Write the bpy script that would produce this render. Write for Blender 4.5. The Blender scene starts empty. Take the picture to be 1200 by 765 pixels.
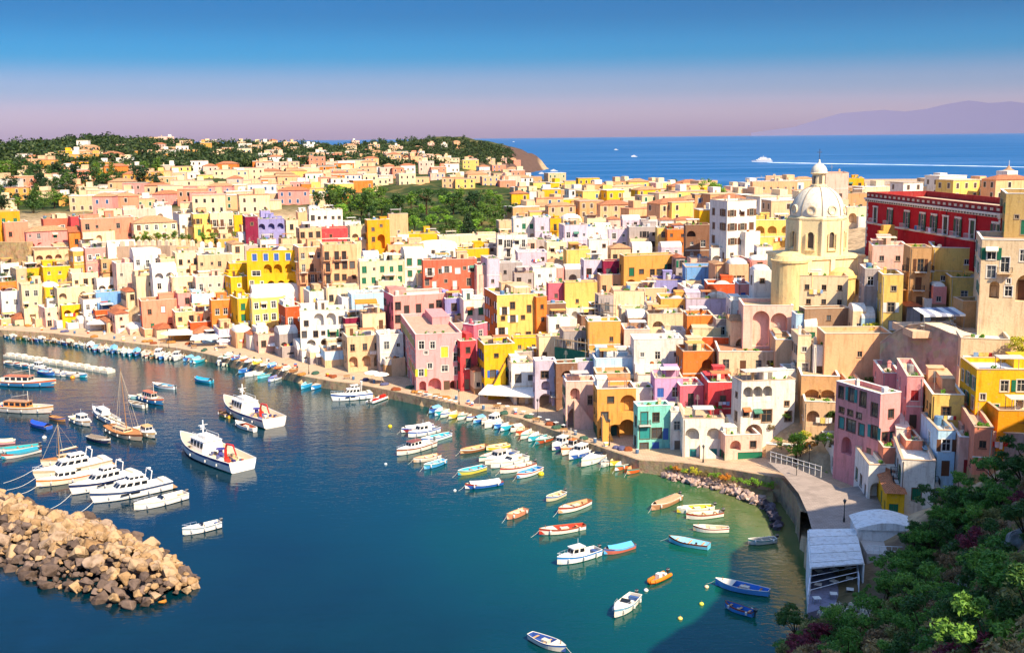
import bpy, bmesh, math, random
import numpy as np
from mathutils import Vector, Matrix

# ------------------------------------------------------------------ camera, world, sun, exposure
SC = bpy.context.scene
COL = SC.collection
CAM_H = 62.0
HAZE = 0.5e-5
FPX = 1290.0                                   # focal length in pixels of the 1200 x 765 frame
PITCH = math.atan((382.5 - 161.0) / FPX)
ROLL = 0.0105
FW = Vector((0, math.cos(PITCH), -math.sin(PITCH)))
UP0 = Vector((0, math.sin(PITCH), math.cos(PITCH)))
RT = (Vector((1, 0, 0)) * math.cos(ROLL) - UP0 * math.sin(ROLL))
UP = (UP0 * math.cos(ROLL) + Vector((1, 0, 0)) * math.sin(ROLL))
cam_d = bpy.data.cameras.new('camera')
cam_d.sensor_width = 36.0
cam_d.lens = 36.0 * FPX / 1200.0
cam_d.clip_start = 1.0
cam_d.clip_end = 160000.0
cam = bpy.data.objects.new('camera', cam_d)
COL.objects.link(cam)
m = Matrix((RT, UP, -FW)).transposed().to_4x4()
m.translation = (0, 0, CAM_H)
cam.matrix_world = m
SC.camera = cam

SUN_EL = math.radians(44)
SUN_DIR = Vector((0.62, -0.785, 0)).normalized()            # horizontal direction towards the sun
sun_vec = Vector((SUN_DIR.x * math.cos(SUN_EL), SUN_DIR.y * math.cos(SUN_EL), math.sin(SUN_EL)))
world = bpy.data.worlds.new('World')
SC.world = world
world.use_nodes = True
wn, wl = world.node_tree.nodes, world.node_tree.links
wn.clear()
sky = wn.new('ShaderNodeTexSky')
sky.sky_type = 'NISHITA'
sky.sun_disc = False
sky.sun_elevation = SUN_EL
sky.sun_rotation = math.atan2(SUN_DIR.x, SUN_DIR.y)
sky.air_density = 1.0
sky.dust_density = 0.6
sky.ozone_density = 2.0
bg = wn.new('ShaderNodeBackground')
bg.inputs['Strength'].default_value = 0.15
wo = wn.new('ShaderNodeOutputWorld')
geo = wn.new('ShaderNodeNewGeometry')
sep = wn.new('ShaderNodeSeparateXYZ')
wtc = wn.new('ShaderNodeTexCoord')
wl.new(wtc.outputs['Generated'], sep.inputs[0])
ramp = wn.new('ShaderNodeValToRGB')
wl.new(sep.outputs['Z'], ramp.inputs['Fac'])
cr = ramp.color_ramp
cr.interpolation = 'EASE'
SKY_STOPS = [(0.0, (0.215, 0.155, 0.30)), (0.020, (0.235, 0.185, 0.305)), (0.044, (0.13, 0.175, 0.305)), (0.073, (0.003, 0.145, 0.29)), (0.108, (0.0, 0.105, 0.225)), (0.22, (0.02, 0.20, 0.40)), (0.45, (0.28, 0.52, 0.82)), (0.75, (1.0, 1.0, 1.0))]
while len(cr.elements) < len(SKY_STOPS):
    cr.elements.new(0.5)
for e, (p, c) in zip(cr.elements, SKY_STOPS):
    e.position = p
    e.color = (*c, 1)
mul = wn.new('ShaderNodeMix')
mul.data_type = 'RGBA'
mul.blend_type = 'MULTIPLY'
mul.inputs['Factor'].default_value = 1.0
wl.new(sky.outputs['Color'], mul.inputs[6])
wl.new(ramp.outputs['Color'], mul.inputs[7])
wl.new(mul.outputs[2], bg.inputs['Color'])
wl.new(bg.outputs[0], wo.inputs['Surface'])

sun_d = bpy.data.lights.new('sun', 'SUN')
sun_d.energy = 3.9
sun_d.angle = math.radians(0.53)
sun_d.color = (1.0, 0.84, 0.61)
sun = bpy.data.objects.new('sun', sun_d)
COL.objects.link(sun)
sun.location = (200, -200, 300)
sun.rotation_euler = sun_vec.to_track_quat('Z', 'Y').to_euler()

SC.view_settings.view_transform = 'Standard'
SC.view_settings.look = 'None'
SC.view_settings.exposure = 1.18
SC.view_settings.gamma = 1.0
SC.view_settings.use_curve_mapping = False
SC.render.engine = 'CYCLES'
SC.cycles.use_denoising = True
SC.cycles.max_bounces = 6
SC.cycles.diffuse_bounces = 3
SC.cycles.glossy_bounces = 3
SC.cycles.transparent_max_bounces = 8
SC.cycles.sample_clamp_indirect = 6.0

# ------------------------------------------------------------------ helpers
def ray(u, v):
    return (FW + RT * ((u - 600.0) / FPX) - UP * ((v - 382.5) / FPX)).normalized()

def PZ(u, v, z=0.0):
    d = ray(u, v)
    t = (z - CAM_H) / d.z
    return Vector((d.x * t, d.y * t, z))

def PY(u, v, y):
    d = ray(u, v)
    t = y / d.y
    return Vector((d.x * t, y, CAM_H + d.z * t))

def PR(u, v, r):                                # at horizontal range r
    d = ray(u, v)
    t = r / math.hypot(d.x, d.y)
    return Vector((d.x * t, d.y * t, CAM_H + d.z * t))

def srgb(h):
    h = h.lstrip('#')
    o = []
    for i in (0, 2, 4):
        c = int(h[i:i + 2], 16) / 255.0
        o.append(c / 12.92 if c <= 0.04045 else ((c + 0.055) / 1.055) ** 2.4)
    return tuple(o)

class NT:
    """short-hand for building a material's node tree"""
    def __init__(self, name, rough=0.8, spec=0.3):
        self.m = bpy.data.materials.new(name)
        self.m.use_nodes = True
        self.n = self.m.node_tree.nodes
        self.l = self.m.node_tree.links
        self.b = self.n['Principled BSDF']
        self.b.inputs['Roughness'].default_value = rough
        self.b.inputs['Specular IOR Level'].default_value = spec
        self._geo = None
    def pos(self):
        if not self._geo:
            self._geo = self.n.new('ShaderNodeNewGeometry')
        return self._geo.outputs['Position']
    def noise(self, scale, detail=3, stretch=None, rough=0.55):
        t = self.n.new('ShaderNodeTexNoise')
        t.inputs['Scale'].default_value = scale
        t.inputs['Detail'].default_value = detail
        t.inputs['Roughness'].default_value = rough
        src = self.pos()
        if stretch:
            mp = self.n.new('ShaderNodeMapping')
            mp.inputs['Scale'].default_value = stretch
            self.l.new(src, mp.inputs['Vector'])
            src = mp.outputs['Vector']
        self.l.new(src, t.inputs['Vector'])
        return t.outputs['Fac']
    def ramp(self, fac, stops):
        r = self.n.new('ShaderNodeValToRGB')
        while len(r.color_ramp.elements) < len(stops):
            r.color_ramp.elements.new(0.5)
        for e, (p, c) in zip(r.color_ramp.elements, stops):
            e.position = p
            e.color = (*(c if hasattr(c, '__len__') else (c, c, c)), 1)
        self.l.new(fac, r.inputs['Fac'])
        return r.outputs['Color']
    def mix(self, a, b, fac, mode='MIX'):
        x = self.n.new('ShaderNodeMix')
        x.data_type = 'RGBA'
        x.blend_type = mode
        for sock, val in ((x.inputs[6], a), (x.inputs[7], b), (x.inputs['Factor'], fac)):
            if isinstance(val, bpy.types.NodeSocket):
                self.l.new(val, sock)
            elif isinstance(val, (int, float)):
                sock.default_value = val
            else:
                sock.default_value = (*val, 1)
        return x.outputs[2]
    def color(self, c):
        if isinstance(c, bpy.types.NodeSocket):
            self.l.new(c, self.b.inputs['Base Color'])
        else:
            self.b.inputs['Base Color'].default_value = (*c, 1)
    def bump(self, fac, strength=0.3, dist=0.1):
        b = self.n.new('ShaderNodeBump')
        b.inputs['Strength'].default_value = strength
        b.inputs['Distance'].default_value = dist
        self.l.new(fac, b.inputs['Height'])
        self.l.new(b.outputs['Normal'], self.b.inputs['Normal'])
    def rand(self, island=False):
        if island:
            self.pos()
            return self._geo.outputs['Random Per Island']
        o = self.n.new('ShaderNodeObjectInfo')
        return o.outputs['Random']

MATS = {}
def plaster(hexc, stain=0.75):
    key = ('pl', hexc)
    if key not in MATS:
        c = srgb(hexc)
        t = NT('plaster_' + hexc.lstrip('#'), 0.9, 0.15)
        dirt = tuple(x * y for x, y in zip(c, (0.52, 0.45, 0.40)))
        pale = tuple(min(0.84, x * 1.04 + 0.01) for x in c)
        n1 = t.noise(0.33, 4)
        n2 = t.noise(1.0, 4, (1.6, 1.6, 0.22))
        a = t.mix(c, pale, t.ramp(n1, [(0.42, 0), (0.62, 0.8)]))
        a = t.mix(a, dirt, t.ramp(n2, [(0.50, 0), (0.74, 0.66 * stain + 0.14)]))
        n4 = t.noise(0.9, 6, None, 0.7)
        old = tuple(x * 0.55 + y * 0.45 for x, y in zip(c, (0.36, 0.27, 0.20)))
        a = t.mix(a, old, t.ramp(n4, [(0.585, 0), (0.63, 0.85 * stain)]))
        n5 = t.noise(4.5, 6, (1, 1, 0.6), 0.7)
        a = t.mix(a, dirt, t.ramp(n5, [(0.52, 0), (0.72, 0.45)]))
        v = t.ramp(t.rand(), [(0, 0.86), (1, 1.0)])
        t.color(t.mix(a, v, 1.0, 'MULTIPLY'))
        t.bump(t.noise(2.5, 5), 0.35, 0.12)
        MATS[key] = t.m
    return MATS[key]

def flat(hexc, rough=0.6, spec=0.3, var=0.0, metal=0.0):
    key = ('fl', hexc, rough, spec, var, metal)
    if key not in MATS:
        c = srgb(hexc)
        t = NT('paint_' + hexc.lstrip('#'), rough, spec)
        t.b.inputs['Metallic'].default_value = metal
        dark = tuple(x * 0.72 for x in c)
        t.color(t.mix(c, dark, t.ramp(t.noise(1.3, 4), [(0.45, 0), (0.75, 0.7 if var else 0.45)])))
        MATS[key] = t.m
    return MATS[key]

def tilemat(hexc='#B8704A'):
    key = ('tile', hexc)
    if key not in MATS:
        c = srgb(hexc)
        t = NT('roof_tile_' + hexc.lstrip('#'), 0.85, 0.2)
        a = t.mix(c, tuple(x * 0.6 for x in c), t.ramp(t.noise(1.8, 4), [(0.4, 0), (0.7, 0.9)]))
        t.color(a)
        w = t.n.new('ShaderNodeTexWave')
        w.inputs['Scale'].default_value = 1.2
        t.l.new(t.pos(), w.inputs['Vector'])
        t.bump(w.outputs['Fac'], 0.7, 0.15)
        MATS[key] = t.m
    return MATS[key]

def stone(hexc, scale=0.5):
    key = ('st', hexc, scale)
    if key not in MATS:
        c = srgb(hexc)
        t = NT('stone_' + hexc.lstrip('#'), 0.95, 0.15)
        d = tuple(x * y for x, y in zip(c, (0.45, 0.42, 0.40)))
        p = tuple(min(0.8, x * 1.25) for x in c)
        vor = t.n.new('ShaderNodeTexVoronoi')
        vor.inputs['Scale'].default_value = scale * 2.4
        t.l.new(t.pos(), vor.inputs['Vector'])
        a = t.mix(c, p, t.ramp(t.noise(scale, 5), [(0.4, 0), (0.65, 0.9)]))
        a = t.mix(a, d, t.ramp(t.noise(scale * 1.7, 6, (1, 1, 0.5)), [(0.5, 0), (0.72, 0.85)]))
        a = t.mix(a, vor.outputs['Color'], 0.10, 'OVERLAY')
        t.color(a)
        t.bump(t.noise(scale * 4, 6), 0.6, 0.25)
        MATS[key] = t.m
    return MATS[key]

def glass():
    if 'glass' not in MATS:
        t = NT('window_glass', 0.08, 0.5)
        t.color(t.ramp(t.rand(), [(0, (0.012, 0.014, 0.018)), (0.7, (0.035, 0.04, 0.045)), (1.0, (0.10, 0.11, 0.12))]))
        MATS['glass'] = t.m
    return MATS['glass']

def cloth(hexc):
    key = ('cl', hexc)
    if key not in MATS:
        c = srgb(hexc)
        t = NT('canvas_' + hexc.lstrip('#'), 0.85, 0.1)
        t.color(t.mix(c, tuple(x * 0.75 for x in c), t.ramp(t.noise(2.0, 4), [(0.45, 0), (0.7, 0.8)])))
        t.bump(t.noise(1.4, 3), 0.5, 0.2)
        MATS[key] = t.m
    return MATS[key]

class MB:
    def __init__(self):
        self.v = []
        self.f = []
        self.mi = []
        self.k = 0
    def add(self, vs, fs, k=None):
        o = len(self.v)
        self.v.extend(vs)
        for f in fs:
            self.f.append([i + o for i in f])
            self.mi.append(self.k if k is None else k)
        return self
    def quad(self, a, b, c, d, k=None):
        return self.add([a, b, c, d], [(0, 1, 2, 3)], k)
    def box(self, x0, x1, y0, y1, z0, z1, k=None):
        return self.add([(x0, y0, z0), (x1, y0, z0), (x1, y1, z0), (x0, y1, z0), (x0, y0, z1), (x1, y0, z1), (x1, y1, z1), (x0, y1, z1)],
                        [(0, 3, 2, 1), (4, 5, 6, 7), (0, 1, 5, 4), (1, 2, 6, 5), (2, 3, 7, 6), (3, 0, 4, 7)], k)
    def prism(self, pts, z0, z1, k=None):
        n = len(pts)
        vs = [(p[0], p[1], z0) for p in pts] + [(p[0], p[1], z1) for p in pts]
        fs = [tuple(range(n - 1, -1, -1)), tuple(range(n, 2 * n))] + [(i, (i + 1) % n, n + (i + 1) % n, n + i) for i in range(n)]
        return self.add(vs, fs, k)
    def xprism(self, pts, x0, x1, k=None):      # pts in (y, z), extruded along x
        n = len(pts)
        vs = [(x0, p[0], p[1]) for p in pts] + [(x1, p[0], p[1]) for p in pts]
        fs = [tuple(range(n - 1, -1, -1)), tuple(range(n, 2 * n))] + [(i, (i + 1) % n, n + (i + 1) % n, n + i) for i in range(n)]
        return self.add(vs, fs, k)
    def yprism(self, pts, y0, y1, k=None):      # pts in (x, z), extruded along y
        n = len(pts)
        vs = [(p[0], y0, p[1]) for p in pts] + [(p[0], y1, p[1]) for p in pts]
        fs = [tuple(range(n)), tuple(range(2 * n - 1, n - 1, -1))] + [(i, n + i, n + (i + 1) % n, (i + 1) % n) for i in range(n)]
        return self.add(vs, fs, k)
    def tube(self, a, b, r, n=6, r2=None, k=None):
        a, b = Vector(a), Vector(b)
        d = b - a
        if d.length < 1e-6:
            return self
        q = d.to_track_quat('Z', 'Y')
        r2 = r if r2 is None else r2
        vs = []
        for p, rr in ((a, r), (b, r2)):
            for i in range(n):
                t = 2 * math.pi * i / n
                w = p + q @ Vector((math.cos(t) * rr, math.sin(t) * rr, 0))
                vs.append(tuple(w))
        fs = [(i, (i + 1) % n, n + (i + 1) % n, n + i) for i in range(n)] + [tuple(range(n - 1, -1, -1)), tuple(range(n, 2 * n))]
        return self.add(vs, fs, k)
    def lathe(self, prof, n=16, c=(0, 0, 0), k=None, a0=0.0, a1=2 * math.pi):
        vs, fs = [], []
        full = abs(a1 - a0 - 2 * math.pi) < 1e-6
        cols = n if full else n + 1
        for r, z in prof:
            for i in range(cols):
                t = a0 + (a1 - a0) * i / n
                vs.append((c[0] + r * math.cos(t), c[1] + r * math.sin(t), c[2] + z))
        for j in range(len(prof) - 1):
            for i in range(n):
                i2 = (i + 1) % cols
                fs.append((j * cols + i, j * cols + i2, (j + 1) * cols + i2, (j + 1) * cols + i))
        return self.add(vs, fs, k)
    def mesh(self, name, mats, smooth=False):
        me = bpy.data.meshes.new(name)
        me.from_pydata([tuple(p) for p in self.v], [], self.f)
        for mm in (mats if isinstance(mats, (list, tuple)) else [mats]):
            me.materials.append(mm)
        if max(self.mi, default=0) > 0:
            me.polygons.foreach_set('material_index', self.mi)
        if smooth:
            me.polygons.foreach_set('use_smooth', [True] * len(me.polygons))
        me.update()
        return me
    def build(self, name, mats, parent=None, loc=(0, 0, 0), rz=0.0, smooth=False):
        return put(name, self.mesh(name, mats, smooth), parent, loc, rz)

def put(name, me, parent=None, loc=(0, 0, 0), rz=0.0):
    o = bpy.data.objects.new(name, me)
    COL.objects.link(o)
    if parent is not None:
        o.parent = parent
    o.location = loc
    if rz:
        o.rotation_euler = (0, 0, rz)
    return o

USED_LABELS = {}
def tag(o, label, cat, group=None):
    o['label'] = label
    o['category'] = cat
    if group:
        o['group'] = group
    USED_LABELS.setdefault(label, []).append(o)
    return o

def thing(name, label, cat, loc=(0, 0, 0), rz=0.0, group=None):
    return tag(put(name, None, None, loc, rz), label, cat, group)

def structure(o):
    o['kind'] = 'structure'
    return o

# ------------------------------------------------------------------ plan of the place: shoreline and relief
QUAY = [(-260, 366, 2.0), (-120, 377, 2.0), (0, 387, 2.0), (60, 391, 2.0), (110, 397, 2.0), (165, 404, 2.0), (205, 408, 2.0), (246, 416, 2.0), (274, 423, 2.0),
        (309, 430, 2.0), (354, 441, 2.0), (387, 447, 2.0), (415, 450, 2.0), (467, 460, 2.0), (500, 467, 2.0), (546, 477, 2.0), (610, 491, 2.0),
        (658, 508, 2.0), (705, 525, 2.0), (749, 540, 2.2), (800, 543, 2.8), (863, 552, 3.4), (915, 561, 4.2), (932, 582, 4.6), (938, 600, 5.0)]
SHORE = [PZ(u, v, z).to_2d() for u, v, z in QUAY] + [PZ(946, 640, 4).to_2d(), PZ(944, 700, 3).to_2d(), PZ(915, 765, 2).to_2d(),
         Vector((20, 92)), Vector((2, 60)), Vector((-25, 25)), Vector((-60, -40)), Vector((-60, -300))]
QN = len(QUAY)
HARBOUR = SHORE + [Vector((-1200, -300)), Vector((-1200, 300))]
PLAZA = [PZ(u, v, 6.0).to_2d() for u, v in ((900, 541), (918, 556), (936, 578), (946, 600), (958, 645), (1010, 645), (1052, 622), (1046, 590), (1016, 568), (985, 572), (950, 556), (925, 545))]
OUTER = [(-60, 2450), (20, 2330), (75, 2200), (40, 2000), (-10, 1700), (20, 1400), (30, 1150), (60, 960), (120, 820), (230, 730), (370, 660), (520, 600), (700, 520), (900, 400), (1000, 100),
         (6000, 100), (6000, 9000), (-3000, 9000), (-2600, 5000), (-900, 2600), (-300, 2500)]

def seg_dist(X, Y, pts, closed=False):
    best = np.full(X.shape, 1e9)
    n = len(pts)
    for i in range(n if closed else n - 1):
        a, b = pts[i], pts[(i + 1) % n]
        dx, dy = b[0] - a[0], b[1] - a[1]
        t = np.clip(((X - a[0]) * dx + (Y - a[1]) * dy) / (dx * dx + dy * dy + 1e-9), 0, 1)
        best = np.minimum(best, np.hypot(X - a[0] - t * dx, Y - a[1] - t * dy))
    return best

def inside(X, Y, pts):
    r = np.zeros(X.shape, bool)
    n = len(pts)
    for i in range(n):
        (x0, y0), (x1, y1) = pts[i], pts[(i + 1) % n]
        cond = (y0 > Y) != (y1 > Y)
        xi = x0 + (Y - y0) / ((y1 - y0) if abs(y1 - y0) > 1e-9 else 1e-9) * (x1 - x0)
        r ^= cond & (X < xi)
    return r

CPX = {                                            # pixel column -> (row, height) pairs of the ground under the town
    -200: [(362, 3.5), (330, 10), (300, 20), (280, 26), (240, 29), (215, 31)],
    0: [(376, 2.6), (350, 9), (325, 16), (300, 23), (283, 27), (262, 28), (240, 29), (222, 31)],
    100: [(384, 2.6), (350, 10), (320, 18), (295, 25), (270, 28), (245, 29), (224, 31)],
    200: [(393, 2.6), (360, 10), (330, 17), (300, 24), (283, 27), (260, 28), (240, 29), (220, 31)],
    300: [(405, 2.8), (370, 9), (340, 15), (310, 21), (285, 25), (260, 27), (240, 28), (218, 30)],
    400: [(430, 3.2), (400, 7), (370, 12), (340, 17), (310, 21), (285, 24), (260, 26), (235, 28), (215, 30)],
    500: [(440, 4), (400, 9), (370, 13), (340, 17), (310, 20), (285, 23), (260, 25), (235, 27), (212, 28)],
    600: [(470, 3), (440, 6.5), (400, 11), (360, 15), (320, 19), (290, 22), (260, 25), (235, 26), (222, 25)],
    700: [(503, 3), (470, 6), (430, 11), (390, 15), (350, 18), (310, 22), (280, 25), (250, 27), (232, 27)],
    800: [(530, 3.2), (490, 7), (450, 11), (410, 15), (370, 19), (330, 23), (290, 27), (250, 29), (232, 28)],
    900: [(540, 4.5), (500, 8), (450, 14), (415, 18), (375, 24), (340, 28), (300, 31), (250, 31), (232, 30)],
    950: [(556, 5), (520, 9), (470, 13), (430, 18), (390, 23), (360, 27), (310, 33), (250, 33)],
    1000: [(590, 6), (560, 6.4), (530, 9), (480, 13), (440, 17), (400, 22), (360, 27), (330, 31), (300, 34), (250, 35)],
    1050: [(600, 7), (575, 8), (540, 11), (490, 15.5), (440, 19), (400, 23), (360, 28), (320, 34)],
    1100: [(560, 11), (530, 14), (490, 17.5), (440, 21), (400, 24), (350, 30), (310, 35), (280, 37), (232, 36)],
    1200: [(530, 17), (505, 19), (440, 24), (395, 28), (350, 32), (310, 36), (280, 38), (232, 37)],
}
CPR = [(-120, 175, 900, 48), (0, 178, 1000, 53), (60, 172, 1150, 57), (110, 166, 1300, 64), (180, 169, 1300, 60), (260, 172, 1350, 56), (330, 176, 1400, 52), (420, 178, 1500, 50), (500, 176, 1800, 50),
       (545, 172, 2050, 60), (525, 190, 1650, 26), (585, 180, 2150, 52), (608, 185, 2200, 30), (600, 190, 1800, 8), (0, 200, 760, 36), (100, 205, 800, 35), (100, 192, 900, 42), (200, 198, 850, 36), (200, 185, 1050, 46), (300, 198, 900, 36), (300, 185, 1150, 44),
       (400, 192, 1050, 38), (500, 192, 1200, 36), (500, 200, 950, 31), (565, 190, 1600, 14), (600, 214, 820, 27)] + [(u_, 170, r_, z_) for u_ in (-150, 0, 120, 240, 360) for r_, z_ in ((1650, 50), (2000, 36), (2500, 20))] + [(470, 170, 2300, 30)]
CPXYZ = [(58, 140, 14), (30, 118, 5), (36, 100, 13), (50, 100, 27), (42, 112, 12), (42, 130, 4.5), (48, 145, 5.5), (38, 122, 5), (30, 130, 2.5), (53, 133, 9), (30, 85, 17), (24, 70, 21), (31, 62, 30), (42, 82, 31), (62, 95, 52), (71, 113, 57), (95, 95, 64), (85, 60, 64), (53, 78, 57), (50, 60, 57),
         (30, 40, 44), (10, 40, 30), (12, 25, 48), (60, 30, 58), (120, 120, 56), (130, 60, 64), (120, 160, 46), (150, 200, 42), (250, 220, 40), (250, 320, 36), (300, 500, 30), (72, 128, 34), (90, 145, 38), (61, 118, 27)]
cps = []
for uu, lst in CPX.items():
    for vv, zz in lst:
        cps.append(tuple(PZ(uu, vv, zz)))
for uu, vv, rr, zz in CPR:
    p = PR(uu, vv, rr)
    cps.append((p.x, p.y, zz))
cps += CPXYZ
for i, (uu, vv, zz) in enumerate(QUAY):
    p = PZ(uu, vv, zz)
    cps.append((p.x, p.y, zz))
cps = np.array(cps)

def warp(X, Y):
    r = np.hypot(X, Y) + 1e-6
    return np.arctan2(X, Y) * 2.2, np.log(r) * 1.6

def tps_fit(cp, lam=2e-3):
    a, b = warp(cp[:, 0], cp[:, 1])
    n = len(cp)
    d2 = (a[:, None] - a) ** 2 + (b[:, None] - b) ** 2
    K = 0.5 * d2 * np.log(d2 + 1e-12) + lam * np.eye(n)
    Pm = np.stack([np.ones(n), a, b], 1)
    A = np.block([[K, Pm], [Pm.T, np.zeros((3, 3))]])
    w = np.linalg.solve(A, np.concatenate([cp[:, 2], np.zeros(3)]))
    def ev(X, Y):
        X, Y = np.asarray(X, float), np.asarray(Y, float)
        sh = X.shape
        qa, qb = warp(X.ravel(), Y.ravel())
        out = np.empty(qa.size)
        for s in range(0, qa.size, 20000):
            dd = (qa[s:s + 20000, None] - a) ** 2 + (qb[s:s + 20000, None] - b) ** 2
            out[s:s + 20000] = (0.5 * dd * np.log(dd + 1e-12)) @ w[:n] + w[n] + w[n + 1] * qa[s:s + 20000] + w[n + 2] * qb[s:s + 20000]
        return out.reshape(sh)
    return ev
TPS = tps_fit(cps)

def land_height(X, Y):
    X, Y = np.asarray(X, float), np.asarray(Y, float)
    z = np.clip(TPS(X, Y), 2.0, 90)
    sd = seg_dist(X, Y, SHORE)
    har = inside(X, Y, HARBOUR)
    od = seg_dist(X, Y, OUTER, True)
    out = inside(X, Y, OUTER)
    z = np.minimum(z, 1.0 + od * 0.9)
    z = np.where(out, -2 - np.minimum(od * 0.1, 8), z)
    z = np.where(har, -4.0, z)
    z = np.where((~har) & (sd < 3.0), np.minimum(z, 1.4), z)
    qd = seg_dist(X, Y, SHORE[:QN])
    z = np.where((~har) & (qd < 10.0), np.minimum(z, 1.5), z)
    z = np.where(inside(X, Y, PLAZA), np.minimum(z, 5.6), z)
    return z

def ground_z(x, y):
    return float(land_height(np.array([x]), np.array([y]))[0])

LT0, LT1, LR0, LR1 = math.radians(-48), math.radians(60), math.log(26), math.log(2700)
LTN, LRN = 520, 900
_t, _r = np.linspace(LT0, LT1, LTN), np.exp(np.linspace(LR0, LR1, LRN))
LUT = land_height(np.sin(_t)[None, :] * _r[:, None], np.cos(_t)[None, :] * _r[:, None])
def gz(X, Y):
    """ground height from the lookup table"""
    X, Y = np.asarray(X, float), np.asarray(Y, float)
    a = np.clip((np.arctan2(X, Y) - LT0) / (LT1 - LT0) * (LTN - 1), 0, LTN - 1.001)
    b = np.clip((np.log(np.hypot(X, Y)) - LR0) / (LR1 - LR0) * (LRN - 1), 0, LRN - 1.001)
    i, j = a.astype(int), b.astype(int)
    f, g = a - i, b - j
    return (LUT[j, i] * (1 - f) + LUT[j, i + 1] * f) * (1 - g) + (LUT[j + 1, i] * (1 - f) + LUT[j + 1, i + 1] * f) * g

RR = np.exp(np.linspace(math.log(60), math.log(2600), 900))
def hit(u, v):
    """where the line of sight through a pixel meets the ground"""
    d = ray(u, v)
    h = math.hypot(d.x, d.y)
    X, Y, Z = d.x / h * RR, d.y / h * RR, CAM_H + d.z / h * RR
    g = gz(X, Y)
    idx = np.nonzero((Z < g) & (RR > (150 if u > 850 else 100)))[0]
    i = idx[0] if len(idx) else len(RR) - 1
    return Vector((X[i], Y[i], max(g[i], 0)))

# ------------------------------------------------------------------ ground, sea, quay
TH = np.radians(np.concatenate([np.linspace(-50, -29, 12), np.linspace(-28.5, 28.5, 230), np.linspace(29.5, 90, 45)]))
R1 = np.concatenate([np.linspace(22, 160, 60), np.exp(np.linspace(math.log(162), math.log(480), 130)), np.exp(np.linspace(math.log(486), math.log(2600), 90))])
GX = np.sin(TH)[None, :] * R1[:, None]
GY = np.cos(TH)[None, :] * R1[:, None]
GZ = land_height(GX, GY)
nz = (np.sin(GX * 0.9 + GY * 0.35) + np.sin(GY * 0.7 - GX * 0.4 + 1.3) + np.sin(GX * 0.23 + 2) * np.cos(GY * 0.31)) * 0.25
nf = np.sin(GX * 0.021 + 1.0) * np.cos(GY * 0.017) + 0.7 * np.sin(GX * 0.047 - GY * 0.013 + 2) + 0.5 * np.sin(GX * 0.09 + GY * 0.05)
GZ = np.where(GZ > 8, GZ + nz, GZ)
GZ = np.where((GZ > 8) & (np.hypot(GX, GY) > 650), np.maximum(GZ + nf * 2.6, 3), GZ)
sq = seg_dist(GX, GY, SHORE[:QN])
GZ = np.where((np.hypot(GX, GY) < 520) & (GY > 150) & (GZ > 1.9), np.maximum(GZ - 1.8 - 1.4 * (sq < 60), 1.9), GZ)
nr, nc = GX.shape
verts = np.stack([GX, GY, GZ], -1).reshape(-1, 3)
faces = [(j * nc + i + 1, j * nc + i, (j + 1) * nc + i, (j + 1) * nc + i + 1) for j in range(nr - 1) for i in range(nc - 1)]
gm = bpy.data.meshes.new('ground')
gm.from_pydata(verts.tolist(), [], faces)
gm.polygons.foreach_set('use_smooth', [True] * len(gm.polygons))
ORCH = [PZ(u, v, 26).to_2d() for u, v in ((375, 262), (470, 280), (600, 284), (602, 236), (480, 228), (370, 228))]
scrub = np.clip((np.hypot(GX, GY) - 520) / 80, 0, 1) * (GX < 60) + inside(GX, GY, ORCH) + (GY < 142) * (GX > 0) * 0.75
gat = gm.attributes.new('scrub', 'FLOAT', 'POINT')
gat.data.foreach_set('value', np.clip(scrub, 0, 1).astype(np.float32).ravel())
t = NT('earth_and_scrub', 0.95, 0.1)
n1 = t.noise(0.05, 6)
n2 = t.noise(0.6, 6)
ga = t.n.new('ShaderNodeAttribute')
ga.attribute_name = 'scrub'
a = t.mix(srgb('#6E6238'), srgb('#34421E'), t.ramp(n1, [(0.36, 0), (0.52, 1)]))
b_ = t.mix(srgb('#A88E6C'), srgb('#C4A680'), t.ramp(n2, [(0.4, 0), (0.6, 1)]))
b_ = t.mix(b_, srgb('#7E6A50'), t.ramp(t.noise(0.25, 5), [(0.5, 0), (0.7, 0.9)]))
gs = t.n.new('ShaderNodeSeparateXYZ')
t.pos()
t.l.new(t._geo.outputs['Normal'], gs.inputs[0])
a = t.mix(a, t.mix(srgb('#74584A'), srgb('#463830'), t.noise(0.12, 6)), t.ramp(gs.outputs['Z'], [(0.90, 1), (0.985, 0)]))
t.color(t.mix(b_, a, ga.outputs['Fac']))
t.bump(t.noise(1.2, 6), 0.8, 0.4)
gm.materials.append(t.m)
structure(put('ground', gm))
# sea: one flat sheet to the horizon; depth (0 shallow .. 1 deep) is stored per vertex and gives the water its body colour
DEP = [(890, 600, 0.06), (850, 582, 0.10), (930, 660, 0.02), (760, 562, 0.22), (700, 560, 0.30), (650, 540, 0.38), (600, 600, 0.60), (700, 650, 0.50), (800, 650, 0.33), (860, 650, 0.25), (750, 750, 0.60), (880, 740, 0.45),
       (600, 720, 0.76), (400, 600, 0.86), (400, 490, 0.84), (500, 500, 0.7), (200, 470, 0.88), (300, 720, 1.0), (100, 720, 1.0), (100, 430, 0.75), (0, 480, 0.9), (450, 760, 0.95), (-200, 500, 1.0), (1200, 900, 0.3), (300, 440, 0.7)]
dcp = np.array([(PZ(u, v, 0).x, PZ(u, v, 0).y, d) for u, v, d in DEP])
DTPS = tps_fit(dcp, 5e-2)
th = np.radians(np.concatenate([np.linspace(-180, -40, 40)[:-1], np.linspace(-40, 40, 121), np.linspace(40, 180, 40)[1:]]))
rr = np.concatenate([np.linspace(8, 420, 110), np.exp(np.linspace(math.log(440), math.log(66000), 60))])
SX = np.sin(th)[None, :] * rr[:, None]
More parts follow.
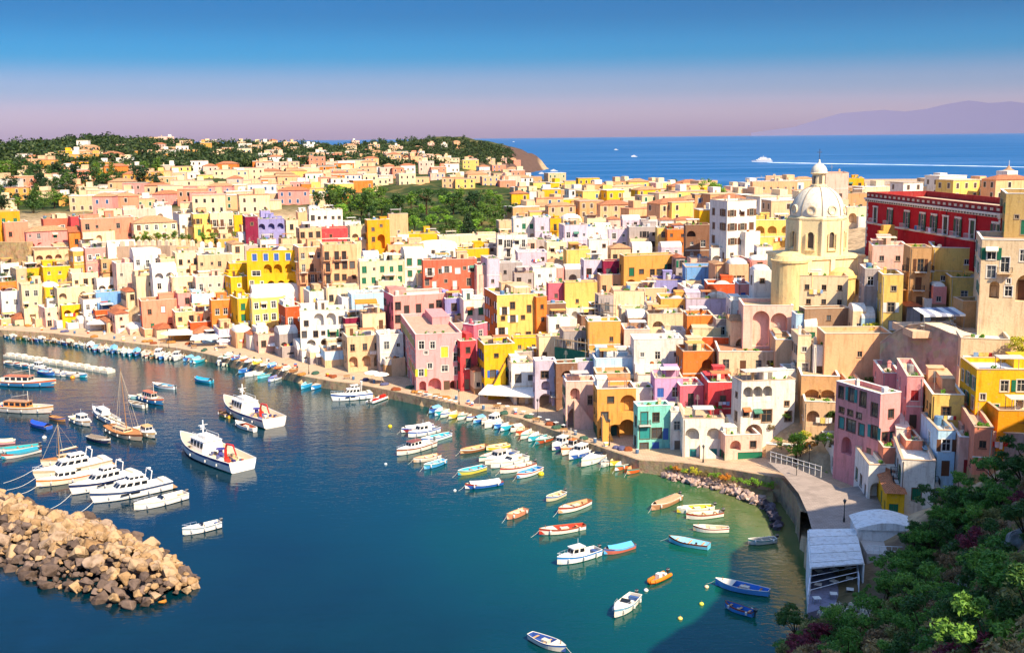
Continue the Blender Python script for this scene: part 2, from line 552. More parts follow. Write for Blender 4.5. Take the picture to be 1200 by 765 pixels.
SY = np.cos(th)[None, :] * rr[:, None]
dep = np.clip(DTPS(SX, SY), 0.0, 1.0)
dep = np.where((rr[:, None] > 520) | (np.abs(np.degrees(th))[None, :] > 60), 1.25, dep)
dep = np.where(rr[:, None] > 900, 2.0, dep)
nr, nc = SX.shape
sv = np.stack([SX, SY, np.zeros_like(SX)], -1).reshape(-1, 3)
sf = [(j * nc + i + 1, j * nc + i, (j + 1) * nc + i, (j + 1) * nc + i + 1) for j in range(nr - 1) for i in range(nc - 1)]
sf.append(tuple(range(nc)))
sm = bpy.data.meshes.new('sea')
sm.from_pydata(sv.tolist(), [], sf)
at = sm.attributes.new('depth', 'FLOAT', 'POINT')
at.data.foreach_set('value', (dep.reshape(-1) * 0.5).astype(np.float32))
t = NT('sea_water', 0.06, 0.5)
t.b.inputs['IOR'].default_value = 1.333
an = t.n.new('ShaderNodeAttribute')
an.attribute_name = 'depth'
nn = t.noise(0.035, 4)
mm = t.n.new('ShaderNodeMath')
mm.operation = 'MULTIPLY_ADD'
mm.inputs[1].default_value = 0.16
t.l.new(nn, mm.inputs[0])
ma = t.n.new('ShaderNodeMath')
ma.operation = 'SUBTRACT'
ma.inputs[1].default_value = 0.08
t.l.new(an.outputs['Fac'], ma.inputs[0])
t.l.new(ma.outputs[0], mm.inputs[2])
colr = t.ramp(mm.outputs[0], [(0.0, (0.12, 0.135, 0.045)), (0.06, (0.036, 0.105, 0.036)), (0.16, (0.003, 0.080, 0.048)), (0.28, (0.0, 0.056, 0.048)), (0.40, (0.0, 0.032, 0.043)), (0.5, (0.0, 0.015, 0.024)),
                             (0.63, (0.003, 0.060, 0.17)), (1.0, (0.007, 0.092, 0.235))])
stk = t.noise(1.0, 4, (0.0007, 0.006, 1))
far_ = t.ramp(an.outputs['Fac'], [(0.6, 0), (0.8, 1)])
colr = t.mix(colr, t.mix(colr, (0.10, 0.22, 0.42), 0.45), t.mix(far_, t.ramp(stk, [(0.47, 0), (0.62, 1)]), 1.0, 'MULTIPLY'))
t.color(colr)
for sock, lo_, hi_ in (('Roughness', 0.05, 0.32), ('Specular IOR Level', 0.5, 0.3)):
    mr = t.n.new('ShaderNodeMapRange')
    mr.inputs['From Min'].default_value = 0.52
    mr.inputs['From Max'].default_value = 0.9
    mr.inputs['To Min'].default_value = lo_
    mr.inputs['To Max'].default_value = hi_
    t.l.new(an.outputs['Fac'], mr.inputs['Value'])
    t.l.new(mr.outputs[0], t.b.inputs[sock])
w1 = t.noise(0.8, 3, (1.0, 1.7, 1))
w2 = t.noise(0.16, 3, (1.0, 2.2, 1))
ad = t.n.new('ShaderNodeMath')
ad.operation = 'MULTIPLY_ADD'
ad.inputs[1].default_value = 1.6
t.l.new(w2, ad.inputs[0])
t.l.new(w1, ad.inputs[2])
t.bump(ad.outputs[0], 0.14, 0.4)
sm.materials.append(t.m)
structure(put('sea', sm))

# promenade and quay wall
def offset_line(pts, dist):
    out = []
    for i, p in enumerate(pts):
        a = pts[max(i - 1, 0)]
        b = pts[min(i + 1, len(pts) - 1)]
        d = (b - a).normalized()
        out.append(p + Vector((-d.y, d.x)) * dist)        # the land lies on this side
    return out
def dense(pts, step):
    o = [pts[0]]
    for a, b in zip(pts, pts[1:]):
        n = max(1, int((b - a).length / step))
        o += [a + (b - a) * (k / n) for k in range(1, n + 1)]
    return o
Q3 = [PZ(u, v, z) for u, v, z in QUAY]
Q3 = dense(Q3, 6.0)
Q2 = [p.to_2d() for p in Q3]
wd = [13.0 + 9.0 * min(1, max(0, (-40 - p.x) / 40)) for p in Q2]
n1, n2_ = offset_line(Q2, 1.0), Q2
inn = [b + (a - b) * w for a, b, w in zip(n1, n2_, wd)]
kb = offset_line(Q2, 0.5)
mb, mw = MB(), MB()
for i in range(len(Q3) - 1):
    z0, z1 = Q3[i].z, Q3[i + 1].z
    mb.quad((*kb[i], z0), (*kb[i + 1], z1), (*inn[i + 1], z1 + 0.1), (*inn[i], z0 + 0.1))
    mw.quad((*Q2[i], -2), (*Q2[i + 1], -2), (*Q2[i + 1], z1 + 0.12), (*Q2[i], z0 + 0.12))
    mw.quad((*Q2[i], z0 + 0.12), (*Q2[i + 1], z1 + 0.12), (*kb[i + 1], z1 + 0.12), (*kb[i], z0 + 0.12))
    mw.quad((*kb[i], z0 + 0.12), (*kb[i + 1], z1 + 0.12), (*kb[i + 1], z1 - 0.1), (*kb[i], z0 - 0.1))
def paving(hexc, sc):
    t = NT('paving_' + hexc.lstrip('#'), 0.85, 0.2)
    c = srgb(hexc)
    br = t.n.new('ShaderNodeTexBrick')
    br.inputs['Scale'].default_value = sc
    br.inputs['Color1'].default_value = (*c, 1)
    br.inputs['Color2'].default_value = (*[x * 0.8 for x in c], 1)
    br.inputs['Mortar'].default_value = (*[x * 0.5 for x in c], 1)
    br.inputs['Mortar Size'].default_value = 0.015
    t.l.new(t.pos(), br.inputs['Vector'])
    t.color(t.mix(br.outputs['Color'], tuple(x * 0.55 for x in c), t.ramp(t.noise(0.35, 5), [(0.5, 0), (0.72, 0.7)])))
    return t.m
structure(mb.build('promenade', paving('#CDAE8E', 0.5)))
structure(mw.build('quay_wall', stone('#9A8468', 0.7)))
mb = MB()
mb.add([(p[0], p[1], 6.02) for p in PLAZA], [tuple(range(len(PLAZA) - 1, -1, -1))])
mb.f[-1].reverse()
structure(mb.build('harbour_square', paving('#A8988C', 0.6)))

# far mountain range across the water, low, haze pallor put into its colour
# ------------------------------------------------------------------ houses
PAL = dict(yel='#EBB020', yeo='#E59A1E', ylt='#EFC46A', och='#E0A04E', org='#E07C34', orr='#D2582A', cor='#DC6C50', sal='#E88E6E', pnk='#E99488', ros='#D66A78', ltp='#EEBCA6', red='#B0202A', mar='#8A2440',
           cre='#EBCDA2', wht='#EBE1D2', bei='#DBB48A', tan='#C99A68', stn='#A08064', lil='#CDBCC8', lav='#9A94C4', blu='#74A2D0', lbl='#B4D4E4', tea='#80C8B8', gry='#AC9E96', brn='#8A624A', olv='#B89C60', pea='#EEB080', lpk='#EE9E9A', vio='#D49EC0', crm='#D0484A', grn='#5FA044')
SHC = dict(g='#1E6B4C', b='#6B4630', w='#E6E0D6', u='#3C62A8', r='#9C2A2A', t='#2E8A86', k='#3A3634', y='#D8C23A')
def pm(c):
    return plaster(PAL[c])

WMESH = {}
def window_meshes(kind, w, h, fr, sh):
    """frame (with sill), pane and shutter meshes, origin at the middle of the opening's foot on the wall plane, outside towards -y"""
    key = (kind, round(w, 2), round(h, 2), fr, sh)
    if key in WMESH:
        return WMESH[key]
    mb = MB()
    t, y0, y1 = 0.09, 0.10, 0.18
    x0, x1 = -w / 2, w / 2
    if kind != 'arch':
        mb.box(x0, x0 + t, y0, y1, 0, h)
        mb.box(x1 - t, x1, y0, y1, 0, h)
        mb.box(x0 + t, x1 - t, y0, y1, h - t, h)
        mb.box(x0 + t, x1 - t, y0, y1, 0, t)
        mb.box(-0.035, 0.035, y0 + 0.01, y1 - 0.01, t, h - t)
        if h > 1.4:
            mb.box(x0 + t, -0.035, y0 + 0.012, y1 - 0.012, h * 0.62, h * 0.62 + 0.06)
            mb.box(0.035, x1 - t, y0 + 0.012, y1 - 0.012, h * 0.62, h * 0.62 + 0.06)
        mb.box(x0 - 0.12, x1 + 0.12, -0.10, 0.08, -0.10, -0.005)
        for s in (-1, 1) if kind == 's' else ():             # plaster surround
            xa = x0 - 0.14 if s < 0 else x1
            mb.box(xa, xa + 0.14, -0.035, 0.05, 0.0, h)
        if kind == 's':
            mb.box(x0 - 0.14, x1 + 0.14, -0.035, 0.05, h, h + 0.14)
    frame = mb.mesh('window', flat(fr, 0.6))
    pane = MB().box(x0 + 0.02, x1 - 0.02, 0.14, 0.16, 0.02, h - 0.02).mesh('pane', glass())
    shutter = None
    if sh:
        ms = MB()
        sw = w / 2 - 0.02
        ms.box(-sw / 2, sw / 2, -0.03, 0.02, 0.0, h - 0.02)
        for k in range(int(h / 0.22)):
            z = 0.1 + k * 0.22
            ms.box(-sw / 2 + 0.08, sw / 2 - 0.08, -0.055, -0.03, z, z + 0.12)
        shutter = ms.mesh('shutter', flat(sh, 0.55))
    WMESH[key] = (frame, pane, shutter)
    return WMESH[key]

DOORM = {}
def door_mesh(w, h, c):
    key = (w, h, c)
    if key not in DOORM:
        mb = MB()
        mb.box(-w / 2, w / 2, 0.10, 0.17, 0, h)
        for s in (-1, 1):
            for z0, z1 in ((0.15, 0.45 * h), (0.52 * h, h - 0.15)):
                xa = -w / 2 + 0.1 if s < 0 else 0.05
                mb.box(xa, xa + w / 2 - 0.15, 0.07, 0.10, z0, z1)
        DOORM[key] = mb.mesh('door', flat(c, 0.6))
    return DOORM[key]

BALM = {}
def balcony(parent, x, y, z, w, rz, pc):
    key = (round(w, 1), pc)
    if key not in BALM:
        sl = MB().box(-w / 2, w / 2, -0.95, 0.0, -0.16, -0.01)
        for s in (-1, 1):
            sl.xprism([(-0.8, -0.16), (0.0, -0.16), (0.0, -0.5)], s * w * 0.35 - 0.08, s * w * 0.35 + 0.08)
        r = MB()
        for a, b in (((-w / 2 + .04, -.9), (w / 2 - .04, -.9)), ((-w / 2 + .04, -.9), (-w / 2 + .04, 0)), ((w / 2 - .04, -.9), (w / 2 - .04, 0))):
            for zz in (0.08, 0.95):
                r.tube((*a, zz), (*b, zz), 0.03, 4)
            L = math.dist(a, b)
            n = int(L / 0.16)
            for k in range(n + 1):
                f = k / n
                p = (a[0] + (b[0] - a[0]) * f, a[1] + (b[1] - a[1]) * f)
                r.tube((*p, 0.08), (*p, 0.95), 0.016, 3)
        BALM[key] = (sl.mesh('balcony', pm(pc)), r.mesh('railing', flat('#3C3A38', 0.5)))
    a, b = BALM[key]
    o = put('balcony', a, parent, (x, y, z), rz)
    put('railing', b, o)
    return o

def wall_face(mb, W, z0, z1, ops, tf, k=0):
    """one wall with real openings. ops: (x0, x1, za, zb, arch, depth). tf maps (x, outward depth inwards, z) to house space"""
    xs = sorted({0.0, W} | {q for o in ops for q in (o[0], o[1])})
    zs = sorted({z0, z1} | {q for o in ops for q in (o[2], o[3])})
    for i in range(len(xs) - 1):
        xa, xb = xs[i], xs[i + 1]
        if xb - xa < 1e-4:
            continue
        run = None
        for j in range(len(zs) - 1):
            za, zb = zs[j], zs[j + 1]
            cx, cz = (xa + xb) / 2, (za + zb) / 2
            hole = any(o[0] < cx < o[1] and o[2] < cz < o[3] for o in ops)
            if hole:
                if run is not None:
                    mb.quad(tf(xa, 0, run), tf(xb, 0, run), tf(xb, 0, za), tf(xa, 0, za), k)
                    run = None
            elif run is None:
                run = za
        if run is not None:
            mb.quad(tf(xa, 0, run), tf(xb, 0, run), tf(xb, 0, z1), tf(xa, 0, z1), k)
    for xa, xb, za, zb, arch, dp in ops:
        if arch:
            r = (xb - xa) / 2
            rz_ = min(r, (zb - za) * 0.6)
            zsx = zb - rz_
            cx = (xa + xb) / 2
            n = 5
            L = [(cx - r * math.cos(t * math.pi / 2 / n), zsx + rz_ * math.sin(t * math.pi / 2 / n)) for t in range(n + 1)]
            Rr = [(2 * cx - x, z) for x, z in L]
            for pts, cor in ((L, (xa, zb)), (Rr, (xb, zb))):
                for p, q in zip(pts, pts[1:]):
                    tri = (tf(cor[0], 0, cor[1]), tf(p[0], 0, p[1]), tf(q[0], 0, q[1]))
                    mb.add(list(tri), [(0, 1, 2)] if pts is L else [(0, 2, 1)], k)
            arc = L + Rr[::-1][1:]
            for p, q in zip(arc, arc[1:]):
                mb.quad(tf(p[0], 0, p[1]), tf(q[0], 0, q[1]), tf(q[0], dp, q[1]), tf(p[0], dp, p[1]), k)
            top = zsx
        else:
            top = zb
            mb.quad(tf(xa, 0, zb), tf(xb, 0, zb), tf(xb, dp, zb), tf(xa, dp, zb), k)
        mb.quad(tf(xa, 0, za), tf(xa, 0, top), tf(xa, dp, top), tf(xa, dp, za), k)
        mb.quad(tf(xb, 0, za), tf(xb, dp, za), tf(xb, dp, top), tf(xb, 0, top), k)
        mb.quad(tf(xa, 0, za), tf(xa, dp, za), tf(xb, dp, za), tf(xb, 0, za), k)
        mb.quad(tf(xa, dp, za), tf(xa, dp, zb), tf(xb, dp, zb), tf(xb, dp, za), k)

FRAMES = ['#E9E4DA', '#CFC4B2', '#8A6A4C', '#DDD5C6', '#6E5038', '#5A4636', '#9A8A74']
def face_layout(W, h, style, rng, top_margin):
    """openings of one wall: list of (kind, xc, z, w, h)"""
    if W < 1.6:
        return []
    if 'n' in style:
        if W < 5 or 'x' in style:
            return []
        return [('q', W * rng.uniform(.25, .75), h * rng.uniform(.35, .55), .9, 1.1)] if h > 4 else []
    fl = max(1, int(round((h - top_margin * 0.5) / 3.9)))
    fh = (h - top_margin) / fl
    res = []
    few = 'f' in style
    for f in range(fl):
        nc = max(1, int(W / (3.1 if few else 2.5)))
        for i in range(nc):
            if rng.random() < (0.2 if few else 0.05) and nc * fl > 1:
                continue
            x = (i + 0.5) / nc * W + rng.uniform(-0.3, 0.3)
            zb = f * fh
            kinds = [c for c in style if c in 'wcodqaAg']
            kd = rng.choice(kinds) if kinds else 'w'
            if 'a' in kinds and f > 0 and kd == 'a':
                kd = rng.choice([c for c in kinds if c != 'a'] or ['w'])
            if 'a' in kinds and f == 0:
                kd = 'a'
            if 'A' in kinds:
                if f == fl - 1:
                    kd = 'A'
                elif kd == 'A':
                    kd = 'w'
            k = rng.uniform(0.9, 1.12)
            if kd in 'wco':
                w_, h_, z = 1.3 * k, 1.9 * k, zb + 1.0
                if rng.random() < 0.16:
                    w_, h_, z = 0.9, 1.0, zb + 1.6
                    kd = 'q'
                if f == 0 and rng.random() < 0.28 and kd != 'q':
                    kd, w_, h_, z = 'p', 1.15, 2.3, 0.05
            elif kd == 'q':
                w_, h_, z = 0.95, 1.1, zb + 1.4
            elif kd == 'd':
                w_, h_, z = 1.2, 2.45, zb + 0.25
                if f == 0:
                    kd, z = 'p', 0.05
            else:
                w_, h_, z = min(2.6, W / nc * 0.72), min(3.0, fh - 0.55), zb + 0.15
            h_ = min(h_, fh - 0.5)
            if h_ < 0.5:
                continue
            x = min(max(x, w_ / 2 + 0.3), W - w_ / 2 - 0.3)
            if w_ + 0.6 > W:
                continue
            if any(abs(x - r[1]) < (w_ + r[3]) / 2 + 0.35 and z < r[2] + r[4] + 0.25 and r[2] < z + h_ + 0.25 for r in res):
                continue
            if z + h_ > h - top_margin:
                continue
            res.append((kd, x, z, w_, h_))
    return res

def solve(C, dirx, diry, u):
    """length along a horizontal direction from corner C until it meets image column u"""
    d0 = ray(u, 300)
    k = d0.x / d0.y
    den = dirx - k * diry
    if abs(den) < 0.05:
        return 0
    return (k * C.y - C.x) / den

def roof_items(root, w, d, h, rng, zt, wc, near):
    n = 0
    if w * d > 45 and rng.random() < 0.6:                       # stair hut on the terrace
        a = rng.uniform(2.2, 3.2)
        bx = rng.uniform(0.4, max(0.5, w - a - 0.5))
        hh = rng.uniform(2.0, 2.7)
        by = max(0.4, d - a - 0.4)
        o = MB().box(bx, bx + a, by, by + min(a, d - 0.8), zt, zt + hh).box(bx - .12, bx + a + .12, by - .12, by + min(a, d - .8) + .12, zt + hh, zt + hh + .14).build('roof_hut', plaster(PAL[wc]), root)
        put('door', door_mesh(0.9, 1.9, rng.choice(['#6B4630', '#5A4A40', '#8C8478', '#4A5A50'])), o, (bx + a / 2, by - 0.12, zt))
    if w * d > 30 and rng.random() < 0.6:                       # raised back terrace
        f, hh = rng.uniform(.3, .55), rng.uniform(.9, 2.2)
        a0, a1 = (0.3, w * f) if rng.random() < .5 else (w * (1 - f), w - 0.3)
        y0 = d * rng.uniform(.3, .55)
        MB().box(a0, a1, y0, d - .3, zt, zt + hh).box(a0 - .08, a1 + .08, y0 - .08, d - .22, zt + hh, zt + hh + .1).build('raised_terrace', plaster(PAL[wc]), root)
    if w * d > 30 and rng.random() < 0.25:                      # low shell dome over a room
        r_ = min(w, d) * rng.uniform(.2, .3)
        MB().lathe([(r_ * math.cos(k * .26), r_ * .6 * math.sin(k * .26)) for k in range(7)], 12, (w * rng.uniform(.3, .7), d * rng.uniform(.35, .6), zt)).build('shell_dome', plaster('#E6D6BE'), root, smooth=True)
    if rng.random() < 0.55:
        cx, cy = rng.uniform(0.5, max(0.6, w - 0.7)), rng.uniform(0.8, max(0.9, d - 1))
        mb = MB().box(cx, cx + .55, cy, cy + .55, zt, zt + 1.5).box(cx - .1, cx + .65, cy - .1, cy + .65, zt + 1.5, zt + 1.62)
        mb.box(cx + .08, cx + .47, cy + .08, cy + .47, zt + 1.62, zt + 1.85)
        mb.build('chimney', pm(rng.choice(['wht', 'cre', wc])), root)
    if rng.random() < 0.4:
        cx, cy = rng.uniform(1, max(1.1, w - 1)), rng.uniform(1, max(1.1, d - 1))
        mb = MB()
        mb.tube((cx, cy, zt), (cx, cy, zt + 3.2), 0.035, 4)
        for k in range(5):
            z = zt + 2.3 + k * 0.2
            mb.tube((cx - .5 + k * .06, cy, z), (cx + .5 - k * .06, cy, z), 0.02, 3)
        mb.build('antenna', flat('#9A9894', 0.4, 0.5), root)
    if rng.random() < 0.4:
        cx, cy = rng.uniform(1, max(1.1, w - 1.2)), rng.uniform(0.8, max(0.9, d - 1.2))
        mb = MB().lathe([(0.0, 0.25), (0.55, 0.25), (0.58, 0.4), (0.58, 1.35), (0.5, 1.5), (0.0, 1.55)], 10, (cx, cy, zt))
        mb.box(cx - .5, cx + .5, cy - .5, cy + .5, zt, zt + .24)
        mb.build('water_tank', flat(rng.choice(['#D8D8D4', '#8C8A88', '#C9C0B0', '#D9D2C4', '#5A7EA0']), 0.5), root)
    if rng.random() < 0.45:
        cx, cy = rng.uniform(0.6, max(0.7, w - .6)), 0.6
        mb = MB().lathe([(0.0, 0.0), (0.25, 0.04), (0.42, 0.16)], 10)
        for i, p in enumerate(mb.v):
            x, y, z = p
            mb.v[i] = (cx + x, cy - z * 0.8 - y * 0.5, zt + 1.0 + y * 0.85 + z * .3)
        mb.tube((cx, cy + .1, zt), (cx, cy, zt + 1.0), 0.03, 4)
        mb.build('satellite_dish', flat('#E2DED6', 0.5), root)
    if near and rng.random() < 0.5 and w > 5:                    # pergola or awning on the terrace
        px = rng.uniform(0.4, w - 4.2)
        mb = MB()
        for qx in (px, px + 3.4):
            for qy in (0.5, min(d - .6, 3.2)):
                mb.tube((qx, qy, zt), (qx, qy, zt + 2.3), 0.06, 4)
        mb.box(px - .2, px + 3.6, .35, min(d - .45, 3.4), zt + 2.3, zt + 2.38, 1)
        mb.build('terrace_awning', [flat('#8A8078'), cloth(rng.choice(['#EDE6D8', '#E6D6B4', '#E0A45A', '#C9BDB0', '#EAE4DC', '#B7794E']))], root)
    if near:
        for k in range(rng.choice([0, 1, 2, 3])):
            cx, cy = rng.uniform(0.5, max(.6, w - .5)), rng.uniform(0.5, 1.0)
            mb = MB().lathe([(0.0, 0), (0.2, 0), (0.28, 0.4), (0.0, 0.4)], 7, (cx, cy, zt))
            for q in range(26):
                a_, e_, rr_ = rng.uniform(0, 6.28), rng.uniform(-.3, 1.3), rng.uniform(.2, .55)
                c = Vector((cx + math.cos(a_) * math.cos(e_) * rr_, cy + math.sin(a_) * math.cos(e_) * rr_, zt + .65 + math.sin(e_) * rr_ * 1.3))
                s = 0.14
                ax = Vector((rng.uniform(-1, 1), rng.uniform(-1, 1), rng.uniform(-1, 1))).normalized()
                bx_ = ax.orthogonal().normalized() * s
                ax = ax * s
                mb.quad(c - ax - bx_, c + ax - bx_, c + ax + bx_, c - ax + bx_, 1)
            mb.build('potted_plant', [flat('#A85A38'), leafmat('#5C8A2C')], root)

LEAFM = {}
def leafmat(hexc, dark=0.55, hue=None):
    key = (hexc, dark)
    if key not in LEAFM:
        c = srgb(hexc)
        t = NT('leaf_' + hexc.lstrip('#'), 0.55, 0.25)
        d = tuple(x * dark for x in c)
        y = (min(1, c[0] * 1.5 + 0.01), min(1, c[1] * 1.25), c[2] * 0.9)
        t.color(t.ramp(t.rand(True), [(0, d), (0.55, c), (1.0, y)]))
        tr = t.n.new('ShaderNodeBsdfTranslucent')
        tr.inputs['Color'].default_value = (*[min(1, x * 1.3) for x in c], 1)
        ms = t.n.new('ShaderNodeMixShader')
        ms.inputs[0].default_value = 0.25
        out = t.n['Material Output']
        t.l.new(t.b.outputs[0], ms.inputs[1])
        t.l.new(tr.outputs[0], ms.inputs[2])
        t.l.new(ms.outputs[0], out.inputs['Surface'])
        LEAFM[key] = t.m
    return LEAFM[key]

ROOFC = ['#D9C3A0', '#CBB08A', '#D8CFC2', '#C9A48A', '#B9A894', '#E2D9CA', '#C08A68']
HOUSES = []
def house(ul, um, ur, vt, vb, wc, label, roof='flat', win='wco', sh='g', lc=None, yaw=None, wins=None, at=None, name='house', cat='house', group=None, seed=None, dep=None, near=True, rc=None, stair=None, copc=None, doff=0.0):
    rng = random.Random(seed if seed is not None else int(ul * 7919 + vt * 104729 + ur))
    C = hit(um, vb) if at is None else Vector(at)
    if doff:
        dd = Vector((C.x, C.y)).normalized() * doff
        C = Vector((C.x + dd.x, C.y + dd.y, C.z))
    va = math.degrees(math.atan2(C.x, C.y))
    yw = math.radians(yaw if yaw is not None else max(4.0, min(60.0, math.degrees(math.atan2(um - ul, max(ur - um, 1))) * .95)) - va + rng.uniform(0, 3))
    ca, sa = math.cos(yw), math.sin(yw)
    w = min(max(solve(C, ca, sa, ur), 2.5), 90)
    d = solve(C, -sa, ca, ul) if um - ul > 0.5 else 0
    if not (3.0 < d < 40):
        d = rng.uniform(6.5, 10) if dep is None else dep
    top = PY(um, vt, C.y)
    base = PY(um, vb, C.y).z
    h = max(top.z - base, 2.4)
    cor = [(C.x, C.y), (C.x + ca * w, C.y + sa * w), (C.x - sa * d, C.y + ca * d), (C.x + ca * w - sa * d, C.y + sa * w + ca * d)]
    gq = gz([c[0] for c in cor], [c[1] for c in cor])
    zlow = min(float(gq.min()) - 3.5 - base, -3.5)
    if name == 'house' and wins is None and 'n' not in win and rng.random() < .2:
        win += 'a'
    root = thing(name, label, cat, (C.x, C.y, base), yw, group)
    root.rotation_euler = (math.radians(rng.uniform(-.7, .7)), math.radians(rng.uniform(-.7, .7)), yw)
    if name == 'house' and wins is None and near:
        if 'n' not in win and w > 6 and rng.random() < .13:
            win += 'A'
        if stair is None and w > 6 and h > 6 and rng.random() < .14:
            stair = (.05, .6, .42, 1.5) if rng.random() < .5 else (.95, .4, .42, 1.5)
    flatroof = roof in ('flat', 'grass', 'terr')
    par = 0.75 if flatroof else 0.0
    tm = par + 0.55
    mb = MB()
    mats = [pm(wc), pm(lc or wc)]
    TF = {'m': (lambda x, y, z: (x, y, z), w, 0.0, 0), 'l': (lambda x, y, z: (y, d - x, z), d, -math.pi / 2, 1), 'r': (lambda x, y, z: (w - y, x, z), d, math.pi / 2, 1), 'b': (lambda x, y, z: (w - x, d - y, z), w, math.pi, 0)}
    fc = rng.choice(FRAMES)
    allops = []
    for face in 'mlrb':
        tf, W, rz, k = TF[face]
        if wins is not None:
            lay = [(kd, x * W, z * h, ww, hh) for (fa, kd, x, z, ww, hh) in wins if fa == face]
            if name == 'house' and face in 'ml' and W > 3:
                for q in face_layout(W, h, 'wo', rng, tm):
                    if q[0] != 'p' and all(abs(q[1] - r[1]) > (q[3] + r[3]) / 2 + .5 or q[2] > r[2] + r[4] + .3 or r[2] > q[2] + q[4] + .3 for r in lay):
                        lay.append(q)
        elif face == 'm':
            lay = face_layout(W, h, win, rng, tm)
        elif face == 'l' or (face == 'r' and near):
            lay = face_layout(W, h, win.replace('A', '').replace('a', 'w') + 'f', rng, tm)
        else:
            lay = []
        ops = [(x - ww / 2, x + ww / 2, z, z + hh, kd in 'aAg', {'a': 1.6, 'A': 1.4, 'g': 2.2}.get(kd, 0.2)) for kd, x, z, ww, hh in lay]
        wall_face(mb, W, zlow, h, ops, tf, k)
        for kd, x, z, ww, hh in lay:
            allops.append((face, kd, x, z, ww, hh, tf, rz))
    if name == 'house' and wins is None:                        # painted or bare plinth and string courses, slightly proud
        if rng.random() < .5:
            pl_ = MB()
            zz = rng.uniform(.5, 1.3)
            ys = [q for q in allops if q[0] == 'm' and q[3] < zz + .1]
            if not ys:
                pl_.box(-.04, w + .04, -.05, -.002, zlow, zz)
                pl_.box(-.05, -.002, -.002, d, zlow, zz)
                pl_.build('plinth', pm(rng.choice(['stn', 'gry', 'bei', 'tan'])), root)
        fl_ = int(round(h / 3.9))
        for f in range(1, fl_):
            zz = f * (h - tm) / fl_
            if rng.random() < .35 and not any(q[0] == 'm' and q[3] - .15 < zz < q[3] + q[5] + .2 for q in allops):
                MB().box(-.06, w + .06, -.07, -.002, zz - .02, zz + .16).build('string_course', pm(rng.choice(['wht', 'cre', wc])), root)
    # top of the walls
    if flatroof:
        e = 0.28
        mb.quad((0, 0, h), (w, 0, h), (w - e, e, h), (e, e, h))
        mb.quad((w, 0, h), (w, d, h), (w - e, d - e, h), (w - e, e, h))
        mb.quad((w, d, h), (0, d, h), (e, d - e, h), (w - e, d - e, h))
        mb.quad((0, d, h), (0, 0, h), (e, e, h), (e, d - e, h))
        zt = h - par
        for a, b in (((e, e), (w - e, e)), ((w - e, e), (w - e, d - e)), ((w - e, d - e), (e, d - e)), ((e, d - e), (e, e))):
            mb.quad((*b, zt), (*a, zt), (*a, h), (*b, h))
    else:
        zt = h
        mb.quad((0, 0, h), (w, 0, h), (w, d, h), (0, d, h))
    mb.build('wall', mats, root)
    rcol = rc or rng.choice(ROOFC)
    if flatroof:
        if roof == 'grass':
            rm = plaster('#6E9A3C')
        else:
            rm = plaster(rcol)
        MB().box(0.28, w - 0.28, 0.28, d - 0.28, zt - 0.25, zt + 0.01).build('roof', rm, root)
        cm = flat(copc or rng.choice(['#E8DFCE', '#D8C8AE', '#EFE9DF', '#C9A98A']), 0.85)
        c = MB()
        o_ = 0.07
        c.box(-o_, w + o_, -o_, 0.33, h, h + 0.09)
        c.box(-o_, w + o_, d - 0.33, d + o_, h, h + 0.09)
        c.box(-o_, 0.33, 0.33, d - 0.33, h, h + 0.09)
        c.box(w - 0.33, w + o_, 0.33, d - 0.33, h, h + 0.09)
        c.build('coping', cm, root)
        if name == 'house' and 'i' not in win:
            roof_items(root, w, d, h, rng, zt, wc if rng.random() < .5 else rng.choice(['wht', 'cre', 'bei', wc]), near)
    elif roof == 'vault':
        n, rise = 10, min(d * 0.28, 2.6)
        pts = [(d / 2 - d / 2 * math.cos(math.pi * i / n), h + 0.02 + rise * math.sin(math.pi * i / n)) for i in range(n + 1)]
        MB().xprism(pts[::-1], 0.0, w).build('roof', plaster(rc or '#E9DFCF'), root)
    elif roof == 'dome':
        mb = MB()
        n, m_ = 14, 6
        rise = min(w, d) * 0.26
        prof = []
        for j in range(m_ + 1):
            e = math.pi / 2 * j / m_
            prof.append((math.cos(e), h + 0.02 + rise * math.sin(e)))
        for (r, z) in prof:
            for i in range(n):
                t_ = 2 * math.pi * i / n
                cx, sx = math.cos(t_), math.sin(t_)
                q = r / max(abs(cx), abs(sx)) ** (0.75)
                mb.v.append((w / 2 + cx * q * w / 2, d / 2 + sx * q * d / 2, z))
        for j in range(m_):
            for i in range(n):
                mb.f.append([j * n + i, j * n + (i + 1) % n, (j + 1) * n + (i + 1) % n, (j + 1) * n + i])
                mb.mi.append(0)
        mb.build('roof', plaster(rc or '#E9E1D3'), root, smooth=True)
    elif roof in ('tile', 'gable'):
        e, rise = 0.35, min(w, d) * 0.22
        mb = MB()
        if roof == 'tile':
            ins = min(w, d) / 2
            a, b = (ins, w - ins) if w >= d else (w / 2, w / 2)
            c_, d_ = (d / 2, d / 2) if w >= d else (ins, d - ins)
            vs = [(-e, -e, h), (w + e, -e, h), (w + e, d + e, h), (-e, d + e, h), (a, c_, h + rise), (b, d_, h + rise)]
            if w >= d:
                fs = [(0, 1, 5, 4), (1, 2, 5), (2, 3, 4, 5), (3, 0, 4), (3, 2, 1, 0)]
            else:
                fs = [(0, 1, 4), (1, 2, 5, 4), (2, 3, 5), (3, 0, 4, 5), (3, 2, 1, 0)]
            mb.add(vs, fs)
        else:
            mb.xprism([(-e, h), (d / 2, h + rise), (d + e, h), (d / 2, h - .05)], -e, w + e)
        mb.build('roof', tilemat(rc or rng.choice(['#C07C56', '#B56A48', '#C9976C'])), root)
    elif roof == 'lean':
        MB().xprism([(-.3, h), (d, h + d * 0.22), (d, h + d * 0.22 - .18), (-.3, h - .16)], -.2, w + .2).build('roof', tilemat(rc or '#BC6E48'), root)
